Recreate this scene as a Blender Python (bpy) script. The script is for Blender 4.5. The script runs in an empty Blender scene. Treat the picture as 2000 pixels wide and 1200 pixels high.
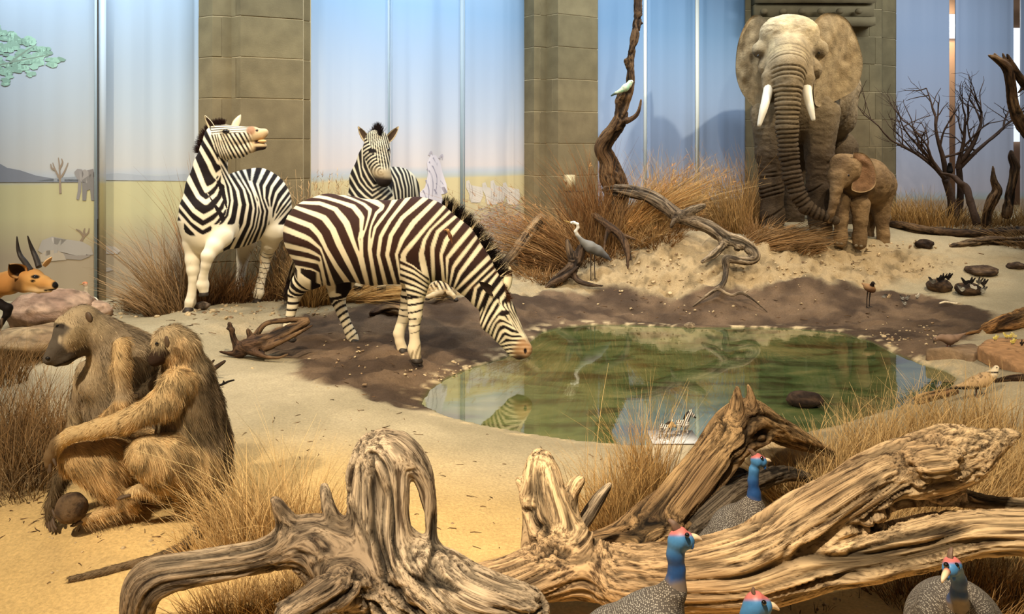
import bpy, math, random
import numpy as np
from mathutils import Vector

# ------------------------------------------------------------------ camera, world, lights, exposure
SC = bpy.context.scene
COL = SC.collection
F, CX, HY, EYE = 1600.0, 1000.0, 285.0, 1.8      # focal length in px (2000 px frame), horizon row, eye height
cam = bpy.data.objects.new('camera', bpy.data.cameras.new('camera')); COL.objects.link(cam)
cam.location = (0, 0, EYE); cam.rotation_euler = (math.pi/2, 0, 0)
cam.data.sensor_width = 36.0; cam.data.lens = F/2000*36.0
cam.data.shift_y = -(600-HY)/2000.0; cam.data.clip_start = 0.05
SC.camera = cam
SC.view_settings.view_transform = 'Standard'; SC.view_settings.look = 'None'
SC.view_settings.gamma = 1.0; SC.view_settings.use_curve_mapping = False
SC.view_settings.exposure = 0.2
world = bpy.data.worlds.new('world'); SC.world = world; world.use_nodes = True
world.node_tree.nodes['Background'].inputs[0].default_value = (1.0, .88, .72, 1)
world.node_tree.nodes['Background'].inputs[1].default_value = 0.085

def lamp(name, kind, loc, aim, energy, color, size=.2, spot=None, size_y=None, blend=.5):
    d = bpy.data.lights.new(name, kind); o = bpy.data.objects.new(name, d); COL.objects.link(o)
    o.location = loc; o.rotation_euler = (Vector(aim)-Vector(loc)).to_track_quat('-Z', 'Y').to_euler()
    d.energy = energy; d.color = color
    if kind == 'AREA':
        d.size = size
        if size_y: d.shape = 'RECTANGLE'; d.size_y = size_y
    else:
        d.shadow_soft_size = size
        if kind == 'SPOT': d.spot_size = math.radians(spot); d.spot_blend = blend
    return o
WARM = (1.0, .85, .64); NEUT = (1.0, .9, .76); COOL = (.86, .93, 1.0)
lamp('track_spot_pool', 'SPOT', (-.9, 4.1, 5.2), (-.9, 7.6, .6), 1150, WARM, .09, 80, blend=.7)
lamp('track_spot_sand', 'SPOT', (-3.0, .8, 4.3), (-1.7, 3.6, .4), 1050, WARM, .08, 62, blend=.8)
lamp('track_spot_logs', 'SPOT', (-.4, .9, 4.6), (1.2, 3.4, .3), 1350, WARM, .09, 75, blend=.8)
lamp('track_spot_elephants', 'SPOT', (6.6, 8.6, 6.2), (4.1, 11.2, 1.7), 1050, WARM, .09, 66, blend=.7)
lamp('track_spot_bank', 'SPOT', (2.4, 5.2, 5.4), (2.8, 10.2, .6), 520, WARM, .09, 75, blend=.8)
lamp('track_spot_shore', 'SPOT', (4.6, 3.6, 5.0), (4.0, 6.8, .2), 700, WARM, .08, 75, blend=.8)
lamp('track_spot_zebras', 'SPOT', (-4.6, 4.6, 5.0), (-2.7, 8.2, 1.1), 620, WARM, .08, 60, blend=.8)
lamp('back_wall_fill', 'POINT', (8.0, 15.1, 4.2), (8, 15, 0), 70, WARM, .2)  # added lamp, brightens the wall behind the panel gaps
for nm, a, b, e in (('wall_washer_west', (-6.2, 7.6), (-3.6, 9.4), 118), ('wall_washer_middle', (-2.2, 9.6), (.2, 10.9), 118),
                    ('wall_washer_east', (1.1, 11.1), (3.0, 12.4), 85), ('wall_washer_corner', (5.6, 12.6), (8.6, 13.2), 90)):
    mx, my = (a[0]+b[0])/2, (a[1]+b[1])/2
    dx, dy = b[0]-a[0], b[1]-a[1]; L = math.hypot(dx, dy); nx, ny = dy/L, -dx/L
    o = lamp(nm, 'AREA', (mx+nx*1.5, my+ny*1.5, 5.0), (mx-nx*.3, my-ny*.3, 1.6), e, COOL, L, size_y=.5)
    zc = Vector((mx+nx*1.5, my+ny*1.5, 5.0))-Vector((mx-nx*.3, my-ny*.3, 1.6)); zc.normalize()
    xc = Vector((dx/L, dy/L, 0)); xc = (xc-zc*xc.dot(zc)).normalized(); yc = zc.cross(xc)
    from mathutils import Matrix
    o.rotation_euler = Matrix((xc, yc, zc)).transposed().to_euler()
    o.data.spread = math.radians(150)

# ------------------------------------------------------------------ helpers
def P(px, py, d): return np.array(((px-CX)*d/F, d, EYE-(py-HY)*d/F))
def proj(V):
    V = np.asarray(V); return np.stack([CX+F*V[:, 0]/V[:, 1], HY+F*(EYE-V[:, 2])/V[:, 1]], 1)
def srgb(*c):
    c = np.asarray(c, float)/255.0
    return np.where(c <= .04045, c/12.92, ((c+.055)/1.055)**2.4)
def sstep(a, b, x):
    t = np.clip((x-a)/(b-a), 0, 1); return t*t*(3-2*t)
def mixc(a, b, t):
    t = np.asarray(t)[:, None]; return np.asarray(a)*(1-t)+np.asarray(b)*t
_rs = np.random.RandomState(7); _TAB = _rs.rand(64, 64, 64).astype(np.float32)
def vnoise(p):
    p = np.asarray(p, float); i = np.floor(p).astype(int); f = p-i; f = f*f*(3-2*f); i &= 63; j = (i+1) & 63
    x0, y0, z0 = i.T; x1, y1, z1 = j.T; fx, fy, fz = f.T
    def L(a, b, t): return a+(b-a)*t
    return L(L(L(_TAB[x0, y0, z0], _TAB[x1, y0, z0], fx), L(_TAB[x0, y1, z0], _TAB[x1, y1, z0], fx), fy),
             L(L(_TAB[x0, y0, z1], _TAB[x1, y0, z1], fx), L(_TAB[x0, y1, z1], _TAB[x1, y1, z1], fx), fy), fz)
def fbm(p, o=3):
    p = np.asarray(p, float); v = 0; a = .5; s = 0
    for k in range(o): v = v+a*vnoise(p*2**k+k*17.3); s += a; a *= .5
    return v/s

def mesh_obj(name, V, faces, mat, parent=None, col=None, smooth=True, origin=None, attrs=None):
    """faces: (M,3)/(M,4) int array, or a list of them; V in world coordinates."""
    V = np.asarray(V, float)
    if parent is not None: org = np.array(parent['_org'])
    elif origin is None: org = np.array([V[:, 0].mean(), V[:, 1].mean(), V[:, 2].min()])
    else: org = np.asarray(origin, float)
    me = bpy.data.meshes.new(name); Vl = (V-org).astype(np.float32)
    if isinstance(faces, np.ndarray): faces = [faces]
    faces = [np.asarray(f, np.int32) for f in faces if len(f)]
    if any(f.ndim == 1 for f in faces):
        me.from_pydata(Vl.tolist(), [], [list(map(int, f)) for f in faces])
    else:
        nl = sum(f.size for f in faces); nf = sum(len(f) for f in faces)
        me.vertices.add(len(Vl)); me.vertices.foreach_set('co', Vl.ravel())
        me.loops.add(nl); me.loops.foreach_set('vertex_index', np.concatenate([f.ravel() for f in faces]))
        tot = np.concatenate([np.full(len(f), f.shape[1], np.int32) for f in faces])
        st = np.concatenate([[0], np.cumsum(tot)[:-1]]).astype(np.int32)
        me.polygons.add(nf); me.polygons.foreach_set('loop_start', st)
        me.update(calc_edges=True)
    if smooth: me.polygons.foreach_set('use_smooth', np.ones(len(me.polygons), bool))
    if col is not None:
        c = np.asarray(col, np.float32)
        if c.ndim == 1: c = np.tile(c, (len(Vl), 1))
        a = me.color_attributes.new('col', 'FLOAT_COLOR', 'POINT')
        a.data.foreach_set('color', np.concatenate([c[:, :3], np.ones((len(c), 1), np.float32)], 1).ravel())
    for k, v in (attrs or {}).items():
        v = np.asarray(v, np.float32)
        if v.ndim == 2: me.attributes.new(k, 'FLOAT_VECTOR', 'POINT').data.foreach_set('vector', v.ravel())
        else: me.attributes.new(k, 'FLOAT', 'POINT').data.foreach_set('value', v)
    me.materials.append(mat); me.validate(); me.update()
    o = bpy.data.objects.new(name, me); COL.objects.link(o)
    if parent is not None: o.parent = parent; o['_org'] = [float(x) for x in org]
    else: o.location = org; o['_org'] = [float(x) for x in org]
    return o
def empty(name, loc):
    o = bpy.data.objects.new(name, None); COL.objects.link(o); o.location = loc; o['_org'] = [float(x) for x in loc]; return o
def tag(o, label=None, cat=None, group=None, kind=None):
    if label: o['label'] = label
    if cat: o['category'] = cat
    if group: o['group'] = group
    if kind: o['kind'] = kind
    return o

# ------------------------------------------------------------------ materials
MATS = {}
def mat(name, color=None, rough=.7, spec=.3, bump=None, noise=None, coat=0, sheen=0, emit=None, trans=0):
    """vertex colour ('col') principled when color is None; bump=(scale, strength, distance); noise=(scale, amount)."""
    if name in MATS: return MATS[name]
    m = bpy.data.materials.new(name); m.use_nodes = True; nt = m.node_tree; b = nt.nodes['Principled BSDF']; L = nt.links
    b.inputs['Roughness'].default_value = rough; b.inputs['Specular IOR Level'].default_value = spec
    if coat: b.inputs['Coat Weight'].default_value = coat
    if color is None:
        a = nt.nodes.new('ShaderNodeVertexColor'); a.layer_name = 'col'; src = a.outputs['Color']
    else:
        a = nt.nodes.new('ShaderNodeRGB'); a.outputs[0].default_value = (*color[:3], 1); src = a.outputs[0]
    tc = nt.nodes.new('ShaderNodeTexCoord')
    if noise:
        n = nt.nodes.new('ShaderNodeTexNoise'); n.inputs['Scale'].default_value = noise[0]; n.inputs['Detail'].default_value = 6
        L.new(tc.outputs['Object'], n.inputs['Vector'])
        mr = nt.nodes.new('ShaderNodeMapRange'); mr.inputs[1].default_value = .3; mr.inputs[2].default_value = .7
        mr.inputs[3].default_value = 1-noise[1]; mr.inputs[4].default_value = 1+noise[1]
        L.new(n.outputs['Fac'], mr.inputs[0])
        mm = nt.nodes.new('ShaderNodeVectorMath'); mm.operation = 'SCALE'
        L.new(src, mm.inputs[0]); L.new(mr.outputs[0], mm.inputs['Scale']); src = mm.outputs[0]
    L.new(src, b.inputs['Base Color'])
    if bump:
        n = nt.nodes.new('ShaderNodeTexNoise'); n.inputs['Scale'].default_value = bump[0]; n.inputs['Detail'].default_value = 8
        n.inputs['Roughness'].default_value = .65; L.new(tc.outputs['Object'], n.inputs['Vector'])
        bp = nt.nodes.new('ShaderNodeBump'); bp.inputs['Strength'].default_value = bump[1]; bp.inputs['Distance'].default_value = bump[2]
        L.new(n.outputs['Fac'], bp.inputs['Height']); L.new(bp.outputs[0], b.inputs['Normal'])
    if emit is not None:
        b.inputs['Emission Color'].default_value = (*emit[:3], 1); b.inputs['Emission Strength'].default_value = emit[3]
    MATS[name] = m; return m

# ------------------------------------------------------------------ implicit bodies: round cones joined by a smooth union
class Body:
    def __init__(s): s.pr = []
    def cone(s, a, b, ra, rb, k=.05, tag='body', lat=None, f=1.0, sub=False, s0=0.0, s1=None):
        a = np.asarray(a, float); b = np.asarray(b, float)
        if s1 is None: s1 = s0+np.linalg.norm(b-a)
        s.pr.append((a, b, ra, rb, k, tag, None if lat is None else np.asarray(lat, float)/np.linalg.norm(lat), f, sub, s0, s1))
    def chain(s, tag, pts, k=.05, lat=None, f=1.0, k0=None, sub=False):
        """pts: (px, py, depth, radius in px)"""
        acc = 0.0
        for i in range(len(pts)-1):
            p, q = pts[i], pts[i+1]; a = P(*p[:3]); b = P(*q[:3]); L = np.linalg.norm(b-a)
            ra, rb = p[3]*p[2]/F, q[3]*q[2]/F; s.cone(a, b, ra, rb, k if i == 0 and not k0 else (k0 if i == 0 else min(k, .45*min(ra, rb)+.004)), tag, lat, f, sub, acc, acc+L); acc += L
    def ball(s, p, k=.05, tag='body', lat=None, f=1.0, sub=False):
        a = P(*p[:3]); r = p[3]*p[2]/F; s.cone(a, a+1e-5, r, r, k, tag, lat, f, sub)
    @staticmethod
    def _d(pr, X, Y, Z):
        a, b, ra, rb, k, tag, lat, f = pr[:8]
        dx, dy, dz = X-a[0], Y-a[1], Z-a[2]; u = b-a
        if lat is not None and f != 1.0:
            c = (dx*lat[0]+dy*lat[1]+dz*lat[2])*(1/f-1); dx = dx+c*lat[0]; dy = dy+c*lat[1]; dz = dz+c*lat[2]
            u = u+lat*(u@lat)*(1/f-1)
        h = np.clip((dx*u[0]+dy*u[1]+dz*u[2])/max(u@u, 1e-12), 0, 1)
        ex, ey, ez = dx-h*u[0], dy-h*u[1], dz-h*u[2]
        return np.sqrt(ex*ex+ey*ey+ez*ez)-(ra+(rb-ra)*h), h
    def mesh(s, vox, smooth=1):
        lo = np.min([np.minimum(p[0]-p[2], p[1]-p[3]) for p in s.pr if not p[8]], 0)-vox*4-.02
        hi = np.max([np.maximum(p[0]+p[2], p[1]+p[3]) for p in s.pr if not p[8]], 0)+vox*4+.02
        n = np.ceil((hi-lo)/vox).astype(int)+1
        ax = [(lo[i]+vox*np.arange(n[i])).astype(np.float32) for i in range(3)]
        Fd = np.full(n, 9.0, np.float32)
        for p in s.pr:
            m = p[4]+vox*3+.01
            l = np.minimum(p[0]-p[2], p[1]-p[3])-m; h = np.maximum(p[0]+p[2], p[1]+p[3])+m
            i0 = np.clip(np.floor((l-lo)/vox).astype(int), 0, n-1); i1 = np.clip(np.ceil((h-lo)/vox).astype(int)+1, 1, n)
            if np.any(i1 <= i0): continue
            sl = tuple(slice(i0[i], i1[i]) for i in range(3))
            d, _ = s._d(p, ax[0][sl[0]][:, None, None], ax[1][sl[1]][None, :, None], ax[2][sl[2]][None, None, :])
            d = d.astype(np.float32); A = Fd[sl]; k = np.float32(max(p[4], 1e-4))
            if p[8]:
                d = -d; t = np.clip(.5-.5*(A-d)/k, 0, 1); Fd[sl] = A*(1-t)+d*t+k*t*(1-t)
            else:
                t = np.clip(.5+.5*(A-d)/k, 0, 1); Fd[sl] = A*(1-t)+d*t-k*t*(1-t)
        V, Q = surf_nets(Fd, lo, vox)
        for _ in range(smooth): V = laplace(V, Q, .5)
        return V, Q
    def query(s, V):
        """per tag: (distance, arc length) of the nearest primitive with that tag"""
        out = {}
        for p in s.pr:
            if p[8]: continue
            d, h = s._d(p, V[:, 0], V[:, 1], V[:, 2]); sv = p[9]+(p[10]-p[9])*h
            if p[5] in out:
                D, S = out[p[5]]; m = d < D; out[p[5]] = (np.where(m, d, D), np.where(m, sv, S))
            else: out[p[5]] = (d, sv)
        return out
def surf_nets(Fd, lo, vox):
    ins = Fd < 0; n = np.array(Fd.shape); c = np.zeros(n-1, np.uint8)
    offs = [(i, j, k) for i in (0, 1) for j in (0, 1) for k in (0, 1)]
    for i, j, k in offs: c += ins[i:n[0]-1+i, j:n[1]-1+j, k:n[2]-1+k]
    act = np.argwhere((c > 0) & (c < 8)); idm = np.full(n-1, -1, np.int32); idm[tuple(act.T)] = np.arange(len(act))
    val = {o: Fd[act[:, 0]+o[0], act[:, 1]+o[1], act[:, 2]+o[2]] for o in offs}
    acc = np.zeros((len(act), 3)); cnt = np.zeros(len(act))
    for o in offs:
        for a in range(3):
            if o[a]: continue
            q = list(o); q[a] = 1; q = tuple(q); v0, v1 = val[o], val[q]; m = (v0 < 0) != (v1 < 0)
            t = np.where(m, v0/np.where(m, v0-v1, 1), 0); pos = np.tile(np.array(o, float), (len(act), 1)); pos[:, a] += t
            acc += pos*m[:, None]; cnt += m
    V = lo+vox*(act+acc/cnt[:, None]); Q = []
    for a in range(3):
        b, e = [(1, 2), (2, 0), (0, 1)][a]; s0 = [slice(None)]*3; s1 = [slice(None)]*3
        s0[a] = slice(0, -1); s1[a] = slice(1, None); A, B = ins[tuple(s0)], ins[tuple(s1)]
        ed = np.argwhere(A != B); ed = ed[(ed[:, b] > 0) & (ed[:, e] > 0) & (ed[:, b] < n[b]-1) & (ed[:, e] < n[e]-1)]
        if not len(ed): continue
        fl = A[tuple(ed.T)]
        def g(db, de):
            t = ed.copy(); t[:, b] += db; t[:, e] += de; return idm[tuple(t.T)]
        q = np.stack([g(-1, -1), g(0, -1), g(0, 0), g(-1, 0)], 1); q[~fl] = q[~fl][:, ::-1]; Q.append(q)
    return V, np.concatenate(Q)
def laplace(V, Q, w):
    s = np.zeros_like(V); c = np.zeros(len(V))
    for i in range(4):
        a, b = Q[:, i], Q[:, (i+1) % 4]
        for x, y in ((a, b), (b, a)):
            for k in range(3): s[:, k] += np.bincount(x, V[y, k], len(V))
            c += np.bincount(x, minlength=len(V))
    return V*(1-w)+w*s/np.maximum(c, 1)[:, None]
def normals(V, Q):
    fn = np.cross(V[Q[:, 2]]-V[Q[:, 0]], V[Q[:, 3]]-V[Q[:, 1]]) if Q.shape[1] == 4 else np.cross(V[Q[:, 1]]-V[Q[:, 0]], V[Q[:, 2]]-V[Q[:, 0]])
    N = np.zeros_like(V)
    for i in range(Q.shape[1]):
        for k in range(3): N[:, k] += np.bincount(Q[:, i], fn[:, k], len(V))
    return N/np.maximum(np.linalg.norm(N, axis=1), 1e-12)[:, None]

def catmull(pts, n):
    pts = np.asarray(pts, float); m = len(pts); t = np.linspace(0, m-1, n); i = np.clip(t.astype(int), 0, m-2); f = (t-i)[:, None]
    p = [pts[np.clip(i+k, 0, m-1)] for k in (-1, 0, 1, 2)]
    return .5*((2*p[1])+(-p[0]+p[2])*f+(2*p[0]-5*p[1]+4*p[2]-p[3])*f*f+(-p[0]+3*p[1]-3*p[2]+p[3])*f**3)
def frames(C):
    T = np.gradient(C, axis=0); T /= np.maximum(np.linalg.norm(T, axis=1), 1e-9)[:, None]
    up = np.array([0, 0, 1.0]) if abs(T[0, 2]) < .9 else np.array([0, 1.0, 0]); U = np.zeros_like(C); W = np.zeros_like(C)
    for i in range(len(C)):
        u = up-T[i]*(up@T[i]); u /= max(np.linalg.norm(u), 1e-9); U[i] = u; W[i] = np.cross(T[i], u); up = u
    return T, U, W
def tube(C, R, nu=10, n=None, flat=1.0, cap=True):
    """swept tube through control points C with radii R; returns V, [quads, tris]"""
    C = np.asarray(C, float); R = np.asarray(R, float)
    if n:
        R = np.interp(np.linspace(0, len(R)-1, n), np.arange(len(R)), R); C = catmull(C, n)
    T, U, W = frames(C); a = np.linspace(0, 2*np.pi, nu, endpoint=False); m = len(C)
    V = C[:, None]+R[:, None, None]*(np.cos(a)[None, :, None]*U[:, None]+flat*np.sin(a)[None, :, None]*W[:, None]); V = V.reshape(-1, 3)
    i = np.arange(m-1)[:, None]; j = np.arange(nu)[None]; j2 = (j+1) % nu
    Q = np.stack(np.broadcast_arrays(i*nu+j, i*nu+j2, (i+1)*nu+j2, (i+1)*nu+j), -1).reshape(-1, 4)
    if not cap: return V, [Q]
    V = np.concatenate([V, C[:1], C[-1:]]); j = np.arange(nu); e = len(V)
    t = np.concatenate([np.stack([(j+1) % nu, j, np.full(nu, e-2)], 1), np.stack([(m-1)*nu+j, (m-1)*nu+(j+1) % nu, np.full(nu, e-1)], 1)])
    return V, [Q, t]
def join(parts):
    """parts: list of (V, [faces...], col or None)"""
    Vs, q, t, cs, o = [], [], [], [], 0
    for p in parts:
        V, fs = p[0], p[1]; Vs.append(V)
        for f in fs:
            (q if f.shape[1] == 4 else t).append(f+o)
        if len(p) > 2: c = np.asarray(p[2], float); cs.append(np.tile(c, (len(V), 1)) if c.ndim == 1 else c)
        o += len(V)
    return np.concatenate(Vs), [np.concatenate(x) for x in (q, t) if x], (np.concatenate(cs) if cs else None)
def ellipsoid(c, ax, nu=14, nv=9):
    """ax: three half axis vectors (rows)"""
    c = np.asarray(c, float); ax = np.asarray(ax, float); V = []
    th = np.linspace(0, np.pi, nv+1)
    for t in th:
        for a in np.linspace(0, 2*np.pi, nu, endpoint=False): V.append((np.sin(t)*np.cos(a), np.sin(t)*np.sin(a), np.cos(t)))
    V = c+np.array(V)@ax; i = np.arange(nv)[:, None]; j = np.arange(nu)[None]; j2 = (j+1) % nu
    Q = np.stack(np.broadcast_arrays(i*nu+j, (i+1)*nu+j, (i+1)*nu+j2, i*nu+j2), -1).reshape(-1, 4)
    return V, [Q]
def box(c, h, yaw=0.0):
    s = np.array([(x, y, z) for x in (-1, 1) for y in (-1, 1) for z in (-1, 1)], float)*h
    R = np.array([[math.cos(yaw), math.sin(yaw), 0], [-math.sin(yaw), math.cos(yaw), 0], [0, 0, 1]])
    return s@R+np.asarray(c, float), [np.array([[0, 1, 3, 2], [4, 6, 7, 5], [0, 4, 5, 1], [2, 3, 7, 6], [0, 2, 6, 4], [1, 5, 7, 3]])]
def blades(base, d0, L, w, bend, rng, seg=4, col=None, tipcol=None, droop=None):
    """thin tapering strands: base (N,3), start direction d0 (N,3) unit, length L (N,), width w, bend vector (N,3) added along the length"""
    N = len(base); side = np.cross(d0, rng.randn(N, 3)); side /= np.maximum(np.linalg.norm(side, axis=1), 1e-9)[:, None]
    V = []; C = []
    for i in range(seg+1):
        t = i/seg; p = base+d0*(L*t)[:, None]+bend*(L*t*t)[:, None]; ww = (np.asarray(w)*(1-t*.85))[..., None] if np.ndim(w) else w*(1-t*.85)
        V += [p-side*ww*.5, p+side*ww*.5]
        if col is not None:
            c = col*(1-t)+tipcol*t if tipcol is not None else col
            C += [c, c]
    V = np.stack(V, 1).reshape(-1, 3); k = 2*(seg+1); b = (np.arange(N)*k)[:, None]
    Q = np.concatenate([b+np.array([[2*i, 2*i+1, 2*i+3, 2*i+2]]) for i in range(seg)])
    return V, [Q], (np.stack(C, 1).reshape(-1, 3) if col is not None else None)
# ------------------------------------------------------------------ terrain
def tps_fit(XY, z, lam=.02):
    n = len(XY); r = np.linalg.norm(XY[:, None]-XY[None], axis=2); K = np.where(r > 0, r*r*np.log(np.maximum(r, 1e-9)), 0)+lam*np.eye(n)
    A = np.zeros((n+3, n+3)); A[:n, :n] = K; A[:n, n] = A[n, :n] = 1; A[:n, n+1:] = XY; A[n+1:, :n] = XY.T
    return np.linalg.solve(A, np.concatenate([z, np.zeros(3)]))
CTRL = [(300,620,7.95),(375,607,7.85),(508,590,8.6),(185,590,8.4),(450,575,9.1),(20,640,7.2),(0,760,5.7),(600,850,4.97),(450,750,6.05),(620,640,7.9),
        (560,665,7.58),(812,707,6.83),(690,668,7.5),(700,580,8.8),(900,560,9.2),(950,530,9.9),(1060,500,11.0),(1000,540,9.9),(1150,560,9.9),(1155,545,10.05),
        (250,1000,3.70),(100,1040,3.62),(330,1000,3.75),(250,1040,3.55),(0,1100,3.43),(200,1190,3.1),(130,900,4.4),(900,1000,3.98),(600,1190,3.15),(1000,870,4.9),(900,1190,3.15),(1300,1190,3.05),
        (1500,1260,2.75),(1000,1500,2.35),(300,1500,2.35),(1800,1500,2.25),(1330,1430,2.37),(1860,1480,2.28),(-300,1000,3.9),(-400,700,6.0),
        (1280,900,4.55),(1480,1150,3.4),(1900,1150,3.3),(1700,860,4.85),(1900,800,5.42),(1980,700,6.5),(2200,800,5.4),(2200,700,6.5),(1950,600,8.9),(1900,560,9.8),(1750,545,10.2),
        (1300,572,9.75),(1500,562,9.85),(1300,470,10.35),(1400,478,10.4),(1500,480,10.5),(1600,482,10.6),(1700,487,10.7),(1800,488,10.9),(1950,482,11.1),(2100,478,11.3),
        (1450,455,11.3),(1550,450,11.3),(1700,445,12),(1800,440,12.2),(1950,430,12.6),(1300,440,12),(1150,480,11.2),(1800,415,13.9),(1500,420,13.4),(2200,420,13.9),(1180,470,11.7),(2200,560,9.9)]
_c = np.array([P(*c) for c in CTRL]); _w = tps_fit(_c[:, :2], _c[:, 2])
ZW = -.10
POND_PX = [(822,792),(835,765),(870,740),(925,718),(985,700),(1030,672),(1058,650),(1100,640),(1150,635),(1250,637),(1350,641),(1450,641),(1550,643),(1640,651),(1700,668),(1745,690),
           (1800,712),(1850,726),(1872,742),(1850,762),(1800,782),(1720,808),(1620,838),(1500,860),(1370,870),(1240,873),(1130,864),(1040,851),(940,833),(870,815)]
POND = np.array([P(x, y, F*(EYE-ZW)/(y-HY))[:2] for x, y in POND_PX])
def poly_sd(XY, poly):
    """signed distance to a closed polygon, negative inside"""
    X, Y = XY[:, 0], XY[:, 1]; ins = np.zeros(len(X), bool); D = np.full(len(X), 1e9); n = len(poly)
    for i in range(n):
        a, b = poly[i], poly[(i+1) % n]; e = b-a; t = np.clip(((X-a[0])*e[0]+(Y-a[1])*e[1])/(e@e), 0, 1)
        D = np.minimum(D, (X-a[0]-t*e[0])**2+(Y-a[1]-t*e[1])**2)
        c = (a[1] > Y) != (b[1] > Y); ins ^= c & (X < (b[0]-a[0])*(Y-a[1])/(b[1]-a[1] if b[1] != a[1] else 1e-9)+a[0])
    return np.sqrt(D)*np.where(ins, -1, 1)
def ground(XY, rough=True):
    XY = np.atleast_2d(np.asarray(XY, float)); z = np.zeros(len(XY))
    for i, c in enumerate(_c[:, :2]):
        r2 = (XY[:, 0]-c[0])**2+(XY[:, 1]-c[1])**2; z += _w[i]*.5*r2*np.log(np.maximum(r2, 1e-12))
    n = len(_c); z += _w[n]+_w[n+1]*XY[:, 0]+_w[n+2]*XY[:, 1]
    if rough:
        q = np.stack([XY[:, 0], XY[:, 1], 0*z], 1); z += (fbm(q*1.7, 4)-.5)*.05
    s = poly_sd(XY, POND); w = sstep(0, .6, s); sh = ZW+.012+.12*np.maximum(s, 0)
    return np.where(s > 0, sh*(1-w)+z*w, ZW-np.minimum(.22, .35*np.abs(s)))
def gz(x, y): return float(ground([[x, y]])[0])
def G(px, py, lo=1.6, hi=14.5):
    """point of the ground seen at a pixel"""
    d = np.linspace(lo, hi, 900); R = np.stack([(px-CX)*d/F, d, EYE-(py-HY)*d/F], 1); h = R[:, 2]-ground(R[:, :2])
    i = np.argmax(h < 0) if np.any(h < 0) else len(d)-1
    return R[i]
MUD_PX = [(470,668),(520,640),(600,616),(700,608),(780,590),(850,584),(930,580),(1000,570),(1100,560),(1200,566),(1300,570),(1420,566),(1520,552),(1600,548),(1660,562),(1740,570),(1840,574),(1900,600),(1975,642),(1900,668),(1830,690),
          (1700,740),(1500,800),(1000,800),(845,806),(790,802),(740,790),(650,752),(560,712)]
def build_ground():
    xs = np.concatenate([np.arange(-7.5, -3.2, .07), np.arange(-3.2, 5.6, .033), np.arange(5.6, 9.5, .07)]); ys = np.concatenate([np.arange(1.0, 11.2, .033), np.arange(11.2, 15.2, .07)])
    X, Y = np.meshgrid(xs, ys); XY = np.stack([X.ravel(), Y.ravel()], 1); z = ground(XY); s = poly_sd(XY, POND)
    q = np.stack([XY[:, 0], XY[:, 1], z], 1)
    mp = np.array([G(x, y)[:2] for x, y in MUD_PX]); md = poly_sd(XY, mp)+(fbm(q*2.2, 4)-.5)*.5
    mud = sstep(.05, -.07, md)
    # trampled mud relief and a crumbly bank
    z = z+mud*(s > .05)*((fbm(q*9, 4)-.5)*.11*sstep(.03, .3, s))
    gx = np.gradient(z.reshape(X.shape), xs, axis=1); gy = np.gradient(z.reshape(X.shape), ys, axis=0); sl = sstep(.16, .45, np.hypot(gx, gy).ravel())*(s > .5)*(1-mud)
    rid = 1-np.abs(2*fbm(q*np.array([7, 7, 7.]), 4)-1)
    XY2 = XY.copy(); XY2[:, 1] -= sl*(rid-.8)*.12; z = z+sl*(fbm(q*8+9, 4)-.5)*.26
    sand = mixc(srgb(152,140,112), srgb(172,158,128), sstep(.35, .65, fbm(q*1.1+5, 3)))
    warm = sstep(4.9, 3.6, XY[:, 1]+.35*np.sin(XY[:, 0]*1.3))                          # front strip tinted golden, painting in the warm light on it
    sand = mixc(sand, srgb(216,180,116), warm*.85)
    sand = sand*(1+(fbm(q*14, 3)-.5)*.22)[:, None]
    mudc = mixc(srgb(70,56,44), srgb(108,88,68), sstep(.35, .7, fbm(q*3.1+3, 4)))*(1+(fbm(q*17+1, 3)-.5)*.45)[:, None]
    c = mixc(sand, mudc, mud)
    c = mixc(c, srgb(170,146,108), sl*.8); c = c*(1-sl*.5*sstep(.5, .75, fbm(q*12, 4)))[:, None]
    crust = sstep(.22, .0, s)*(s > 0)*sstep(.52, .68, fbm(q*13+31, 3))
    c = mixc(c, srgb(200,178,138), crust)
    bed = sstep(.02, -.05, s)
    c = mixc(c, mixc(srgb(96,112,52), srgb(60,72,36), fbm(q*2.5, 4)), bed)
    nx, ny = len(xs), len(ys); i = np.arange(ny-1)[:, None]; j = np.arange(nx-1)[None]
    Q = np.stack(np.broadcast_arrays(i*nx+j, i*nx+j+1, (i+1)*nx+j+1, (i+1)*nx+j), -1).reshape(-1, 4)
    m = mat('ground', rough=.92, spec=.15, bump=(42, .55, .018), noise=(70, .16))
    return tag(mesh_obj('floor', np.stack([XY2[:, 0], XY2[:, 1], z], 1), Q, m, col=c, origin=(0, 0, 0)), kind='structure')
build_ground()

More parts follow.
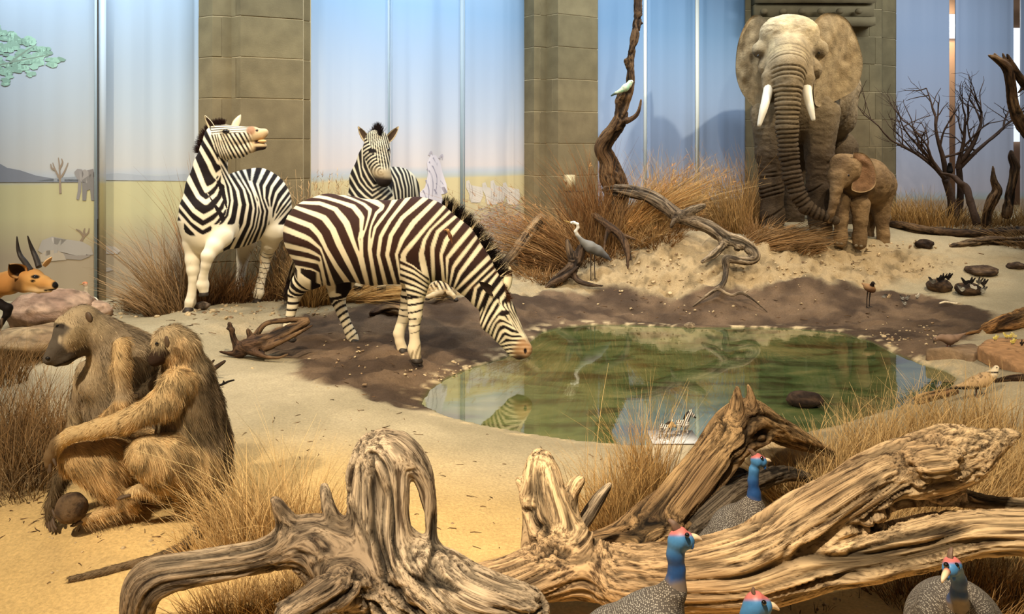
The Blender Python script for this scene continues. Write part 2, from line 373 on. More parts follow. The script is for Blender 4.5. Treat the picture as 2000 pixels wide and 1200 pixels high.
# water: a glossy green pool surface
def water_mat():
    m = bpy.data.materials.new('pool_water'); m.use_nodes = True; nt = m.node_tree; b = nt.nodes['Principled BSDF']; L = nt.links
    tc = nt.nodes.new('ShaderNodeTexCoord'); mp = nt.nodes.new('ShaderNodeMapping'); mp.inputs['Scale'].default_value = (1.2, 3.2, 1); L.new(tc.outputs['Object'], mp.inputs[0])
    n = nt.nodes.new('ShaderNodeTexNoise'); n.inputs['Scale'].default_value = 1.3; n.inputs['Detail'].default_value = 7; n.inputs['Roughness'].default_value = .6; n.inputs['Distortion'].default_value = .6
    L.new(mp.outputs[0], n.inputs['Vector'])
    r = nt.nodes.new('ShaderNodeValToRGB'); e = r.color_ramp.elements
    cs = [(.28, srgb(34,34,18)), (.40, srgb(52,58,32)), (.50, srgb(70,86,50)), (.60, srgb(90,100,60)), (.74, srgb(120,118,74))]
    e[0].position = cs[0][0]; e[0].color = (*cs[0][1], 1); e[1].position = cs[-1][0]; e[1].color = (*cs[-1][1], 1)
    for p, c in cs[1:-1]: x = e.new(p); x.color = (*c, 1)
    L.new(n.outputs['Fac'], r.inputs[0])
    # greener and clearer towards the far-east basin, mustard silt at the west edge
    sx = nt.nodes.new('ShaderNodeSeparateXYZ'); L.new(tc.outputs['Object'], sx.inputs[0])
    mr = nt.nodes.new('ShaderNodeMapRange'); mr.inputs[1].default_value = -2.2; mr.inputs[2].default_value = -.3; mr.inputs[3].default_value = .75; mr.inputs[4].default_value = 0
    L.new(sx.outputs[0], mr.inputs[0]); mx = nt.nodes.new('ShaderNodeMix'); mx.data_type = 'RGBA'; mx.inputs[7].default_value = (*srgb(132,126,70), 1)
    mm = nt.nodes.new('ShaderNodeMath'); mm.operation = 'MULTIPLY'; L.new(mr.outputs[0], mm.inputs[0]); L.new(n.outputs['Fac'], mm.inputs[1])
    L.new(mm.outputs[0], mx.inputs[0]); L.new(r.outputs[0], mx.inputs[6]); L.new(mx.outputs[2], b.inputs['Base Color'])
    b.inputs['Roughness'].default_value = .03; b.inputs['IOR'].default_value = 1.5; b.inputs['Specular IOR Level'].default_value = .7; b.inputs['Coat Weight'].default_value = .8; b.inputs['Coat Roughness'].default_value = .02
    n2 = nt.nodes.new('ShaderNodeTexNoise'); n2.inputs['Scale'].default_value = 6; n2.inputs['Detail'].default_value = 3; L.new(mp.outputs[0], n2.inputs['Vector'])
    bp = nt.nodes.new('ShaderNodeBump'); bp.inputs['Strength'].default_value = .05; bp.inputs['Distance'].default_value = .01; L.new(n2.outputs['Fac'], bp.inputs['Height']); L.new(bp.outputs[0], b.inputs['Normal'])
    return m
def build_water():
    n = 240; t = np.linspace(0, len(POND), n, endpoint=False); C = catmull(np.vstack([POND, POND[:1]]), n+1)[:-1]
    ctr = POND.mean(0); d = C-ctr; C = C+d/np.linalg.norm(d, axis=1)[:, None]*.05
    V = np.concatenate([[[*ctr, ZW]], np.column_stack([C, np.full(n, ZW)])]); j = np.arange(n)
    o = mesh_obj('pond_water', V, np.stack([np.zeros(n, int), 1+j, 1+(j+1) % n], 1), water_mat(), smooth=False, origin=(*ctr, ZW))
    tag(o, kind='structure')
build_water()

# ------------------------------------------------------------------ back wall: painted panels between stone piers
def panel_mat(name, hz, top, mid, low, gr1, gr2, zt=3.6):
    """paint of the savanna backdrop: sky bands, haze, grassland, as a print over the panel height (world z)"""
    m = bpy.data.materials.new(name); m.use_nodes = True; nt = m.node_tree; b = nt.nodes['Principled BSDF']; L = nt.links
    g = nt.nodes.new('ShaderNodeNewGeometry'); s = nt.nodes.new('ShaderNodeSeparateXYZ'); L.new(g.outputs['Position'], s.inputs[0])
    nz = nt.nodes.new('ShaderNodeTexNoise'); nz.inputs['Scale'].default_value = 1.4; nz.inputs['Detail'].default_value = 5; L.new(g.outputs['Position'], nz.inputs['Vector'])
    ma = nt.nodes.new('ShaderNodeMath'); ma.operation = 'MULTIPLY_ADD'; ma.inputs[1].default_value = .05; L.new(nz.outputs['Fac'], ma.inputs[0]); L.new(s.outputs[2], ma.inputs[2])
    mr = nt.nodes.new('ShaderNodeMapRange'); mr.inputs[1].default_value = 0; mr.inputs[2].default_value = 4.0; L.new(ma.outputs[0], mr.inputs[0])
    r = nt.nodes.new('ShaderNodeValToRGB'); e = r.color_ramp.elements
    st = [(.2, gr2), (hz-.75, gr2), (hz-.35, gr1), (hz-.03, gr1), (hz+.0, srgb(176,180,172)), (hz+.06, srgb(178,184,190)), (hz+.14, low), (hz+.75, mid), (zt, top)]
    st = [(max(0, min(1, (p+.025)/4.0)), c) for p, c in st]
    e[0].position, e[0].color = st[0][0], (*st[0][1], 1); e[1].position, e[1].color = st[-1][0], (*st[-1][1], 1)
    for p, c in st[1:-1]: x = e.new(p); x.color = (*c, 1)
    L.new(mr.outputs[0], r.inputs[0]); L.new(r.outputs[0], b.inputs['Base Color'])
    b.inputs['Roughness'].default_value = .42; b.inputs['Specular IOR Level'].default_value = .25
    return m
FOLD = []
def panel(name, a, b, m, seed, z0=-.2, z1=4.6, amp=.034, n=200):
    """a, b: (px, depth) of the two vertical edges; a hung sheet with soft upright folds and real thickness"""
    A = P(a[0], HY, a[1])[:2]; B = P(b[0], HY, b[1])[:2]; L = np.linalg.norm(B-A); t = np.linspace(0, 1, n); u = (B-A)/L; nn = np.array([u[1], -u[0]])
    if nn[1] > 0: nn = -nn
    w = amp*(vnoise(np.stack([t*L*3.6, t*0+seed, t*0], 1))-.5)*2*sstep(0, .05, t)*sstep(1, .95, t)+amp*.5*(vnoise(np.stack([t*L*9, t*0+seed+9, t*0], 1))-.5)
    Pf = A+t[:, None]*(B-A)+w[:, None]*nn; Pb = Pf-nn*.02; zs = np.linspace(z0, z1, 3); V = []; Q = []; FOLD.append((A, u, L, nn, t, w))
    ring = np.vstack([Pf, Pb[::-1]]); k = len(ring)
    for z in zs: V.append(np.column_stack([ring, np.full(k, z)]))
    V = np.vstack(V); i = np.arange(2)[:, None]; j = np.arange(k)[None]; j2 = (j+1) % k
    Q = np.stack(np.broadcast_arrays(i*k+j, i*k+j2, (i+1)*k+j2, (i+1)*k+j), -1).reshape(-1, 4)
    return tag(mesh_obj(name, V, Q, m, origin=(*((A+B)/2), z0)), kind='structure')
pw = panel_mat('savanna_print_west', 1.44, srgb(152,176,196), srgb(178,188,194), srgb(190,190,186), srgb(190,184,142), srgb(166,152,128))
pmid = panel_mat('savanna_print_middle', 1.40, srgb(128,158,186), srgb(176,184,196), srgb(200,192,190), srgb(198,184,142), srgb(170,160,146))
pe = panel_mat('savanna_print_east', .95, srgb(104,136,166), srgb(146,160,184), srgb(172,176,188), srgb(180,166,142), srgb(150,130,100))
pc = panel_mat('savanna_print_corner', .90, srgb(142,158,182), srgb(178,182,198), srgb(190,186,196), srgb(180,160,140), srgb(160,140,110))
PANELS = [('wall_west', (-260, 7.75), (189, 8.45), pw), ('wall_west', (193, 8.52), (389, 9.30), pw),
          ('wall_north', (600, 9.62), (757, 10.25), pmid), ('wall_north', (762, 10.28), (899, 10.95), pmid), ('wall_north', (905, 10.98), (1026, 11.65), pmid),
          ('wall_north_east', (1162, 11.75), (1257, 12.25), pe), ('wall_north_east', (1264, 12.28), (1358, 12.85), pe), ('wall_north_east', (1364, 12.88), (1455, 13.4), pe),
          ('wall_east', (1743, 13.75), (1854, 13.95), pc), ('wall_east', (1866, 13.98), (1980, 14.2), pc), ('wall_east', (1993, 14.25), (2260, 14.8), pc)]
WALLS = [panel(nm, a, b, m, 3.7*i+1) for i, (nm, a, b, m) in enumerate(PANELS)]
strip = mat('mullion_grey', srgb(146,162,170), .6, .2); stripw = mat('mullion_pale', srgb(196,200,192), .6, .2)
for i, (x, d, w, zb, mm) in enumerate([(201, 8.5, 13, -.2, pw), (188, 8.44, 5, -.2, strip), (759, 10.3, 13, -.2, strip), (902, 11.0, 11, -.2, strip), (1260, 12.3, 9, -.2, stripw), (1361, 12.9, 8, -.2, stripw)]):
    hw = w*d/F/2; c = P(x, HY, d); V, Q = box((c[0], c[1]-.012, 2.2), (hw, .012, 2.4), .45)
    tag(mesh_obj('trim_%d' % (i+1), V, Q, mm, smooth=False), kind='structure')
# the room beyond, seen through the gaps of the corner panels
V, Q = box((8.2, 15.7, 2.2), (3.2, .05, 2.6)); tag(mesh_obj('wall_back', V, Q, mat('ochre_plaster', srgb(196,158,128), .8), smooth=False), kind='structure')
for i, (px, y0, y1) in enumerate([(1860, 28, 75), (1990, 55, 277)]):
    c = P(px, (y0+y1)/2, 15.6); V, Q = box(c, (.32, .02, (y1-y0)*15.6/F/2)); tag(mesh_obj('window_%d' % (i+1), V, Q, mat('daylit_pane', srgb(220,232,245), .3, emit=(*srgb(215,228,245), 1.1)), smooth=False), kind='structure')

STONE = mat('pier_sandstone', None, .85, .2, bump=(60, .5, .006), noise=(5, .16)); MORTAR = mat('pale_mortar', srgb(176,160,124), .9)
rngS = np.random.RandomState(3)
def prism(plan, back, z0, z1, ch=.006):
    """plan: front polyline (list of xy); closed with a line pushed back; small chamfer at top and bottom"""
    pl = np.array(plan); bk = pl[::-1]+np.array([0, back]); ring = np.vstack([pl, bk]); k = len(ring); ctr = ring.mean(0)
    ins = ring+(ctr-ring)/np.linalg.norm(ctr-ring, axis=1)[:, None]*ch
    V = np.vstack([np.column_stack([r, np.full(k, z)]) for r, z in ((ins, z0), (ring, z0+ch), (ring, z1-ch), (ins, z1))])
    Q = [[i*k+j, i*k+(j+1) % k, (i+1)*k+(j+1) % k, (i+1)*k+j] for i in range(3) for j in range(k)]
    return V, Q+[list(range(k))[::-1], [3*k+j for j in range(k)]]
def pier(name, plan, zj, h, splits, zmax=4.7, core=None):
    """plan: [(px, depth)] front profile; splits: lists of profile indices (may be fractional) where the stones of odd/even courses meet"""
    pts = np.array([P(x, HY, d)[:2] for x, d in plan]); root = empty(name, (*pts.mean(0), 0)); tag(root, kind='structure')
    at = lambda t: pts[int(t)]*(1-(t-int(t)))+pts[min(int(t)+1, len(pts)-1)]*(t-int(t))
    c = pts+np.array([0, .005]); V, Fs = prism(c, .3, -.2, zmax); mesh_obj('mortar_core', V, Fs, MORTAR, root, smooth=False)
    k0 = int(math.floor((-.1-zj)/h)); k = k0
    while zj+k*h < zmax-.1:
        sp = splits[k % len(splits)]
        for a, b in zip(sp[:-1], sp[1:]):
            pl = [at(a)]+[pts[i] for i in range(int(math.floor(a))+1, int(math.ceil(b)))]+[at(b)]
            pl = np.array(pl); pl += np.array([0, -.004+rngS.uniform(-.003, .003)]); 
            if len(pl) > 1: pl[0] += (pl[1]-pl[0])/np.linalg.norm(pl[1]-pl[0])*.003; pl[-1] += (pl[-2]-pl[-1])/np.linalg.norm(pl[-2]-pl[-1])*.003
            V, Fs = prism(pl, .28, zj+k*h+.004, zj+(k+1)*h-.004)
            z = zj+(k+.5)*h; cc = srgb(116,103,76)*(1+rngS.uniform(-.1, .1)); cc = cc*(1-np.array([.03, -.01, .02])*min(1, max(0, z-2)))
            mesh_obj('stone_block', V, Fs, STONE, root, col=cc, smooth=False)
        k += 1
    return root
pier('wall_pier_west', [(380, 9.4), (383, 9.33), (415, 9.16), (452, 9.24), (470, 9.14), (592, 9.46), (593, 9.56), (606, 9.6), (609, 9.75)], 1.875-.46*4, .46, [[0, 2.5, 8], [0, 3.5, 8]])
pier('wall_pier_middle', [(1018, 11.75), (1021, 11.68), (1043, 11.42), (1067, 11.52), (1090, 11.34), (1167, 11.72), (1169, 11.9)], 1.83-.45*4, .45, [[0, 2.5, 6], [0, 3.5, 6]])
pr = pier('wall_pier_east', [(1444, 13.6), (1446, 13.46), (1500, 13.3), (1580, 13.3), (1690, 13.3), (1722, 13.34), (1724, 13.5), (1748, 13.62), (1752, 13.9)], 1.775-.45*4, .45,
     [[0, 2, 3, 4.25, 5.2, 8], [0, 1.5, 2.6, 3.6, 4.6, 5.2, 8]])
# string course with bosses under the springing
for (y0, y1, dd) in ((36, 52, .09), (-10, 8, .12), (10, 34, .03)):
    a, b = P(1472, y1, 13.2), P(1702, y0, 13.2); zc = EYE-((y0+y1)/2-HY)*13.2/F
    V, Q = box(((a[0]+b[0])/2, 13.24-dd/2, zc), ((b[0]-a[0])/2, .1+dd/2, (y1-y0)*13.2/F/2)); mesh_obj('moulding', V, Q, STONE, pr, col=srgb(116,104,76), smooth=False)
for k in range(6):
    c = P(1492+k*37, 22, 13.02); V, Q = ellipsoid(c, np.diag([.06, .05, .05])); mesh_obj('carved_boss', V, Q, STONE, pr, col=srgb(110,98,72))
# ------------------------------------------------------------------ zebras
FUR = mat('short_hide', None, .72, .18, bump=(160, .25, .003))
HAIR = mat('coarse_hair', None, .8, .15)
GLASS_EYE = mat('glass_eye', srgb(14,9,7), .08, .8, coat=.5)
HOOF = mat('horn_hoof', srgb(52,44,36), .55, .3, noise=(30, .25))
def px_lines(lines, sc, ox, oy): return [np.array([(ox+x/sc, oy+y/sc) for x, y in l], float) for l in lines]
def line_sd(p, l):
    """signed distance (px) of points to an open polyline; the sign tells the side"""
    best = np.full(len(p), 1e9); sg = np.zeros(len(p)); n = len(l)
    for i in range(n-1):
        a, b = l[i], l[i+1]; e = b-a; L2 = e@e; t = ((p[:, 0]-a[0])*e[0]+(p[:, 1]-a[1])*e[1])/L2
        lo = 0 if i else -9; hi = 1 if i < n-2 else 9; t = np.clip(t, lo, hi)
        d = np.hypot(p[:, 0]-a[0]-t*e[0], p[:, 1]-a[1]-t*e[1]); c = e[0]*(p[:, 1]-a[1])-e[1]*(p[:, 0]-a[0])
        m = d < best; best = np.where(m, d, best); sg = np.where(m, np.sign(c), sg)
    return best*sg
def bands(p, lines, wfrac=.24, minw=4.0, soft=1.2, edge=9.0):
    """blackness 0..1 between consecutive white centre lines"""
    D = np.stack([line_sd(p, l) for l in lines], 1); A = np.abs(D); B = np.full(len(p), -1.0)
    s0 = np.sign(np.median([line_sd(lines[i+1], lines[i]).mean() for i in range(len(lines)-1)]))
    for i in range(len(lines)-1):
        a, b = D[:, i]*s0, -D[:, i+1]*s0; m = (a >= 0) & (b >= 0); w = a+b; t = np.minimum(a, b); hw = w*wfrac
        v = np.clip((t-hw)/2.4, -1, 1)*sstep(minw*.7, minw*1.3, w)-(1-sstep(minw*.7, minw*1.3, w)); B = np.where(m, np.maximum(B, v), B)
    for D0 in (-D[:, 0]*s0, D[:, -1]*s0):
        m = D0 > 0; ph = (D0 % (edge*2))/(edge*2); B = np.where(m, np.clip((np.minimum(ph, 1-ph)-wfrac)*edge/1.2, -1, 1), B)
    return B
def poly_in(p, poly): return poly_sd(p, np.array(poly, float)) < 0
def ear(name, base, tip, side, w, parent, colf, cup=.5):
    """cupped leaf-shaped ear; side: vector across the ear, the hollow faces side x axis"""
    base, tip, side = (np.asarray(x, float) for x in (base, tip, side)); ax = tip-base; L = np.linalg.norm(ax); ax /= L
    side = side-ax*(side@ax); side /= np.linalg.norm(side); nn = np.cross(ax, side); V = []; C = []; nu, nv = 11, 12
    for layer in (0, 1):
        for i in range(nv):
            t = i/(nv-1); ww = w*(math.sin(math.pi*min(1, t*.80+.18))**.8)*(1-.25*t) if i < nv-1 else w*.08
            for j in range(nu):
                u = -1+2*j/(nu-1); dep = cup*ww*(1-abs(u)**2) + (layer*.008*(1 if abs(u) < .99 else 0))
                V.append(base+ax*(L*t)+side*(ww*u)-nn*dep); C.append(colf(t, u, layer))
    V = np.array(V); Q = []
    for layer in (0, 1):
        o = layer*nu*nv
        for i in range(nv-1):
            for j in range(nu-1):
                q = [o+i*nu+j, o+i*nu+j+1, o+(i+1)*nu+j+1, o+(i+1)*nu+j]; Q.append(q if layer == 0 else q[::-1])
    for i in range(nv-1):
        for j in (0, nu-1):
            q = [i*nu+j, (i+1)*nu+j, nu*nv+(i+1)*nu+j, nu*nv+i*nu+j]; Q.append(q if j else q[::-1])
    return mesh_obj(name, V, np.array(Q), FUR if parent.get('_m') is None else FUR, parent, col=np.array(C))
def eye(p, d, r, parent, out=None):
    V, Q = ellipsoid(P(p[0], p[1], d), np.eye(3)*r, 16, 10); return mesh_obj('eye', V, Q, GLASS_EYE, parent)
def hoof(p, d, w, parent, h=.055, fwd=(0, 0), name='hoof', m=None):
    """p: px of the hoof's ground point"""
    c = P(p[0], p[1], d); V = []; nu = 14; f = np.array([fwd[0], fwd[1]]); 
    for z, r, o in ((0, .88, .5), (.012, 1.0, .42), (h*.6, .86, .2), (h, .72, 0), (h+.004, .4, 0)):
        for a in np.linspace(0, 2*np.pi, nu, endpoint=False): V.append((c[0]+w*r*math.cos(a)+f[0]*w*o, c[1]+w*r*math.sin(a)+f[1]*w*o, c[2]+z))
    i = np.arange(4)[:, None]; j = np.arange(nu)[None]; j2 = (j+1) % nu
    Q = np.stack(np.broadcast_arrays(i*nu+j, i*nu+j2, (i+1)*nu+j2, (i+1)*nu+j), -1).reshape(-1, 4)
    V = np.array(V+[c+[f[0]*w*.5, f[1]*w*.5, 0], c+[0, 0, h+.006]]); e = 5*nu; k = np.arange(nu)
    T = np.concatenate([np.stack([(k+1) % nu, k, np.full(nu, e)], 1), np.stack([4*nu+k, 4*nu+(k+1) % nu, np.full(nu, e+1)], 1)])
    return mesh_obj(name, V, [Q, T], m or HOOF, parent)
def leg_bands(s, lam, w0, w1, s0, s1):
    """thin dark rings along a leg fading to white lower down"""
    ph = np.abs(((s/lam) % 1)-.5)*2; th = w0+(w1-w0)*np.clip((s-s0)/(s1-s0), 0, 1); return np.clip((ph-1+th)*5, -1, 1)
def tuft(name, pts, n, L, w, parent, rng, c0, c1, spread=.3, bend=(0, 0, 0), matr=None, dirs=None, seg=3):
    """strands rooted along a polyline of world points"""
    pts = np.array(pts); t = rng.uniform(0, len(pts)-1, n); i = np.clip(t.astype(int), 0, len(pts)-2); f = (t-i)[:, None]
    b = pts[i]*(1-f)+pts[i+1]*f; d = np.array(dirs); d = d[i]*(1-f)+d[i+1]*f if d.ndim == 2 else np.tile(d, (n, 1))
    d = d+rng.randn(n, 3)*spread; d /= np.linalg.norm(d, axis=1)[:, None]
    c = c0[None]*(1-rng.rand(n, 1)*.5) if callable(c1) is False else None
    if callable(c1): c = c1(t/(len(pts)-1))
    V, Q, C = blades(b+rng.randn(n, 3)*w*.6, d, L*rng.uniform(.6, 1.1, n), w, np.tile(bend, (n, 1)), rng, seg, c, None)
    return mesh_obj(name, V, Q, matr or HAIR, parent, col=C)

CREAM, DARK1 = srgb(238,222,186), srgb(58,34,24)
def zebra_1():
    B = Body(); fw = np.array([.885, -.466, 0]); lat = np.array([.466, .885, 0])
    B.chain('torso', [(628,459,7.56,74), (672,466,7.42,78), (730,474,7.22,77), (790,472,7.05,76), (822,470,6.96,72)], .12, lat, .80)
    B.chain('torso', [(610,455,7.6,56), (640,505,7.52,50)], .1, lat, .8)
    B.ball((812,418,7.0,26), .12); B.ball((640,405,7.54,22), .1); B.ball((815,520,6.93,40), .1, 'torso', lat, .8)
    B.chain('neck', [(838,458,6.93,64), (882,490,6.86,56), (918,528,6.8,46), (950,568,6.77,37), (966,584,6.76,31)], .10, lat, .66)
    B.chain('head', [(966,592,6.76,30), (976,612,6.75,31), (993,641,6.74,25), (1010,668,6.73,20), (1019,682,6.73,19)], .04, lat, .82)
    B.chain('head', [(959,604,6.76,22), (957,628,6.75,20), (978,655,6.74,15), (1000,684,6.73,11), (1012,694,6.73,9)], .04, lat, .72)
    B.ball((987,610,6.70,14), .03, 'head'); B.ball((1026,683,6.71,13), .03, 'head')
    B.ball((1026,686,6.65,3.6), .012, 'head', None, 1, True)
    # near fore, far fore, near hind, far hind
    B.chain('fore', [(818,485,6.86,46), (816,528,6.84,31), (814,562,6.82,21), (811,600,6.81,14.5), (811,616,6.81,13.5), (809,640,6.81,10.5), (810,672,6.81,10.5), (809,683,6.81,12.5), (812,697,6.8,11.5)], .05, lat, .85)
    B.chain('forefar', [(812,500,7.14,40), (808,540,7.16,24), (800,580,7.17,17), (794,606,7.17,14), (782,640,7.16,10), (779,652,7.16,11), (781,668,7.15,9), (785,680,7.15,11)], .05, lat, .85)
    B.chain('hind', [(622,470,7.46,62), (622,505,7.46,45), (606,535,7.48,29), (585,556,7.54,18), (577,572,7.58,15), (571,598,7.58,10.5), (564,632,7.58,9.5), (562,645,7.58,11), (566,657,7.57,11)], .07, lat, .8)
    B.chain('hindfar', [(645,500,7.62,50), (664,540,7.64,33), (660,562,7.66,22), (660,585,7.66,15), (668,610,7.62,11), (682,645,7.58,10), (687,656,7.57,11), (691,664,7.56,11)], .07, lat, .8)
    V, Q = B.mesh(.0085); p = proj(V); q = B.query(V)
    body = px_lines([[(40,520),(150,540),(215,560),(226,620)], [(50,455),(150,475),(222,490),(236,570)], [(60,395),(150,415),(225,450),(240,530)], [(75,300),(150,332),(228,395),(245,450)], [(80,215),(160,245),(215,310),(255,400),(330,520),(400,610)],
        [(100,130),(250,190),(310,270),(350,370),(400,470),(470,610)], [(150,90),(220,88),(330,130),(400,230),(440,320),(492,450),(530,612)], [(200,50),(270,60),(450,110),(512,190),(505,280),(484,330),(497,450),(535,612)],
        [(330,22),(430,58),(520,98),(560,138),(556,168),(528,260),(500,325),(502,450),(538,612)], [(420,30),(560,78),(645,112),(640,132),(600,160),(574,220),(560,270),(553,400),(589,615)], [(712,92),(640,190),(588,255),(557,400),(592,615)],
        [(782,92),(690,210),(628,320),(612,440),(655,610)], [(903,85),(770,190),(695,310),(672,440),(720,600)],
        [(972,98),(850,220),(778,330),(738,440),(762,590)], [(1048,133),(940,255),(860,345),(790,410),(770,440),(775,560)], [(1035,203),(960,275),(920,340),(905,430),(935,540)]], 3.43, 560, 370)
    neck = px_lines([[(600,250),(500,330),(470,430),(470,520)], [(650,270),(555,390),(525,480),(540,600)], [(690,350),(560,500),(560,580)], [(700,430),(600,560),(590,610)], [(745,455),(640,600),(625,640)],
        [(810,520),(660,660)], [(825,565),(690,700)], [(833,605),(740,690),(735,740)], [(850,640),(790,720),(770,770)]], 3.243, 700, 350)
    Bk = bands(p, body+neck, .2, 4.0)
    upper = px_lines([[(755,462),(840,505),(900,552),(950,585)], [(765,515),(850,550),(940,615)], [(775,557),(860,590),(935,640)], [(785,602),(860,632),(925,667)], [(795,647),(870,670),(915,692)], [(800,690),(860,702),(905,716)], [(803,725),(860,736),(900,746)]], 3.43, 560, 370)
    sg_f = np.sign(line_sd(np.array([[812., 620.]]), upper[0])[0]); sg_h = np.sign(line_sd(np.array([[580., 640.]]), body[0])[0]); ub = bands(p, upper, .27, 3)
    # legs: rings
    dT = np.minimum(q['torso'][0], q['neck'][0])
    for t, lam, a, b in (('fore', .058, .30, .62), ('forefar', .058, .2, .5), ('hind', .062, .26, .75), ('hindfar', .062, .26, .8)):
        d, s = q[t]; o = np.minimum.reduce([q[x][0] for x in q if x != t]); w = sstep(.006, -.006, d-o)
        if t == 'hind': w = (q['hindfar'][0] > d)*(p[:, 0] < 626)*(line_sd(p, body[0])*sg_h > 0)
        if t == 'fore': w = (q['forefar'][0] > d)*(p[:, 0] > 781.5)*(p[:, 0] < 838)*(line_sd(p, upper[0])*sg_f > 0)
        if t == 'hindfar': w = w*sstep(530, 545, p[:, 1])
        rb = leg_bands(s+.25*(p[:, 0]-p[:, 0].mean())/230, lam, .55, .22, a, b); rb = np.maximum(rb, -1)*1.0-2*sstep(b, b+.22, s)
        if t == 'fore': rb = np.where(p[:, 1] < 580, ub, rb)
        Bk = Bk*(1-w)+rb*w
    # head
    hm = sstep(.01, -.02, q['head'][0]-q['neck'][0])
    cheek = px_lines([[(215,330),(160,440),(125,520)], [(250,370),(190,450),(130,610)], [(300,400),(250,490),(190,590),(140,700)], [(330,510),(270,600),(215,690),(180,770)], [(420,645),(330,595),(270,670),(240,740),(220,800)],
        [(520,735),(450,700),(375,668),(320,690),(285,765),(268,820)], [(560,800),(470,795),(400,752),(350,780),(320,850)], [(570,850),(480,850),(405,830),(350,890)], [(560,900),(450,900),(400,910)]], 6, 920, 520)
    front = px_lines([[(300,300),(315,430),(420,560),(520,760)], [(345,300),(355,470),(440,570),(560,770)], [(385,300),(400,470),(480,585),(585,775)], [(425,320),(450,490),(520,610),(612,790)], [(462,370),(500,520),(575,670),(640,800)], [(500,400),(545,550),(610,690),(670,800)]], 6, 920, 520)
    fc = bands(p, cheek, .25, 3.0, .8, 4); ff = bands(p, front, .27, 3.0, .7, 4)
    bl = line_sd(p, px_lines([[(280,250),(320,430),(400,600),(575,800)]], 6, 920, 520)[0]); s_ = -1 if line_sd(np.array([[1010., 620.]]), px_lines([[(280,250),(320,430),(400,600),(575,800)]], 6, 920, 520)[0])[0] < 0 else 1
    w = sstep(-1.5, 1.5, bl*s_); H = fc*(1-w)+ff*w; Bk = sstep(-.35, .35, Bk*(1-hm)+H*hm)
    n3 = fbm(V*9, 3); Bk = Bk*(1-sstep(.012, -.012, V[:, 2]-(q['torso'][0]*0+.62))*0)
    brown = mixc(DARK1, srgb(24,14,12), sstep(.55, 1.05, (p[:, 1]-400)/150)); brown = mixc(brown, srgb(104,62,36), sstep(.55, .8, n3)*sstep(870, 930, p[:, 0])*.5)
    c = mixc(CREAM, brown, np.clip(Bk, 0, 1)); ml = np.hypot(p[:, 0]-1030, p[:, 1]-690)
    c = mixc(c, srgb(176,132,90)*(.8+.4*fbm(V*30, 3))[:, None], hm*sstep(36, 18, ml+10*(fbm(V*14, 2)-.5))*.85); c = mixc(c, srgb(62,44,32), hm*sstep(20, 6, np.hypot(p[:, 0]-1014, p[:, 1]-706)))
    c = mixc(c, srgb(22,12,10), hm*sstep(5.5, 3.5, np.hypot((p[:, 0]-1026)*1.5, (p[:, 1]-686)*.8)))
    c = mixc(c, srgb(30,18,14), hm*sstep(9, 6, np.hypot((p[:, 0]-987)*.8, (p[:, 1]-611)*1.5)))
    legw = sstep(-.0, -.02, np.minimum(q['fore'][0], q['hind'][0])-dT); c = mixc(c, srgb(206,182,140), legw*sstep(620, 690, p[:, 1])*.5)
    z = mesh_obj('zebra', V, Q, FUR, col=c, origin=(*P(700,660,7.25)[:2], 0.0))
    tag(z, 'brown-striped zebra with lowered head drinking from the green pool', 'zebra')
    for pt, d, w_ in (((812,708),6.8,.05), ((786,690),7.14,.046), ((567,667),7.57,.048), ((692,672),7.55,.048)): hoof(pt, d, w_, z, .05, (.6, -.3))
    rng = np.random.RandomState(1); eye((987,611.5), 6.665, .019, z)
    # mane: upright brush along the crest, banded like the neck
    cr = [(862,410,6.98),(880,417,6.95),(905,440,6.91),(930,468,6.87),(950,500,6.84),(966,530,6.82),(976,546,6.80)]
    pts = [P(*x) for x in cr]; dirs = np.array([(.25,-.1,.97),(.35,-.1,.93),(.55,-.1,.8),(.7,-.1,.7),(.78,-.1,.6),(.8,-.15,.5),(.75,-.2,.5)], float)
    def mc(t):
        k = np.abs(((t*9+.3) % 1)-.5)*2; w = (k > .80).astype(float); return mixc(np.tile(srgb(26,16,14), (len(t), 1)), srgb(232,212,170), w)*(1-rng.rand(len(t), 1)*.3)
    tuft('mane', pts, 2600, .13, .006, z, rng, None, mc, .16, matr=HAIR, dirs=dirs)
    e1 = lambda t, u, l: srgb(48,34,26) if l == 0 else (srgb(228,204,160) if t < .55 else srgb(40,26,20))
    e2 = lambda t, u, l: srgb(244,226,184) if (t > .82 or t < .55) else srgb(92,58,34)
    ear('ear', P(966,574,6.64), P(937,551,6.55), (.3,.1,-1), .042, z, e1); ear('ear', P(988,566,6.78), P(996,521,6.80), (1,.2,.1), .045, z, e2)
    tuft('forelock', [P(980,560,6.72), P(992,585,6.68)], 500, .05, .006, z, rng, None, lambda t: np.tile(srgb(84,52,32), (len(t), 1))*rng.uniform(.6, 1.2, (len(t), 1)), .4, dirs=np.array([(.6,-.4,-.2)]*2))
    tuft('tail', [P(584,478,7.68), P(577,510,7.72), P(570,535,7.72)], 900, .24, .008, z, rng, None, lambda t: mixc(np.tile(srgb(32,20,16), (len(t), 1)), srgb(200,180,140), (t < .12)*.8), .12, bend=(-.05, 0, -.3), dirs=np.array([(-.25, .1, -1.0)]*3))
    return z

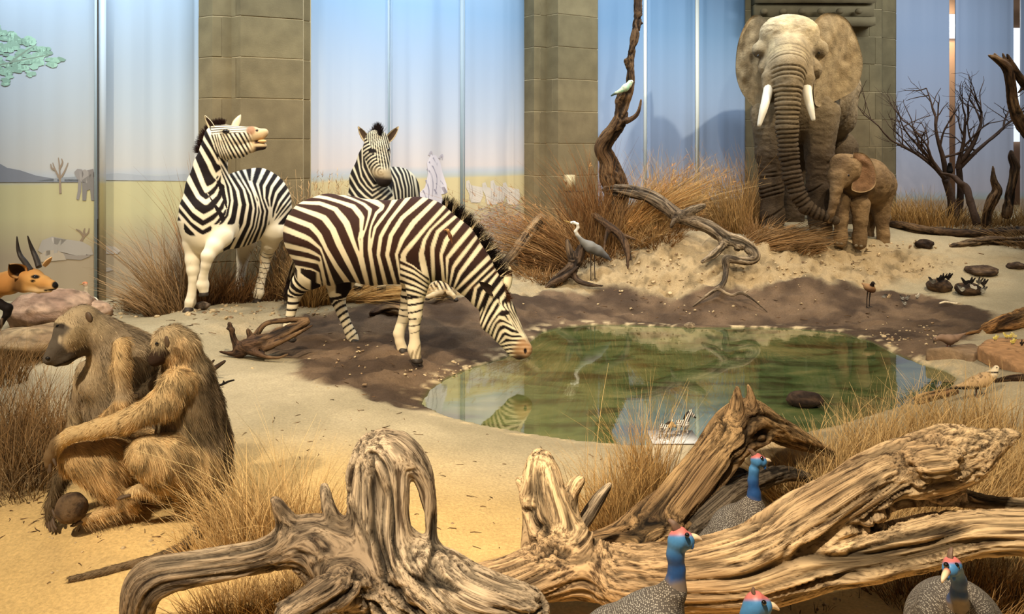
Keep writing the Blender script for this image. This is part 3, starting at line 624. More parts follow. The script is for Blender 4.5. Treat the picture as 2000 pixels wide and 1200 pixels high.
def zebra_2():
    """chest towards us, head flung up and round, one forefoot lifted"""
    B = Body(); lat = np.array([.966, -.26, 0])
    B.chain('torso', [(408,428,7.95,50), (430,420,8.1,62), (462,412,8.28,66), (490,400,8.46,64), (512,392,8.62,58)], .12, lat, .86)
    B.ball((408,455,7.93,44), .1); B.ball((530,400,8.6,34), .1); B.ball((505,352,8.55,18), .1)
    B.chain('neck', [(404,404,7.98,50), (406,366,7.99,38), (411,325,7.98,29), (420,292,7.96,25), (424,278,7.95,23)], .10)
    B.chain('head', [(424,268,7.95,24), (442,270,7.93,25), (468,268,7.90,20), (492,263,7.88,15), (510,262,7.87,11)], .035)
    B.chain('head', [(424,280,7.95,22), (446,290,7.92,21), (468,293,7.90,15), (490,288,7.88,10), (506,286,7.87,8)], .03)
    B.ball((517,259,7.86,7.5), .02, 'head'); B.ball((513,285,7.865,8), .02, 'head')
    B.cone(P(498,277,7.78), P(528,274,7.78), .018, .03, .012, 'head', None, 1, True); B.cone(P(498,277,7.9), P(528,274,7.9), .018, .03, .012, 'head', None, 1, True)
    B.ball((440,257,7.83,10), .02, 'head')
    B.chain('fore', [(384,440,7.92,34), (376,476,7.89,17), (376,508,7.87,13), (377,528,7.86,11.5), (378,545,7.86,9), (374,578,7.86,8), (372,590,7.86,10), (369,600,7.86,8.5)], .05)
    B.chain('lift', [(428,440,7.90,36), (432,462,7.82,21), (418,482,7.72,15), (406,500,7.66,12.5), (402,518,7.66,9), (397,542,7.68,8), (396,556,7.69,11), (398,568,7.69,9)], .04)
    B.chain('hind', [(526,418,8.5,42), (534,450,8.44,24), (528,475,8.5,15), (519,500,8.6,12.5), (516,525,8.6,8.5), (508,557,8.58,8), (505,572,8.57,10), (503,580,8.57,8.5)], .06)
    B.chain('hindfar', [(482,420,8.7,36), (480,470,8.75,20), (474,505,8.85,11), (470,540,8.85,8), (466,575,8.82,9)], .06)
    V, Q = B.mesh(.0085); p = proj(V); q = B.query(V)
    T = lambda l: px_lines(l, 4, 330, 200)
    chest = T([[(300,200),(350,320),(400,420),(440,460)], [(265,270),(330,370),(385,470),(420,500)], [(255,370),(320,480),(360,590),(385,560),(430,500)], [(215,515),(262,640),(290,695),(350,650),(392,585),(405,500)], [(185,650),(230,735),(290,782),(365,720),(412,630),(410,500)],
               [(125,760),(190,850),(270,905),(360,850),(425,745),(420,640),(405,540)], [(105,840),(180,930),(262,985),(360,930),(440,830),(446,740),(424,620)], [(100,900),(180,990),(262,1060),(360,1000),(452,880),(456,800),(440,700)]])
    side = T([[(395,540),(435,640),(462,760),(440,870),(360,960)], [(430,560),(478,660),(492,770),(470,890),(400,1000)], [(470,580),(535,690),(556,800),(530,950),(460,1060)], [(515,568),(588,680),(618,800),(590,950),(530,1070)],
              [(565,590),(640,720),(664,830),(645,960),(590,1080)], [(600,560),(655,690),(690,790),(692,860),(668,980),(620,1080)], [(655,545),(640,620),(700,760),(716,860),(692,980),(645,1085)], [(735,545),(690,640),(722,760),(752,850),(735,960),(690,1085)],
              [(800,560),(742,660),(745,750),(785,850),(770,960),(740,1080)], [(855,590),(806,660),(782,750),(795,860),(790,960),(770,1040)], [(900,635),(838,710),(805,830),(800,960),(790,1040)], [(930,690),(862,780),(830,860),(806,960)],
              [(935,745),(872,830),(815,920)], [(930,800),(860,890),(805,960)], [(920,850),(840,940),(790,990)]])
    bc = bands(p, chest, .2, 4); bs = bands(p, side, .2, 4); sep = line_sd(p, T([[(400,500),(415,570),(448,650),(470,770),(440,890),(360,990)]])[0])
    ref = line_sd(np.array([[500., 400.]]), T([[(400,500),(415,570),(448,650),(470,770),(440,890),(360,990)]])[0])[0]
    w = sstep(-1, 1, sep*np.sign(ref)); Bk = bc*(1-w)+bs*w
    Bk = Bk-2*sstep(452, 470, p[:, 1])*(p[:, 0] < 436)                                   # plain lower chest
    for t, y0 in (('hind', 440), ('hindfar', 440), ('fore', 430), ('lift', 440)):
        d, s = q[t]; o = np.minimum.reduce([q[x][0] for x in q if x != t]); w = sstep(.01, -.01, d-o)*sstep(y0-6, y0+10, p[:, 1])
        rb = leg_bands(s, .055, .3, .12, .2, .7)-2*(1-sstep(485, 500, p[:, 1])*(t == 'hind')); Bk = Bk*(1-w)+rb*w
    hm = sstep(.008, -.012, q['head'][0]-q['neck'][0])*(p[:, 0] > 412)
    cheek = T([[(340,230),(372,330),(410,440)], [(365,235),(390,340),(430,450)], [(385,250),(412,350),(455,455)], [(400,270),(435,360),(482,455)], [(425,275),(465,370),(512,455)], [(450,280),(495,360),(545,450)], [(478,275),(522,350),(572,435)],
               [(505,262),(548,330),(598,415)], [(535,250),(572,310),(615,385)], [(570,240),(598,290),(635,360)], [(600,235),(622,280),(648,335)]])
    front = T([[(400,262),(500,245),(610,245)], [(400,240),(500,228),(610,230)], [(400,222),(500,212),(610,216)], [(400,205),(500,198),(610,204)], [(400,188),(500,185),(610,192)], [(400,172),(500,172),(610,180)]])
    fc = bands(p, cheek, .24, 2.6, .7, 3); ff = bands(p, front, .25, 2.4, .6, 3); w = sstep(1, -1, p[:, 1]-(262-(p[:, 0]-430)*.06)); H = fc*(1-w)+ff*w; Bk = sstep(-.35, .35, Bk*(1-hm)+H*hm)
    dk = srgb(26,18,16); c = mixc(srgb(240,228,200), dk, np.clip(Bk, 0, 1)); mz = hm*sstep(482, 497, p[:, 0])
    c = mixc(c, srgb(206,180,140), mz); c = mixc(c, srgb(140,92,62), hm*sstep(12, 6, np.hypot(p[:, 0]-490, p[:, 1]-254))*.8); c = mixc(c, srgb(50,36,30), hm*sstep(492, 502, p[:, 0])*sstep(284, 288, p[:, 1])); c = mixc(c, srgb(66,40,34), hm*sstep(5, 2, np.abs(p[:, 1]-277+(p[:, 0]-505)*.1))*sstep(494, 500, p[:, 0]))
    c = mixc(c, srgb(22,14,12), hm*sstep(3.6, 2.4, np.hypot(p[:, 0]-502, (p[:, 1]-255)*1.2))); c = mixc(c, srgb(18,12,12), hm*sstep(7, 5, np.hypot((p[:, 0]-441)*.8, (p[:, 1]-257)*1.4)))
    z = mesh_obj('zebra', V, Q, FUR, col=c, origin=(*P(440,600,8.2)[:2], gz(*P(440,600,8.2)[:2])))
    tag(z, 'black and white zebra rearing its head with open mouth, one foreleg lifted', 'zebra')
    for pt, d, w_ in (((369,610),7.85,.05), ((502,591),8.56,.048), ((465,586),8.82,.046)): hoof(pt, d, w_, z, .05, (-.3, -.6))
    hoof((398,578), 7.69, .046, z, .05, (.1, -.3)); rng = np.random.RandomState(2); eye((441,257), 7.80, .02, z)
    V2, Q2 = ellipsoid(P(512,276,7.84), np.array([(.045,-.01,0), (0,.03,0), (0,.0,.017)])); mesh_obj('teeth', V2, Q2, mat('old_teeth', srgb(222,176,116), .4), z)
    pts = [P(*x) for x in [(392,300,8.02),(396,282,8.02),(404,264,8.0),(416,250,7.97),(428,246,7.94),(436,250,7.92)]]
    tuft('mane', pts, 1500, .085, .006, z, rng, None, lambda t: np.tile(srgb(48,26,20), (len(t), 1))*rng.uniform(.5, 1.1, (len(t), 1)), .22, dirs=np.array([(-.9,.1,.2), (-.9,.1,.3), (-.7,.1,.6), (-.1,0,1), (.05,0,1), (.2,0,.9)]))
    el = lambda t, u, l: srgb(58,40,32) if l == 0 and abs(u) < .72 and t < .85 else srgb(228,214,180)
    ear('ear', P(418,258,7.90), P(399,226,7.90), (-.85,.35,.5), .05, z, el); ear('ear', P(456,250,7.92), P(470,224,7.94), (.8,.5,.35), .042, z, lambda t, u, l: srgb(236,224,192) if l or abs(u) > .5 else srgb(150,130,104))
zebra_2()
def zebra_3():
    """standing behind the drinking zebra, face turned to us"""
    B = Body(); lat = np.array([.93, -.36, 0])
    B.chain('torso', [(728,400,8.75,46), (752,388,8.95,54), (772,380,9.2,50), (780,372,9.35,42)], .12, lat, .85); B.ball((725,410,8.72,44), .1)
    B.chain('neck', [(726,392,8.76,46), (722,350,8.76,36), (728,312,8.74,27), (736,285,8.72,23)], .1)
    B.chain('head', [(736,277,8.70,24), (737,298,8.63,24), (741,318,8.56,19.5), (746,338,8.50,16), (750,350,8.48,15.5)], .035); B.chain('head', [(732,300,8.68,20), (742,330,8.58,15), (750,352,8.50,12)], .03)
    for i, (x, y, d) in enumerate(((700,500,8.7), (745,500,8.75), (782,470,9.3), (760,470,9.4))):
        B.chain('leg', [(x,y-90,d,30), (x,y-20,d,18), (x,y+20,d,10), (x,y+60,d,8), (x,y+76-i,d,9)], .05)
    V, Q = B.mesh(.009); p = proj(V); q = B.query(V); T = lambda l: px_lines(l, 4.4455, 600, 230)
    chest = T([[(560,200),(540,300),(570,420),(640,520)], [(505,270),(505,370),(545,470),(600,550),(650,560)], [(480,340),(480,430),(530,530),(575,595),(640,570)], [(455,420),(470,510),(520,590),(568,632),(650,590)], [(430,500),(455,560),(510,625),(565,678),(640,625),(700,590)],
              [(405,560),(440,620),(500,680),(562,720),(640,670),(720,600)], [(385,620),(430,690),(500,740),(560,765),(650,710),(730,640)], [(380,690),(430,750),(500,800),(560,820),(660,760),(745,690)]])
    side = T([[(690,480),(735,600),(760,740)], [(700,440),(758,560),(785,740)], [(715,415),(780,530),(810,640),(812,740)], [(745,395),(808,500),(838,620),(842,740)], [(785,385),(838,480),(868,600),(872,740)], [(820,388),(868,480),(896,600),(900,740)], [(855,405),(898,490),(920,600),(922,740)], [(890,440),(925,520),(945,640)]])
    sp = line_sd(p, T([[(690,430),(735,560),(745,690)]])[0]); rf = line_sd(np.array([[800., 370.]]), T([[(690,430),(735,560),(745,690)]])[0])[0]
    w = sstep(-1, 1, sp*np.sign(rf)); Bk = bands(p, chest, .17, 3.5)*(1-w)+bands(p, side, .2, 3)*w
    hm = sstep(.008, -.012, q['head'][0]-q['neck'][0])
    rad = np.hypot(p[:, 0]-(600+640/4.4455), p[:, 1]-(230+470/4.4455)); fc = np.clip((np.abs((rad/6.2) % 1-.5)*2-.44)*4, -1, 1)
    cx = 735+(p[:, 1]-265)*.13; a = (p[:, 0]-cx)/(3.6+np.clip(p[:, 1]-262, 0, 60)*.03); ff = np.clip((np.abs(a % 1-.5)*2-.48)*4, -1, 1)
    w = sstep(-2, 2, (p[:, 0]-cx)+9+np.clip(300-p[:, 1], -40, 40)*.35); H = fc*(1-w)+ff*w-2*w*sstep(320, 345, p[:, 1]); Bk = sstep(-.35, .35, Bk*(1-hm)+H*hm)
    c = mixc(srgb(206,196,168), srgb(26,20,18), np.clip(Bk, 0, 1)); c = mixc(c, srgb(170,150,116), hm*sstep(322, 340, p[:, 1])*.8)
    c = mixc(c, srgb(44,36,32), hm*sstep(340, 352, p[:, 1]-(p[:, 0]-748)*.1)); c = mixc(c, srgb(20,14,12), hm*sstep(7, 5, np.hypot((p[:, 0]-727)*.8, (p[:, 1]-295)*1.3)))
    z = mesh_obj('zebra', V, Q, FUR, col=c, origin=(*P(745,576,9.0)[:2], gz(*P(745,576,9.0)[:2])))
    tag(z, 'zebra standing behind the drinking one, ears pricked, face turned to the viewer', 'zebra')
    rng = np.random.RandomState(4); eye((727,295), 8.535, .02, z); eye((757,293), 8.58, .018, z)
    for i, (x, y, d) in enumerate(((700,500,8.7), (745,500,8.75), (782,470,9.3), (760,470,9.4))): hoof((x, y+86-i), d, .048, z, .05, (-.2, -.5))
    pts = [P(*x) for x in [(716,330,8.9),(722,300,8.85),(726,278,8.78),(733,262,8.72),(738,258,8.66),(742,268,8.6)]]
    tuft('mane', pts, 1500, .11, .007, z, rng, None, lambda t: np.tile(srgb(36,24,22), (len(t), 1))*rng.uniform(.5, 1.1, (len(t), 1)), .22, dirs=np.array([(-.7,.5,.5), (-.5,.3,.7), (-.2,0,1), (0,0,1), (.1,-.1,1), (.2,-.2,.9)]))
    ef = lambda t, u, l: srgb(74,58,46) if l == 0 and abs(u) < .75 and .15 < t < .85 else srgb(206,188,154)
    ear('ear', P(719,278,8.68), P(699,247,8.68), (-.8,.1,.6), .048, z, ef); ear('ear', P(754,278,8.68), P(779,247,8.70), (-.8,-.1,-.6), .046, z, ef)
zebra_3()
# a young zebra lying down beyond the drinking one
def foal():
    B = Body()
    B.chain('body', [(848,570,8.85,14), (862,566,8.9,18), (885,572,9.0,20), (905,578,9.05,16)], .06); B.chain('leg', [(866,556,8.8,13), (858,571,8.7,8), (846,577,8.62,5.5), (836,581,8.6,5)], .03)
    B.chain('leg', [(880,560,8.8,10), (878,572,8.72,6), (886,578,8.7,4.2), (889,584,8.7,3.6)], .03); B.chain('head', [(908,570,9.0,10), (928,576,8.95,8), (944,582,8.9,6)], .03)
    V, Q = B.mesh(.009); p = proj(V); st = sstep(.4, .7, np.abs(((p[:, 0]*.8-p[:, 1]*.4+6*fbm(V*6, 2))/7.) % 1-.5)*2)*sstep(572, 562, p[:, 1]); c = mixc(srgb(214,192,152), srgb(40,28,22), st)
    z = mesh_obj('zebra_foal', V, Q, FUR, col=c, origin=(*P(880,585,8.9)[:2], gz(*P(880,585,8.9)[:2]))); tag(z, 'pale young zebra lying on the sand under the neck of the drinking zebra', 'zebra')
    hoof((836,586), 8.6, .028, z, .03, (-.4, -.2)); hoof((890,588), 8.7, .026, z, .03, (.3, -.3))
    e = lambda t, u, l: srgb(200,176,136)
    ear('ear', P(908,564,8.97), P(902,554,8.97), (1,0,.3), .02, z, e)
foal()
zebra_1()
# ------------------------------------------------------------------ elephants
HIDE = mat('wrinkled_hide', None, .85, .2, bump=(48, .9, .014), noise=(14, .2))
IVORY = mat('ivory', srgb(240,232,210), .35, .4, noise=(6, .06))
def sheet(name, outline, depth, thick, parent, m, colf, rings=12, n=72, wav=.0, seed=0):
    """thick curved flap (an ear): outline in px, depth(px, py) in metres"""
    o = catmull(np.vstack([outline, outline[:1]]), n+1)[:-1]; c = o.mean(0); V = []; W = []
    for k in range(rings+1):
        r = k/rings
        for x, y in c+(o-c)*r:
            d = depth(x, y)+wav*(float(vnoise([[x*.06+seed, y*.06, r*3]])[0])-.5); V.append(P(x, y, d)); W.append(r)
    V = np.array(V); W = np.array(W); back = V+np.array([0, 1, 0])*(thick*np.sqrt(np.clip(1.02-W**2, 0, 1)))[:, None]; N = len(V)
    i = np.arange(rings)[:, None]; j = np.arange(n)[None]; j2 = (j+1) % n
    Q = np.stack(np.broadcast_arrays(i*n+j, i*n+j2, (i+1)*n+j2, (i+1)*n+j), -1).reshape(-1, 4); k = rings*n+np.arange(n); k2 = rings*n+(np.arange(n)+1) % n
    Q = np.concatenate([Q[:, ::-1], Q+N, np.stack([k, k2, k2+N, k+N], 1)]); VV = np.concatenate([V, back])
    return mesh_obj(name, VV, Q, m, parent, col=colf(VV, np.concatenate([W, W])))
def tusk(pts, parent):
    V, Fs = tube([P(*x[:3]) for x in pts], [x[3]*x[2]/F for x in pts], 12, 16); return mesh_obj('tusk', V, Fs, IVORY, parent)
def nails(pts, parent, r=.05):
    for x, y, d in pts:
        V, Q = ellipsoid(P(x, y, d), np.diag([r, r*.5, r*.75]), 10, 6); mesh_obj('toenail', V, Q, mat('toenail', srgb(120,106,84), .6), parent)
def elephant():
    B = Body()
    B.chain('head', [(1541,84,11.08,50), (1541,118,10.95,44)], .12); B.ball((1517,66,11.0,32), .1, 'head'); B.ball((1566,66,11.0,32), .1, 'head'); B.ball((1541,56,11.02,27), .08, 'head')
    B.ball((1486,98,11.05,17), .08, 'head'); B.ball((1600,96,11.0,17), .08, 'head'); B.ball((1500,132,10.98,18), .08, 'head'); B.ball((1586,134,10.95,18), .08, 'head')
    B.chain('head', [(1520,122,10.84,20), (1503,152,10.72,14), (1499,172,10.68,10)], .06); B.chain('head', [(1564,122,10.84,20), (1576,152,10.7,14), (1577,172,10.66,10)], .06)
    B.chain('trunk', [(1540,104,10.80,36), (1540,132,10.66,31), (1539,165,10.56,25.5), (1538,205,10.52,22), (1537,250,10.5,20), (1540,300,10.5,18), (1547,345,10.48,17), (1558,380,10.46,15.5), (1574,404,10.44,13.5), (1596,417,10.42,11), (1614,423,10.41,9.5), (1631,431,10.41,8)], .09)
    B.chain('body', [(1552,175,11.55,74), (1572,185,12.0,82), (1590,185,12.4,72)], .2); B.ball((1545,225,11.5,60), .2); B.ball((1640,170,12.2,38), .15); B.ball((1630,230,12.2,40), .2)
    B.chain('leg', [(1500,222,11.34,34), (1503,300,11.28,25), (1507,372,11.25,21), (1509,418,11.25,20.5), (1509,444,11.24,22)], .1)
    B.chain('leg', [(1604,220,11.3,36), (1600,300,11.22,26), (1597,365,11.18,20.5), (1601,418,11.16,20), (1602,444,11.15,22)], .1)
    B.chain('leg', [(1540,300,12.4,36), (1545,380,12.35,22), (1546,420,12.35,21), (1546,436,12.35,22)], .1); B.chain('leg', [(1640,290,12.45,34), (1642,380,12.4,23), (1643,432,12.4,22)], .1)
    V, Q = B.mesh(.0118); q = B.query(V); N = normals(V, Q)
    d, s = q['trunk']; o = np.minimum(q['head'][0], q['body'][0]); tw = sstep(.05, -.05, d-o); ph = s/.058+.5*fbm(V*6, 2)
    ridge = (1-np.abs(2*(ph % 1)-1)); disp = tw*(sstep(0, .5, ridge)-.75)*.030*sstep(.1, .35, s)
    ld, ls = q['leg']; lw = sstep(.04, -.04, ld-q['body'][0])*(1-tw); rr = 1-np.abs(2*fbm(V*np.array([6, 6, 13.]), 3)-1); disp += lw*(rr-.75)*.03*sstep(.3, .9, ls)
    disp += (1-np.abs(2*fbm(V*np.array([7, 7, 11.])+5, 4)-1)-.75)*.022*(1-tw); V = V+N*disp[:, None]
    p = proj(V); low = sstep(150, 330, p[:, 1]); c = mixc(srgb(146,128,98), srgb(76,62,46), low); hd = sstep(.05, -.1, q['head'][0]-q['body'][0]); c = mixc(c, srgb(176,158,124), hd*sstep(150, 60, p[:, 1]))  # lower body and legs darkened to paint in their shade
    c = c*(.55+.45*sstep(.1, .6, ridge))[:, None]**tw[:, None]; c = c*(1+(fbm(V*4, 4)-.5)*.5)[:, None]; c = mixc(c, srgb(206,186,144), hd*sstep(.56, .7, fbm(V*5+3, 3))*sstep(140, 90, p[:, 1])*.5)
    c = mixc(c, srgb(60,48,36), sstep(16, 6, np.hypot((p[:, 0]-1598)*.9, (p[:, 1]-103)*1.1))*.7+sstep(16, 6, np.hypot((p[:, 0]-1481)*.9, (p[:, 1]-108)*1.1))*.7)  # shade under the brows painted around both eyes
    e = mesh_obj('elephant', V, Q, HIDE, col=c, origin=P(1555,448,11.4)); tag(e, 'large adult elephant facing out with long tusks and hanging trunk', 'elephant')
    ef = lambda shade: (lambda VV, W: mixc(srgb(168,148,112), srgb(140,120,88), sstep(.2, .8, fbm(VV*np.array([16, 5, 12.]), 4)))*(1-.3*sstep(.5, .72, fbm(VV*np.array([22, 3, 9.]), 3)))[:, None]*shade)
    dl = lambda x, y: 11.05+.35*((1494-x)/55)+.10*math.sin((1494-x)*.09)
    sheet('ear', np.array([(1500,42),(1484,30),(1467,33),(1451,57),(1440,92),(1437,137),(1443,167),(1455,190),(1478,213),(1491,198),(1498,150),(1500,95)], float), dl, .05, e, HIDE, ef(.8), wav=.05, seed=3)  # this ear's colour is darkened as the side away from the light
    dr = lambda x, y: 11.02+.16*((x-1600)/85)+.05*math.sin((x-1590)*.07+y*.03)
    sheet('ear', np.array([(1584,48),(1608,27),(1633,27),(1654,38),(1668,60),(1678,88),(1685,118),(1682,148),(1670,174),(1650,188),(1628,199),(1596,208),(1589,180),(1592,137),(1588,90)], float), dr, .05, e, HIDE, ef(1.0), wav=.045, seed=8)
    tusk([(1501,172,10.66,9.5), (1497,192,10.55,9), (1490,218,10.46,7.5), (1482,247,10.42,3.5)], e); tusk([(1576,172,10.64,9.5), (1578,190,10.54,9), (1583,212,10.46,7.5), (1589,236,10.42,3.5)], e)
    eye((1599,104), 10.89, .017, e); eye((1481,109), 10.935, .017, e)
    nails([(1497,446,11.13), (1507,449,11.09), (1518,447,11.12), (1590,447,11.04), (1601,450,11.0), (1613,447,11.03)], e)
elephant()
def calf():
    B = Body()
    B.chain('body', [(1672,352,10.75,36), (1695,356,10.95,41), (1712,362,11.15,37)], .08); B.ball((1700,338,11.0,26), .08)
    B.chain('head', [(1650,332,10.55,30), (1640,345,10.5,24)], .07); B.ball((1640,318,10.52,17), .05, 'head'); B.ball((1660,322,10.56,20), .05, 'head')
    B.chain('trunk', [(1636,350,10.43,15), (1633,372,10.38,11), (1629,395,10.36,8.5), (1623,415,10.37,7), (1619,431,10.40,6)], .05)
    B.chain('leg', [(1643,395,10.62,17), (1643,430,10.6,12.5), (1642,460,10.6,12), (1642,471,10.6,12.5)], .05); B.chain('leg', [(1680,400,10.64,19), (1680,430,10.6,13.5), (1679,462,10.6,12.5), (1679,475,10.6,13)], .05)
    B.chain('leg', [(1718,390,11.1,24), (1722,425,11.08,14), (1725,458,11.05,11), (1725,471,11.05,12)], .05); B.chain('leg', [(1700,400,11.3,18), (1697,440,11.3,10), (1697,468,11.3,10)], .05)
    V, Q = B.mesh(.011); N = normals(V, Q); q = B.query(V); rr = 1-np.abs(2*fbm(V*np.array([9, 9, 16.]), 4)-1); V = V+N*((rr-.75)*.014)[:, None]
    c = mixc(srgb(138,112,78), srgb(106,84,58), sstep(.3, .7, fbm(V*5, 4)))*(1+(rr-.75)*.5)[:, None]
    e = mesh_obj('elephant_calf', V, Q, HIDE, col=c, origin=P(1685,482,10.8)); tag(e, 'small brown elephant calf beside the adult, its trunk touching the adult trunk', 'elephant')
    sheet('ear', np.array([(1667,298),(1687,300),(1704,317),(1712,346),(1706,367),(1687,376),(1669,374),(1663,366),(1671,336),(1666,315)], float), lambda x, y: 10.42+.10*((x-1665)/45), .03, e, HIDE,
          lambda VV, W: mixc(mixc(srgb(146,110,78), srgb(118,88,62), fbm(VV*8, 3)), srgb(190,164,120), sstep(.9, 1, W)*.6), wav=.06)
    eye((1657,343), 10.36, .016, e); nails([(1636,475,10.55), (1644,476,10.53), (1672,480,10.53), (1682,481,10.52), (1720,475,11.0), (1729,475,11.0)], e, .025)
    tuft('tail', [P(1733,352,11.2), P(1736,380,11.22)], 80, .18, .008, e, np.random.RandomState(3), None, lambda t: np.tile(srgb(70,52,36), (len(t), 1)), .08, dirs=np.array([(.1, 0, -1.)]*2))
calf()
# ------------------------------------------------------------------ baboons
PELT = mat('baboon_pelt', None, .85, .12, bump=(70, .4, .008))
SKIN = mat('bare_dark_skin', None, .55, .3, bump=(50, .3, .004))
def fur(V, Q, C, parent, n, L, w, rng, comb, mask=None, lift=.45, name='fur'):
    q = Q; A = np.linalg.norm(np.cross(V[q[:, 2]]-V[q[:, 0]], V[q[:, 3]]-V[q[:, 1]]), axis=1)
    if mask is not None: A = A*mask[q].mean(1)
    f = rng.choice(len(q), n, p=A/A.sum()); r = rng.rand(n, 2); a, b, c, d = (V[q[f, i]] for i in range(4))
    p = a*(1-r[:, :1])*(1-r[:, 1:])+b*r[:, :1]*(1-r[:, 1:])+c*r[:, :1]*r[:, 1:]+d*(1-r[:, :1])*r[:, 1:]
    N = normals(V, Q)[q[f, 0]]; k = comb(p); k = k-N*(k*N).sum(1)[:, None]; k /= np.maximum(np.linalg.norm(k, axis=1), 1e-6)[:, None]
    d0 = k+N*lift+rng.randn(n, 3)*.14; d0 /= np.linalg.norm(d0, axis=1)[:, None]
    cl = sstep(.3, .7, fbm(p*np.array([38, 38, 16.]), 2)); cc = C[q[f, 0]]*((.34+.95*cl)*(.75+.5*rng.rand(n)))[:, None]
    V2, Q2, C2 = blades(p-N*.002, d0, L(p)*rng.uniform(.6, 1.15, n), w, -N*.35*lift+np.array([0, 0, -.12]), rng, 3, cc, np.clip(cc*1.35, 0, .95))
    o = mesh_obj(name, V2, Q2, HAIR, parent, col=C2); o['kind'] = 'stuff'; return o
def digits(base, d0, n, L, w, spread, across, curl, parent, m, name):
    """n fingers or toes fanned from a palm: base point, direction, across vector"""
    base, d0, across, curl = (np.asarray(x, float) for x in (base, d0, across, curl)); parts = []
    for i in range(n):
        t = (i-(n-1)/2)/max(1, (n-1)/2); l = L*(1-.22*abs(t)-.06*(i == 0)); d = d0+across*t*spread; d /= np.linalg.norm(d); b = base+across*t*w*1.9
        pts = [b-d*.012, b+d*l*.35, b+d*l*.68+curl*l*.22, b+d*l*.92+curl*l*.55]; V, Fs = tube(pts, [w*1.05, w, w*.85, w*.5], 7, 9); parts.append((V, Fs))
    V, Fs, _ = join(parts); return mesh_obj(name, V, Fs, m, parent)
DSKIN = mat('dark_hand_skin', srgb(88,70,52), .6, .3, noise=(30, .2))
def baboon_a():
    B = Body()
    B.chain('torso', [(206,662,3.80,40), (240,700,3.84,54), (238,775,3.92,62), (262,870,3.95,72), (300,920,3.95,60)], .08); B.ball((282,700,3.95,36), .08); B.ball((178,748,3.78,24), .08)
    B.chain('head', [(160,632,3.74,36), (176,645,3.76,36)], .05); B.ball((122,634,3.70,15), .03, 'head'); B.ball((140,662,3.68,24), .04, 'head')
    B.chain('muzzle', [(130,656,3.68,24), (116,680,3.655,19), (102,697,3.64,14), (96,702,3.635,11)], .03); B.chain('muzzle', [(150,680,3.70,20), (128,700,3.66,13), (112,708,3.645,9)], .03)
    B.chain('arm', [(238,676,3.64,17), (236,720,3.60,16), (240,788,3.58,15), (165,868,3.66,15), (118,938,3.66,13), (100,988,3.63,11), (99,1012,3.62,10)], .03)
    B.chain('farm', [(168,722,3.95,18), (150,800,4.0,15), (140,905,4.0,12)], .04)
    B.chain('leg', [(276,898,3.76,50), (205,894,3.64,46), (150,890,3.58,32)], .05); B.chain('leg', [(158,902,3.57,30), (205,940,3.59,27), (236,968,3.61,17), (250,982,3.61,12)], .04); B.chain('leg', [(250,984,3.61,12), (205,1002,3.58,10.5), (165,1016,3.55,9)], .02)
    V, Q = B.mesh(.0075); q = B.query(V); p = proj(V)
    c = mixc(srgb(150,132,106), srgb(184,162,126), sstep(.35, .65, fbm(V*5, 3))); lg = sstep(.02, -.02, q['leg'][0]-q['torso'][0]); c = mixc(c, srgb(192,158,108), lg*.9)  # leg painted golden for the light falling on it
    ar = sstep(.01, -.01, q['arm'][0]-np.minimum(q['torso'][0], q['leg'][0])); c = mixc(c, srgb(188,158,112), ar*sstep(800, 700, p[:, 1])); c = mixc(c, srgb(96,80,58), ar*sstep(820, 900, p[:, 1]))
    mz = sstep(.006, -.006, q['muzzle'][0]-q['head'][0])*sstep(.03, .015, q['muzzle'][0])*(p[:, 1] < 730); c = mixc(c, srgb(84,75,64)*(.75+.5*fbm(V*40, 3))[:, None], mz); c = mixc(c, srgb(140,120,86), sstep(30, 14, np.hypot(p[:, 0]-152, p[:, 1]-662))*(1-mz)*.7)
    c = mixc(c, srgb(36,28,22), sstep(7, 3, np.abs(p[:, 1]-636-(p[:, 0]-112)*.15))*(p[:, 0] < 126)*.8); c = mixc(c, srgb(176,158,130), sstep(8, 3, np.hypot((p[:, 0]-117)*1.5, (p[:, 1]-664)*.7)))
    c = mixc(c, srgb(34,28,24), sstep(2.4, 1.2, np.abs(p[:, 1]-712+(p[:, 0]-118)*.42))*(p[:, 0] < 152)*mz)
    o = mesh_obj('baboon', V, Q, PELT, col=c, origin=P(230,1000,3.8)); tag(o, 'larger baboon with a long dark muzzle, hunched forward and looking down', 'baboon')
    rng = np.random.RandomState(5); bare = 1-np.clip(mz+sstep(.005, -.01, q['muzzle'][0])*0+sstep(120, 105, p[:, 0])*(p[:, 1] < 720), 0, 1)
    back = np.array([.45, .2, -.8])
    fur(V, Q, c, o, 30000, lambda p_: .022+.022*sstep(.75, .35, p_[:, 2])+.018*sstep(.02, .08, p_[:, 0]+1.9), .0021, rng, lambda p_: np.tile(back, (len(p_), 1))+(fbm(p_*5, 2)-.5)[:, None]*.8*np.array([1, 0, 0]), bare)
    V2, Q2 = ellipsoid(P(174,620,3.585), np.array([(.018,-.006,0), (.0,.01,0), (-.006,0,.024)])); mesh_obj('ear', V2, Q2, DSKIN, o); eye((113,638), 3.655, .009, o)
    V2, Q2 = ellipsoid(P(94,700,3.61), np.diag([.012,.01,.008])); mesh_obj('nostril', V2, Q2, mat('black_skin', srgb(22,18,16), .5), o)
    digits(P(100,1014,3.61), (.05,-.35,-.6), 4, .055, .0075, .3, (.9,-.4,0), (.6,-.1,-.25), o, DSKIN, 'fingers'); digits(P(104,1000,3.60), (.5,-.4,-.5), 1, .035, .007, 0, (1,0,0), (.3,0,-.3), o, DSKIN, 'thumb')
    digits(P(162,1018,3.545), (-.8,-.35,-.12), 5, .05, .0075, .3, (.2,-.5,0), (-.1,0,-.35), o, DSKIN, 'toes')
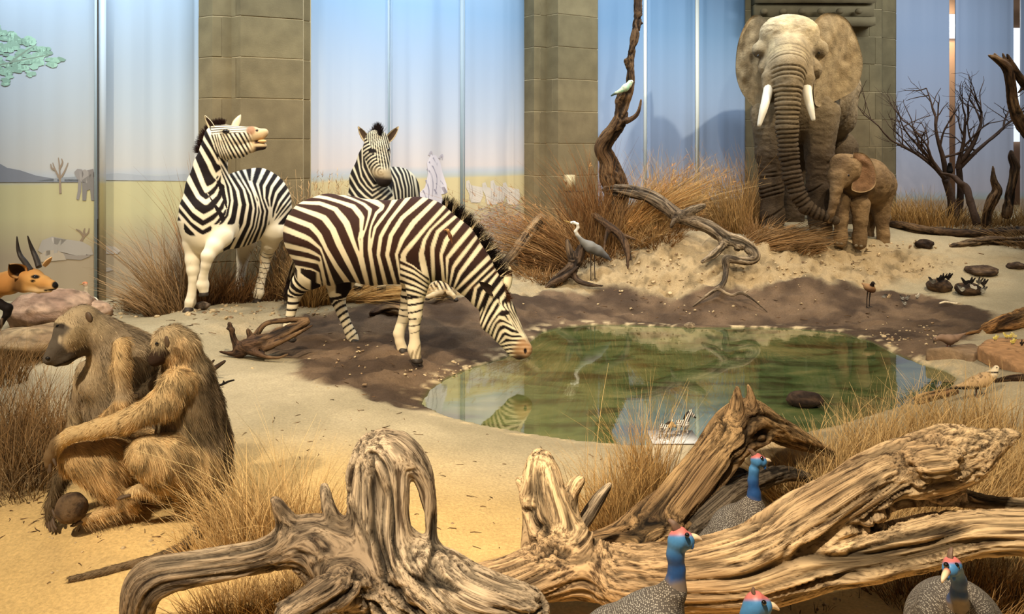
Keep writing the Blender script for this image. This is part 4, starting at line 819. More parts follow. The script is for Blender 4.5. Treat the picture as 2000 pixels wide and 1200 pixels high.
def baboon_b():
    B = Body()
    B.chain('torso', [(352,688,3.74,34), (366,740,3.77,44), (372,800,3.80,55), (378,868,3.82,64), (388,925,3.82,58)], .07); B.ball((398,930,3.85,48), .06)
    B.chain('head', [(338,664,3.72,30), (352,676,3.73,32)], .04); B.ball((318,664,3.68,19), .03, 'head'); B.ball((328,690,3.68,20), .03, 'head')
    B.chain('muzzle', [(318,684,3.66,19), (308,698,3.64,15), (302,704,3.635,12)], .02)
    B.chain('arm', [(346,752,3.64,32), (318,790,3.58,28), (240,826,3.52,21), (190,838,3.50,18), (138,850,3.48,14), (112,868,3.48,13), (100,890,3.48,12), (97,906,3.48,10)], .03)
    B.chain('farm', [(320,740,3.80,20), (290,762,3.76,14), (266,774,3.70,9)], .03)
    B.chain('leg', [(372,922,3.72,50), (318,898,3.60,43), (282,886,3.55,33)], .05); B.chain('leg', [(286,900,3.55,28), (318,940,3.60,20), (310,962,3.60,13), (270,958,3.56,11), (250,966,3.54,9)], .03)
    V, Q = B.mesh(.0075); q = B.query(V); p = proj(V)
    c = mixc(srgb(138,120,94), srgb(174,152,116), sstep(.3, .7, fbm(V*6+4, 3))); back = sstep(360, 420, p[:, 0])*sstep(660, 740, p[:, 1]); c = mixc(c, srgb(104,88,68), back*.8)
    lg = sstep(.02, -.02, np.minimum(q['leg'][0], q['arm'][0])-q['torso'][0]); c = mixc(c, srgb(194,164,116), lg*.85); c = mixc(c, srgb(190,154,104), sstep(40, 10, np.hypot((p[:, 0]-350), (p[:, 1]-700)*.7))*.6)
    hand = sstep(122, 104, p[:, 0])*lg; c = mixc(c, srgb(112,90,62), hand); mz = sstep(.004, -.004, q['muzzle'][0]-q['head'][0])*sstep(676, 690, p[:, 1])*sstep(.03, .015, q['muzzle'][0])*(p[:, 1] < 725); c = mixc(c, srgb(52,38,28), mz)
    o = mesh_obj('baboon', V, Q, PELT, col=c, origin=P(350,1000,3.75)); tag(o, 'smaller golden baboon grooming the larger one, its long arm stretched across', 'baboon')
    rng = np.random.RandomState(6); bare = np.clip(1-mz-sstep(112, 100, p[:, 0]), 0, 1)
    def comb(p_):
        pp = proj(p_); left = sstep(300, 240, pp[:, 0])*sstep(900, 850, pp[:, 1]); k = np.tile(np.array([.25, .1, -1.0]), (len(p_), 1)); return k*(1-left[:, None])+np.array([-.9, 0, -.45])*left[:, None]+((fbm(p_*6, 2)-.5)*.9)[:, None]*np.array([1, 0, 0])
    fur(V, Q, c, o, 32000, lambda p_: .02+.03*sstep(.2, -.1, p_[:, 0]+1.55)*0+.026*sstep(-1.75, -1.45, p_[:, 0]), .0021, rng, comb, bare)
    V2, Q2 = ellipsoid(P(326,668,3.595), np.array([(.014,-.006,0), (.0,.008,0), (-.002,0,.026)])); mesh_obj('ear', V2, Q2, DSKIN, o); eye((306,672), 3.625, .008, o)
    digits(P(97,904,3.475), (-.1,-.1,-1), 4, .05, .0075, .25, (.6,-.6,0), (.25,-.05,0), o, DSKIN, 'fingers'); digits(P(104,896,3.465), (.5,-.3,-.7), 1, .035, .007, 0, (1,0,0), (.1,0,-.3), o, DSKIN, 'thumb')
    digits(P(266,774,3.69), (-.7,-.3,.0), 4, .035, .006, .3, (0,.2,.7), (0,.1,-.2), o, DSKIN, 'fingers'); digits(P(250,968,3.53), (-.9,-.2,-.1), 5, .045, .0075, .3, (.1,-.6,0), (-.1,0,-.35), o, DSKIN, 'toes')
    tp = [(412,960),(418,990),(402,1015),(385,1045),(352,1074),(300,1095),(250,1108),(190,1124),(135,1136)]; pts = [P(412,945,3.86)]
    for x, y in tp[1:]: g = G(x, y+6); pts.append(g+np.array([0, 0, .018]))
    R = [.028,.03,.026,.022,.020,.018,.017,.016,.012]; V2, Fs = tube(pts, R, 10, 60); C2 = mixc(srgb(96,80,60), srgb(128,106,78), fbm(V2*20, 3)); t = mesh_obj('tail', V2, Fs, PELT, o, col=C2)
    Qt = Fs[0]; fur(V2, Qt, C2, t, 5000, lambda p_: np.full(len(p_), .022), .002, rng, lambda p_: np.tile(np.array([-.8, -.25, -.1]), (len(p_), 1)), None, .35)
baboon_a(); baboon_b()
# ------------------------------------------------------------------ antelope at the edge of the scene
def antelope():
    B = Body()
    B.chain('head', [(56,540,4.62,17), (66,544,4.60,16.5), (86,552,4.56,12), (100,557,4.54,9), (106,559,4.53,7.5)], .02); B.chain('head', [(50,556,4.62,14), (76,566,4.57,7), (98,567,4.54,4.5)], .02)
    B.chain('body', [(44,546,4.64,19), (20,552,4.68,21), (-20,560,4.75,26), (-70,585,4.85,42), (-130,605,4.95,58), (-200,606,5.1,60), (-260,600,5.2,56)], .06)
    B.chain('legup', [(-60,600,4.75,24), (-30,592,4.7,14), (-4,593,4.66,9), (16,602,4.64,8), (14,614,4.64,6.5), (2,632,4.66,5), (-6,648,4.68,6)], .03)
    for x, d in ((-85, 4.98), (-255, 5.15), (-240, 5.3)):
        yb = HY+(EYE-gz((x-CX)*d/F, d))*F/d; B.chain('leg', [(x,630,d,28), (x+4,690,d,14), (x,740,d,9), (x+2,yb-22,d,6), (x+4,yb-4,d,7)], .03)
    V, Q = B.mesh(.006); p = proj(V); q = B.query(V)
    c = mixc(srgb(208,158,92), srgb(176,118,62), sstep(.3, .7, fbm(V*7, 3))*.7); c = mixc(c, srgb(236,206,156), sstep(556, 570, p[:, 1])*sstep(44, 60, p[:, 0])*.8)
    c = mixc(c, srgb(60,34,18), sstep(16, 4, np.hypot((p[:, 0]-34)*.9, (p[:, 1]-560)*.55))*.75); c = mixc(c, srgb(20,14,12), sstep(6.5, 4, np.hypot((p[:, 0]-69)*.6, (p[:, 1]-541)*1.3))+sstep(5, 3, np.hypot((p[:, 0]-64)*.8, (p[:, 1]-549)*1.6)))
    c = mixc(c, srgb(18,14,12), sstep(8.5, 5.5, np.hypot(p[:, 0]-108, p[:, 1]-557))); c = mixc(c, srgb(24,18,14), sstep(2, 1, np.abs(p[:, 1]-567+(p[:, 0]-95)*.1))*(p[:, 0] > 86)*(p[:, 0] < 110))
    up = sstep(.005, -.01, q['legup'][0]-q['body'][0]); c = mixc(c, srgb(26,20,18), up*sstep(-40, -15, p[:, 0])); c = mixc(c, srgb(150,130,110), up*sstep(4, 0, np.abs(p[:, 0]-3))*(p[:, 1] > 622)*.8); c = mixc(c, srgb(236,226,210), up*sstep(640, 646, p[:, 1]))
    o = mesh_obj('antelope', V, Q, FUR, col=c, origin=(*P(-120,800,5.0)[:2], gz(*P(-120,800,5.0)[:2]))); tag(o, 'tawny antelope with two straight dark horns, walking in with a raised black foreleg', 'antelope')
    hm = mat('dark_horn', srgb(52,46,42), .45, .35, bump=(40, .5, .01))
    for pts in ([(60,530,4.59,6), (50,514,4.62,5.5), (40,500,4.64,4.6), (35,484,4.64,3.4), (33,462,4.63,1)], [(76,522,4.63,5.5), (71,506,4.65,5.2), (65,492,4.66,4.4), (59,477,4.65,3), (54,461,4.63,1)]):
        V2, Fs = tube([P(*x[:3]) for x in pts], [x[3]*x[2]/F for x in pts], 10, 30); mesh_obj('horn', V2, Fs, hm, o)
    e = lambda t, u, l: srgb(40,28,22) if l == 0 and abs(u) < .8 else srgb(206,160,104)
    ear('ear', P(44,537,4.57), P(18,518,4.50), (-.5,.1,-.85), .052, o, e); ear('ear', P(86,521,4.64), P(102,503,4.66), (.5,.1,.9), .018, o, lambda t, u, l: srgb(236,196,144)); eye((69,541), 4.556, .012, o)
antelope()
# ------------------------------------------------------------------ weathered wood
def wood_mat():
    m = bpy.data.materials.new('weathered_wood'); m.use_nodes = True; nt = m.node_tree; b = nt.nodes['Principled BSDF']; L = nt.links
    b.inputs['Roughness'].default_value = .8; b.inputs['Specular IOR Level'].default_value = .2
    at = nt.nodes.new('ShaderNodeAttribute'); at.attribute_name = 'grain'
    n = nt.nodes.new('ShaderNodeTexNoise'); n.inputs['Scale'].default_value = 2.6; n.inputs['Detail'].default_value = 7; n.inputs['Roughness'].default_value = .62; L.new(at.outputs['Vector'], n.inputs['Vector'])
    vc = nt.nodes.new('ShaderNodeVertexColor'); vc.layer_name = 'col'
    r = nt.nodes.new('ShaderNodeValToRGB'); e = r.color_ramp.elements; e[0].position = .37; e[0].color = (.22, .19, .17, 1); e[1].position = .66; e[1].color = (1.22, 1.2, 1.16, 1); x = e.new(.47); x.color = (.92, .92, .92, 1)
    L.new(n.outputs['Fac'], r.inputs[0]); mx = nt.nodes.new('ShaderNodeVectorMath'); mx.operation = 'MULTIPLY'; L.new(vc.outputs['Color'], mx.inputs[0]); L.new(r.outputs[0], mx.inputs[1]); L.new(mx.outputs[0], b.inputs['Base Color'])
    n3 = nt.nodes.new('ShaderNodeTexNoise'); n3.inputs['Scale'].default_value = 8.5; n3.inputs['Detail'].default_value = 4; L.new(at.outputs['Vector'], n3.inputs['Vector'])
    r3 = nt.nodes.new('ShaderNodeValToRGB'); r3.color_ramp.elements[0].position = .36; r3.color_ramp.elements[0].color = (.42, .39, .36, 1); r3.color_ramp.elements[1].position = .5; r3.color_ramp.elements[1].color = (1, 1, 1, 1); L.new(n3.outputs['Fac'], r3.inputs[0])
    m3 = nt.nodes.new('ShaderNodeVectorMath'); m3.operation = 'MULTIPLY'; L.new(mx.outputs[0], m3.inputs[0]); L.new(r3.outputs[0], m3.inputs[1]); L.new(m3.outputs[0], b.inputs['Base Color'])
    bp = nt.nodes.new('ShaderNodeBump'); bp.inputs['Strength'].default_value = .8; bp.inputs['Distance'].default_value = .008; L.new(n.outputs['Fac'], bp.inputs['Height']); L.new(bp.outputs[0], b.inputs['Normal'])
    return m
WOOD = wood_mat()
def log(name, label, cat, chains, vox=.006, blend=.05, col=(srgb(178,150,112), srgb(140,122,98)), crack=.6, fu=30., subs=(), group=None, lump=.06, warp=.5, cut=None, dark=.12, snap=None):
    """chains: lists of (px, py, depth, radius px); grooves and cracks follow each limb's own length"""
    if snap is not None:
        o0 = np.mean([c[2] for i in snap for c in chains[i]]); chains = [[(c[0], c[1], G(c[0], c[1]+.8*c[3])[1], c[3]) if i in snap else c for c in ch] for i, ch in enumerate(chains)]
        dd = np.mean([c[2] for i in snap for c in chains[i]])-o0; chains = [[(c[0], c[1], c[2]+dd, c[3]) if i not in snap else c for c in ch] for i, ch in enumerate(chains)]
    B = Body(); rmax = 0; ph = random.Random(hash(label) % 9973 if 0 else len(label)*131+len(chains)); off = ph.random()*40; FR = []
    for i, ch in enumerate(chains):
        r = np.array([c[3]*c[2]/F for c in ch]); rmax = max(rmax, r.max()); rm = r.max()
        C = catmull(np.array([P(*c[:3]) for c in ch]), max(3, 4*len(ch)-3)); R = np.interp(np.linspace(0, len(r)-1, len(C)), np.arange(len(r)), r)
        acc = 0; T_, U_, W_ = frames(C)
        for j in range(len(C)-1):
            l = np.linalg.norm(C[j+1]-C[j]); B.cone(C[j], C[j+1], R[j], R[j+1], min(.45*min(R[j], R[j+1])+.002, blend) if j else min(blend, rm*.9), 'c%d' % i, None, 1, False, acc, acc+l); acc += l; FR.append((U_[j], W_[j], U_[j+1], W_[j+1]))
    for sb in subs: B.cone(P(*sb[0][:3]), P(*sb[1][:3]), sb[0][3]*sb[0][2]/F, sb[1][3]*sb[1][2]/F, .02, 'sub', None, 1, True)
    V, Q = B.mesh(vox); N = normals(V, Q)
    # grain coordinates: direction around the limb axis (scaled by radius) and distance along it, blended where limbs meet
    W = np.zeros(len(V)); Gc = np.zeros((len(V), 3)); Rl = np.zeros(len(V)); dmin = np.full(len(V), 1e9); raw = []
    for ip, p in enumerate(B.pr):
        if p[8]: continue
        m = np.flatnonzero(np.all((V > np.minimum(p[0], p[1])-p[2]-p[3]-.12) & (V < np.maximum(p[0], p[1])+p[2]+p[3]+.12), axis=1))
        if not len(m): continue
        d, h = B._d(p, V[m, 0], V[m, 1], V[m, 2]); raw.append((p, m, d, h, FR[ip])); dmin[m] = np.minimum(dmin[m], d)
    tau = max(.008, rmax*.22)
    for p, m, d, h, fr in raw:
        w = np.exp(-np.clip((d-dmin[m])/tau, 0, 40)); ax = p[0]+h[:, None]*(p[1]-p[0]); e = V[m]-ax; s = p[9]+(p[10]-p[9])*h
        hh = h[:, None]; eu = (e*(fr[0]*(1-hh)+fr[2]*hh)).sum(1); ew = (e*(fr[1]*(1-hh)+fr[3]*hh)).sum(1); g = np.stack([eu*fu, ew*fu, s*1.5], 1)+off; Gc[m] += g*w[:, None]; W[m] += w; Rl[m] += w*(p[2]+(p[3]-p[2])*h)
    Gc /= W[:, None]; Rl /= W
    Gc = Gc+(fbm(V*2.6+off, 2)-.5)[:, None]*warp*np.array([2.2, -1.8, 2.0])
    n1 = fbm(Gc*np.array([.55, .55, .55]), 3); rid = 1-np.abs(2*n1-1)*4.2; ck = sstep(.35, .9, rid)*sstep(.22, .5, vnoise(V*3+off+3))
    n2 = fbm(Gc*1.5+11, 3); rid2 = 1-np.abs(2*n2-1)*3.6; ck2 = sstep(.3, .95, rid2)
    lumpv = (fbm(V*np.array([6, 6, 6.])/max(.5, min(1.6, rmax*9))+off, 3)-.5)
    disp = lumpv*lump*2*Rl - ck*crack*np.minimum(Rl*.34, .035) - ck2*np.minimum(Rl*.10, .010)*crack + (n1-.5)*np.minimum(Rl*.45, .04)
    V = V+N*disp[:, None]; t = sstep(.35, .65, fbm(V*3.2+off, 3)); c = mixc(col[0], col[1], t)*(.9+.35*(n2-.4))[:, None]
    c = c*(1-ck*(1-dark)*.92)[:, None]*(1-ck2*.6)[:, None]; c = np.clip(c, .004, .9)
    base = np.array([V[:, 0].mean(), V[:, 1].mean(), V[:, 2].min()])
    o = mesh_obj(name, V, Q, WOOD, col=c, origin=base, attrs={'grain': Gc}); return tag(o, label, cat, group)
GREY = (srgb(184,164,136), srgb(138,118,94)); TAN = (srgb(232,200,154), srgb(190,158,118)); BROWN = (srgb(120,92,62), srgb(84,62,42)); GOLD = (srgb(206,170,120), srgb(150,120,84))
log('driftwood_root', 'big grey root log with a hooked arch and a long limb reaching sideways', 'log', [
    [(262,1215,2.86,24), (274,1175,2.86,31), (290,1136,2.87,36), (345,1119,2.90,31), (420,1104,2.93,29), (520,1084,2.96,30), (595,1058,2.99,42), (655,1088,3.0,56), (735,1150,3.0,78), (820,1200,2.97,92)],
    [(566,1034,2.97,22), (552,1004,2.96,14), (542,985,2.95,10), (534,976,2.95,6)], [(633,952,3.02,9), (638,975,3.01,12), (650,1010,3.0,15), (684,1060,3.0,26)],
    [(735,880,3.06,33), (728,920,3.05,42), (732,985,3.03,45), (748,1050,3.0,44), (790,1120,2.97,58), (840,1195,2.95,75)],
    [(738,880,3.05,32), (778,878,3.03,30), (812,905,3.02,23), (832,950,3.02,17), (841,1010,3.02,13), (847,1060,3.02,11), (852,1092,3.02,4)],
    [(762,905,3.0,26), (775,950,2.98,22), (778,1010,2.97,20), (782,1070,2.96,24), (800,1120,2.95,34)],
    [(790,1130,2.97,64), (880,1165,2.92,60), (960,1185,2.90,52), (1030,1200,2.88,46)], [(830,1080,3.0,22), (870,1100,2.98,26), (930,1130,2.96,20)],
    [(690,1140,2.88,40), (620,1172,2.76,30), (560,1205,2.70,26)], [(625,1140,2.80,14), (580,1170,2.72,9), (540,1182,2.7,4)]], .0062, .06, GREY, .9)
log('fallen_log', 'long split tan log lying in front of the grass, broken stump standing at one end', 'log', [
    [(905,1150,2.98,34), (985,1138,3.02,40), (1080,1112,3.06,46), (1170,1112,3.06,43), (1280,1120,3.03,47), (1390,1106,3.02,48), (1490,1074,3.02,48), (1575,1024,3.04,52), (1655,978,3.06,52), (1735,932,3.08,48), (1802,914,3.1,56), (1866,892,3.1,52), (1925,868,3.1,28), (1972,852,3.1,12), (1990,852,3.1,5)],
    [(1795,905,3.02,34), (1850,905,3.02,28)], [(1880,905,3.08,26), (1920,890,3.08,16), (1950,880,3.08,8)], [(1825,955,3.1,24), (1870,970,3.12,17), (1940,982,3.14,12), (2060,988,3.16,10)],
    [(1200,1140,3.0,38), (1300,1146,3.0,38), (1420,1142,2.98,42), (1520,1122,2.98,44), (1610,1098,2.99,42), (1690,1086,3.0,42), (1810,1062,3.0,42), (1890,1043,3.0,38), (1998,1040,3.0,36), (2110,1040,3.0,36)],
    [(1058,892,3.22,11), (1056,915,3.21,26), (1062,960,3.19,36), (1076,1020,3.16,38), (1098,1070,3.13,42), (1150,1105,3.08,48)], [(1042,960,3.2,20), (1036,1040,3.2,15), (1036,1095,3.18,15), (1060,1132,3.1,22), (1110,1140,3.06,26)],
    [(1134,936,3.2,8), (1124,948,3.2,12), (1110,975,3.2,15), (1108,1010,3.19,18), (1122,1060,3.14,26)], [(1012,938,3.2,5), (1022,948,3.2,8), (1036,965,3.2,14)],
    [(1048,885,3.22,5), (1050,905,3.22,10)], [(1068,890,3.22,5), (1072,925,3.21,12)], [(1084,915,3.22,5), (1084,950,3.2,14)]], .0062, .045, TAN, 1.0)
log('broken_stick', 'straight broken stick leaning beside the standing stump', 'stick', [[(1191,948,3.32,5), (1172,972,3.3,10), (1150,1005,3.27,12), (1128,1040,3.24,11)]], .005, .02, GREY, .7)
log('arched_log', 'thick arched log with two pointed prongs at the near edge of the pool', 'log', [
    [(1268,1048,3.55,30), (1300,1012,3.6,36), (1348,955,3.7,37), (1398,892,3.82,36), (1432,840,3.92,36), (1462,815,3.98,30), (1500,830,4.05,26), (1545,852,4.15,20), (1590,872,4.25,13), (1630,890,4.32,7)],
    [(1440,756,3.9,3), (1440,775,3.9,9), (1436,810,3.9,18), (1425,840,3.9,22)], [(1461,752,3.95,3), (1466,770,3.95,7), (1466,790,3.95,12), (1456,820,3.94,20)],
    [(1425,870,3.82,22), (1452,862,3.9,22), (1490,850,3.98,18)], [(1290,1042,3.54,32), (1225,1062,3.5,20), (1165,1064,3.48,15), (1110,1078,3.46,8)], [(1330,960,3.74,22), (1270,985,3.68,15), (1205,1035,3.6,14), (1150,1050,3.58,9)], [(1285,1050,3.5,26), (1250,1085,3.44,18)]], .007, .05, GOLD, .8)
log('grey_log', 'short grey log half hidden behind the guineafowl by the arched log', 'log', [[(1340,1030,3.62,30), (1400,985,3.7,30), (1455,950,3.85,22), (1530,925,4.0,15), (1580,935,4.1,9)], [(1418,930,3.95,7), (1445,922,3.97,9), (1468,940,3.98,9), (1470,965,3.95,7)]], .008, .03, (srgb(122,108,90), srgb(90,80,68)), .8)
log('driftwood_stump', 'dark splintered driftwood stump on the sand by the hind hoof of the drinking zebra', 'driftwood', [
    [(470,680,6.9,13), (515,668,6.92,15), (560,648,7.0,13), (602,630,7.1,5)], [(467,690,6.88,9), (456,660,6.9,5.5), (452,645,6.9,4.5), (448,632,6.9,4)], [(456,645,6.9,4), (444,642,6.88,3)], [(472,690,6.88,8), (452,691,6.86,5), (428,687,6.84,2)],
    [(490,686,6.86,9), (520,697,6.8,4), (545,699,6.78,3), (562,692,6.78,2)], [(500,655,7.0,7), (520,632,7.05,5), (560,626,7.1,6), (600,624,7.12,5)], [(490,660,6.95,7), (484,645,6.95,4)], [(520,680,6.86,8), (575,655,6.9,5), (610,636,6.95,2)]], .009, .03, (srgb(126,98,68), srgb(82,60,42)), 1.0, 16)
log('log_piece', 'small weathered log chunk on the mud seen between the drinking zebra legs', 'driftwood', [[(728,613,7.85,8), (752,605,7.9,10), (778,606,7.9,9), (790,616,7.85,5)]], .01, .03, (srgb(168,134,92), srgb(96,70,48)), 1.0, 16, snap=[0])
log('dead_tree', 'tall bare dead trunk rising from the reeds with the small bird perched on it', 'tree', [
    [(1196,480,10.9,26), (1200,420,10.9,22), (1206,372,10.93,20), (1196,345,10.9,22), (1188,312,10.85,15), (1176,290,10.8,13), (1188,268,10.75,14), (1207,240,10.7,14), (1214,205,10.7,13), (1224,182,10.7,11), (1231,160,10.7,9), (1231,118,10.7,7.5), (1237,80,10.7,8.5), (1245,40,10.7,8), (1246,0,10.7,7), (1250,-60,10.7,6)],
    [(1206,246,10.68,6), (1222,238,10.66,5), (1240,228,10.65,4), (1248,215,10.65,3.2), (1252,195,10.65,2)], [(1216,190,10.68,7), (1209,184,10.66,4)], [(1247,45,10.7,4), (1255,46,10.7,2)], [(1226,125,10.7,5), (1222,118,10.68,4)]], .014, .06, (srgb(120,92,62), srgb(92,68,46)), 1.0, 14)
log('fallen_branch', 'long pale crooked branch reaching down over the sandy bank', 'branch', [
    [(1186,370,10.85,10), (1222,373,10.7,12), (1265,382,10.55,13), (1297,401,10.42,12.5), (1322,420,10.32,12), (1350,431,10.24,11.5), (1385,443,10.16,12.5), (1417,465,10.08,13), (1449,475,10.02,12), (1468,489,9.98,10), (1475,502,9.95,9), (1461,510,9.93,7.5), (1434,507,9.9,7), (1418,506,9.88,7.5), (1417,526,9.85,6), (1414,548,9.7,5.5), (1402,564,9.58,5.5)],
    [(1330,424,10.28,9), (1350,412,10.22,8.5), (1375,402,10.15,5)], [(1322,424,10.28,6), (1314,436,10.25,4), (1311,444,10.24,3)], [(1420,472,10.06,9), (1395,497,9.98,8), (1372,512,9.92,4)], [(1404,562,9.55,4), (1380,578,9.52,3.2), (1354,598,9.50,2)],
    [(1402,563,9.55,4), (1428,577,9.50,3), (1448,572,9.50,3.2), (1474,588,9.46,2.5), (1499,610,9.40,1.6)], [(1446,573,9.50,2.5), (1462,568,9.50,1.6)], [(1440,485,10.0,7), (1462,478,10.05,4), (1478,486,10.1,3)]], .013, .05, (srgb(170,150,122), srgb(128,110,88)), .9, 14)
log('leaning_limb', 'bare limb leaning up from the sand beside the drinking zebra mane', 'branch', [[(1056,424,10.6,7), (1050,436,10.55,12), (1028,462,10.4,12), (1000,499,10.2,10.5), (978,520,10.05,9), (955,540,9.9,6)]], .013, .04, (srgb(170,142,104), srgb(140,114,84)), .7, 14)
log('twisted_root', 'twisted root at the feet of the grey heron', 'root', [[(1066,562,9.8,3), (1080,552,9.85,7), (1098,540,9.9,10), (1118,524,9.95,12), (1130,500,10.0,10), (1138,480,10.02,6)], [(1115,528,9.93,8), (1128,548,9.85,5), (1150,556,9.8,4.5), (1178,559,9.78,2)], [(1120,515,9.96,9), (1112,490,10.0,7), (1108,470,10.05,4)], [(1100,545,9.85,6), (1128,522,9.85,3)]], .012, .04, (srgb(132,108,80), srgb(84,66,50)), 1.0, 14)
log('hanging_root', 'dark hanging roots spilling over the bank below the dead trunk', 'root', [[(1160,420,10.55,6), (1180,436,10.45,8), (1202,452,10.35,8), (1222,474,10.25,6.5), (1232,508,10.1,3)], [(1212,460,10.3,6), (1224,492,10.15,5), (1226,524,10.02,2.5)], [(1190,445,10.4,6), (1182,470,10.3,3), (1180,490,10.2,2)], [(1205,455,10.32,5), (1240,468,10.2,2.5)]], .013, .04, BROWN, 1.0, 14)
log('fallen_log', 'long dark fallen trunk behind the elephant calf at the foot of the shrub', 'log', [[(1732,436,11.5,6), (1770,443,11.45,9), (1805,450,11.4,9), (1868,455,11.35,9), (1938,455,11.3,9), (2010,450,11.3,9), (2100,446,11.3,9)], [(1760,438,11.5,4), (1800,452,11.38,6), (1840,462,11.3,5)]], .015, .04, (srgb(110,86,60), srgb(74,56,40)), 1.0, 13, snap=[0])
log('fallen_log', 'shorter pale log in front of the long dark fallen trunk', 'log', [[(1858,481,11.15,4), (1890,475,11.15,7), (1930,470,11.15,9), (1990,472,11.15,9), (2070,474,11.15,9)]], .014, .04, (srgb(140,116,86), srgb(92,72,52)), 1.0, 13, snap=[0])
log('dead_stump', 'thin dark stump with a stepped top behind the fallen trunks', 'stump', [[(1926,445,11.9,8), (1930,412,11.9,8), (1940,388,11.9,10), (1948,372,11.9,8), (1941,352,11.9,6), (1939,325,11.9,2)]], .014, .04, BROWN, .9, 14)
log('dead_stump', 'tall narrow stump with a pointed crooked top, nearer the dead tree', 'stump', [[(1966,420,11.9,9), (1972,385,11.9,8.5), (1979,350,11.9,8), (1982,325,11.9,8), (1976,308,11.9,6), (1975,295,11.9,2.5)]], .014, .04, BROWN, .9, 14)
log('dead_tree', 'forked dead tree leaning in at the edge beyond the panel gap', 'tree', [[(1931,108,11.0,2), (1950,118,11.0,6), (1967,134,11.0,8), (1974,165,11.0,8), (1980,210,11.0,9), (1998,248,11.0,11), (2040,300,11.0,13), (2070,380,11.0,14), (2080,480,11.0,16)], [(1967,106,11.0,2), (1978,128,11.0,5), (1994,155,11.0,7), (2020,190,11.0,9), (2040,260,11.0,11)], [(1942,104,11.0,1.5), (1950,116,11.0,4)], [(1958,104,11.0,1.5), (1966,124,11.0,4)], [(1988,182,11.0,1.5), (1998,172,11.0,3)]], .014, .05, (srgb(130,104,74), srgb(88,66,46)), .9, 14)
log('split_log', 'honey coloured split log with yellow butterflies beside it', 'log', [[(1917,647,7.35,5), (1935,643,7.4,11), (1965,633,7.45,15), (2010,620,7.5,17), (2090,600,7.5,18)], [(1880,654,7.3,2), (1900,650,7.3,3), (1925,649,7.35,5)], [(1920,638,7.5,4), (1960,620,7.55,6), (2010,604,7.6,7)]], .009, .04, (srgb(214,166,104), srgb(150,108,64)), 1.0, 16, snap=[0, 1])
log('sawn_log', 'short sawn log with a dark end lying by the pool bank', 'log', [[(1794,783,5.45,9), (1812,778,5.5,9.5), (1840,771,5.6,9), (1866,765,5.7,7)]], .008, .03, (srgb(186,150,104), srgb(140,106,72)), .6, 18, snap=[0])
log('flat_branch', 'flat dark branch lying behind the sandgrouse', 'branch', [[(1943,745,6.05,4), (1965,741,6.05,6), (2000,738,6.05,8), (2070,736,6.05,8)]], .009, .03, (srgb(130,100,70), srgb(90,68,48)), 1.0, 16, snap=[0])
log('charred_twig', 'pair of dark twigs poking out behind the smaller baboon', 'twig', [[(404,727,6.2,5), (420,719,6.2,5), (439,706,6.2,3)], [(402,720,6.25,3), (418,704,6.25,2.5)]], .007, .02, (srgb(80,62,46), srgb(50,38,30)), .6, 20)
log('charred_twig', 'small forked dark twig lying flat on open sand', 'twig', [[(418,756,5.9,2), (432,752,5.9,2.5), (445,746,5.9,2.5), (457,743,5.9,2)], [(438,749,5.9,2), (436,744,5.88,1.5)]], .007, .02, (srgb(60,46,36), srgb(40,30,24)), .6, 20, snap=[0])
# ------------------------------------------------------------------ birds
PLUME = mat('plumage', None, .7, .2, bump=(120, .3, .003)); BSKIN = mat('bare_bird_skin', None, .45, .35, bump=(150, .3, .002))
def spotted():
    m = bpy.data.materials.new('spotted_plumage'); m.use_nodes = True; nt = m.node_tree; b = nt.nodes['Principled BSDF']; L = nt.links; b.inputs['Roughness'].default_value = .7; b.inputs['Specular IOR Level'].default_value = .2
    tc = nt.nodes.new('ShaderNodeTexCoord'); v = nt.nodes.new('ShaderNodeTexVoronoi'); v.inputs['Scale'].default_value = 190; v.inputs['Randomness'].default_value = .45; L.new(tc.outputs['Object'], v.inputs['Vector'])
    r = nt.nodes.new('ShaderNodeValToRGB'); r.color_ramp.elements[0].position = .30; r.color_ramp.elements[0].color = (*srgb(172,166,154), 1); r.color_ramp.elements[1].position = .42; r.color_ramp.elements[1].color = (*srgb(84,78,72), 1)
    L.new(v.outputs['Distance'], r.inputs[0]); vc = nt.nodes.new('ShaderNodeVertexColor'); vc.layer_name = 'col'; mx = nt.nodes.new('ShaderNodeVectorMath'); mx.operation = 'MULTIPLY'; L.new(r.outputs[0], mx.inputs[0]); L.new(vc.outputs[0], mx.inputs[1]); L.new(mx.outputs[0], b.inputs['Base Color'])
    bp = nt.nodes.new('ShaderNodeBump'); bp.inputs['Strength'].default_value = .4; bp.inputs['Distance'].default_value = .003; bp.invert = True; L.new(v.outputs['Distance'], bp.inputs['Height']); L.new(bp.outputs[0], b.inputs['Normal'])
    return m
SPOT = spotted()
def bird_legs(parent, feet, col, r=.006, toe=.04, fwd=(0, -1)):
    """feet: (hip px, hip py, foot px, foot py, depth)"""
    for hx, hy, fx, fy, d in feet:
        a, b = P(hx, hy, d), P(fx, fy, d); parts = [tube([a, a*.5+b*.5+np.array([0, .01, 0]), b], [r*1.2, r, r], 6, 7)]
        for an in (-.5, 0, .5, math.pi):
            c, s_ = math.cos(an), math.sin(an); v = np.array([fwd[0]*c-fwd[1]*s_, fwd[0]*s_+fwd[1]*c, 0])*toe*(.5 if an > 3 else 1); parts.append(tube([b, b+v*.6+np.array([0, 0, .003]), b+v], [r*.9, r*.8, r*.3], 5))
        V, Fs, _ = join(parts); mesh_obj('leg', V, Fs, mat('bird_leg_%d' % int(col[0]), srgb(*col), .6), parent)
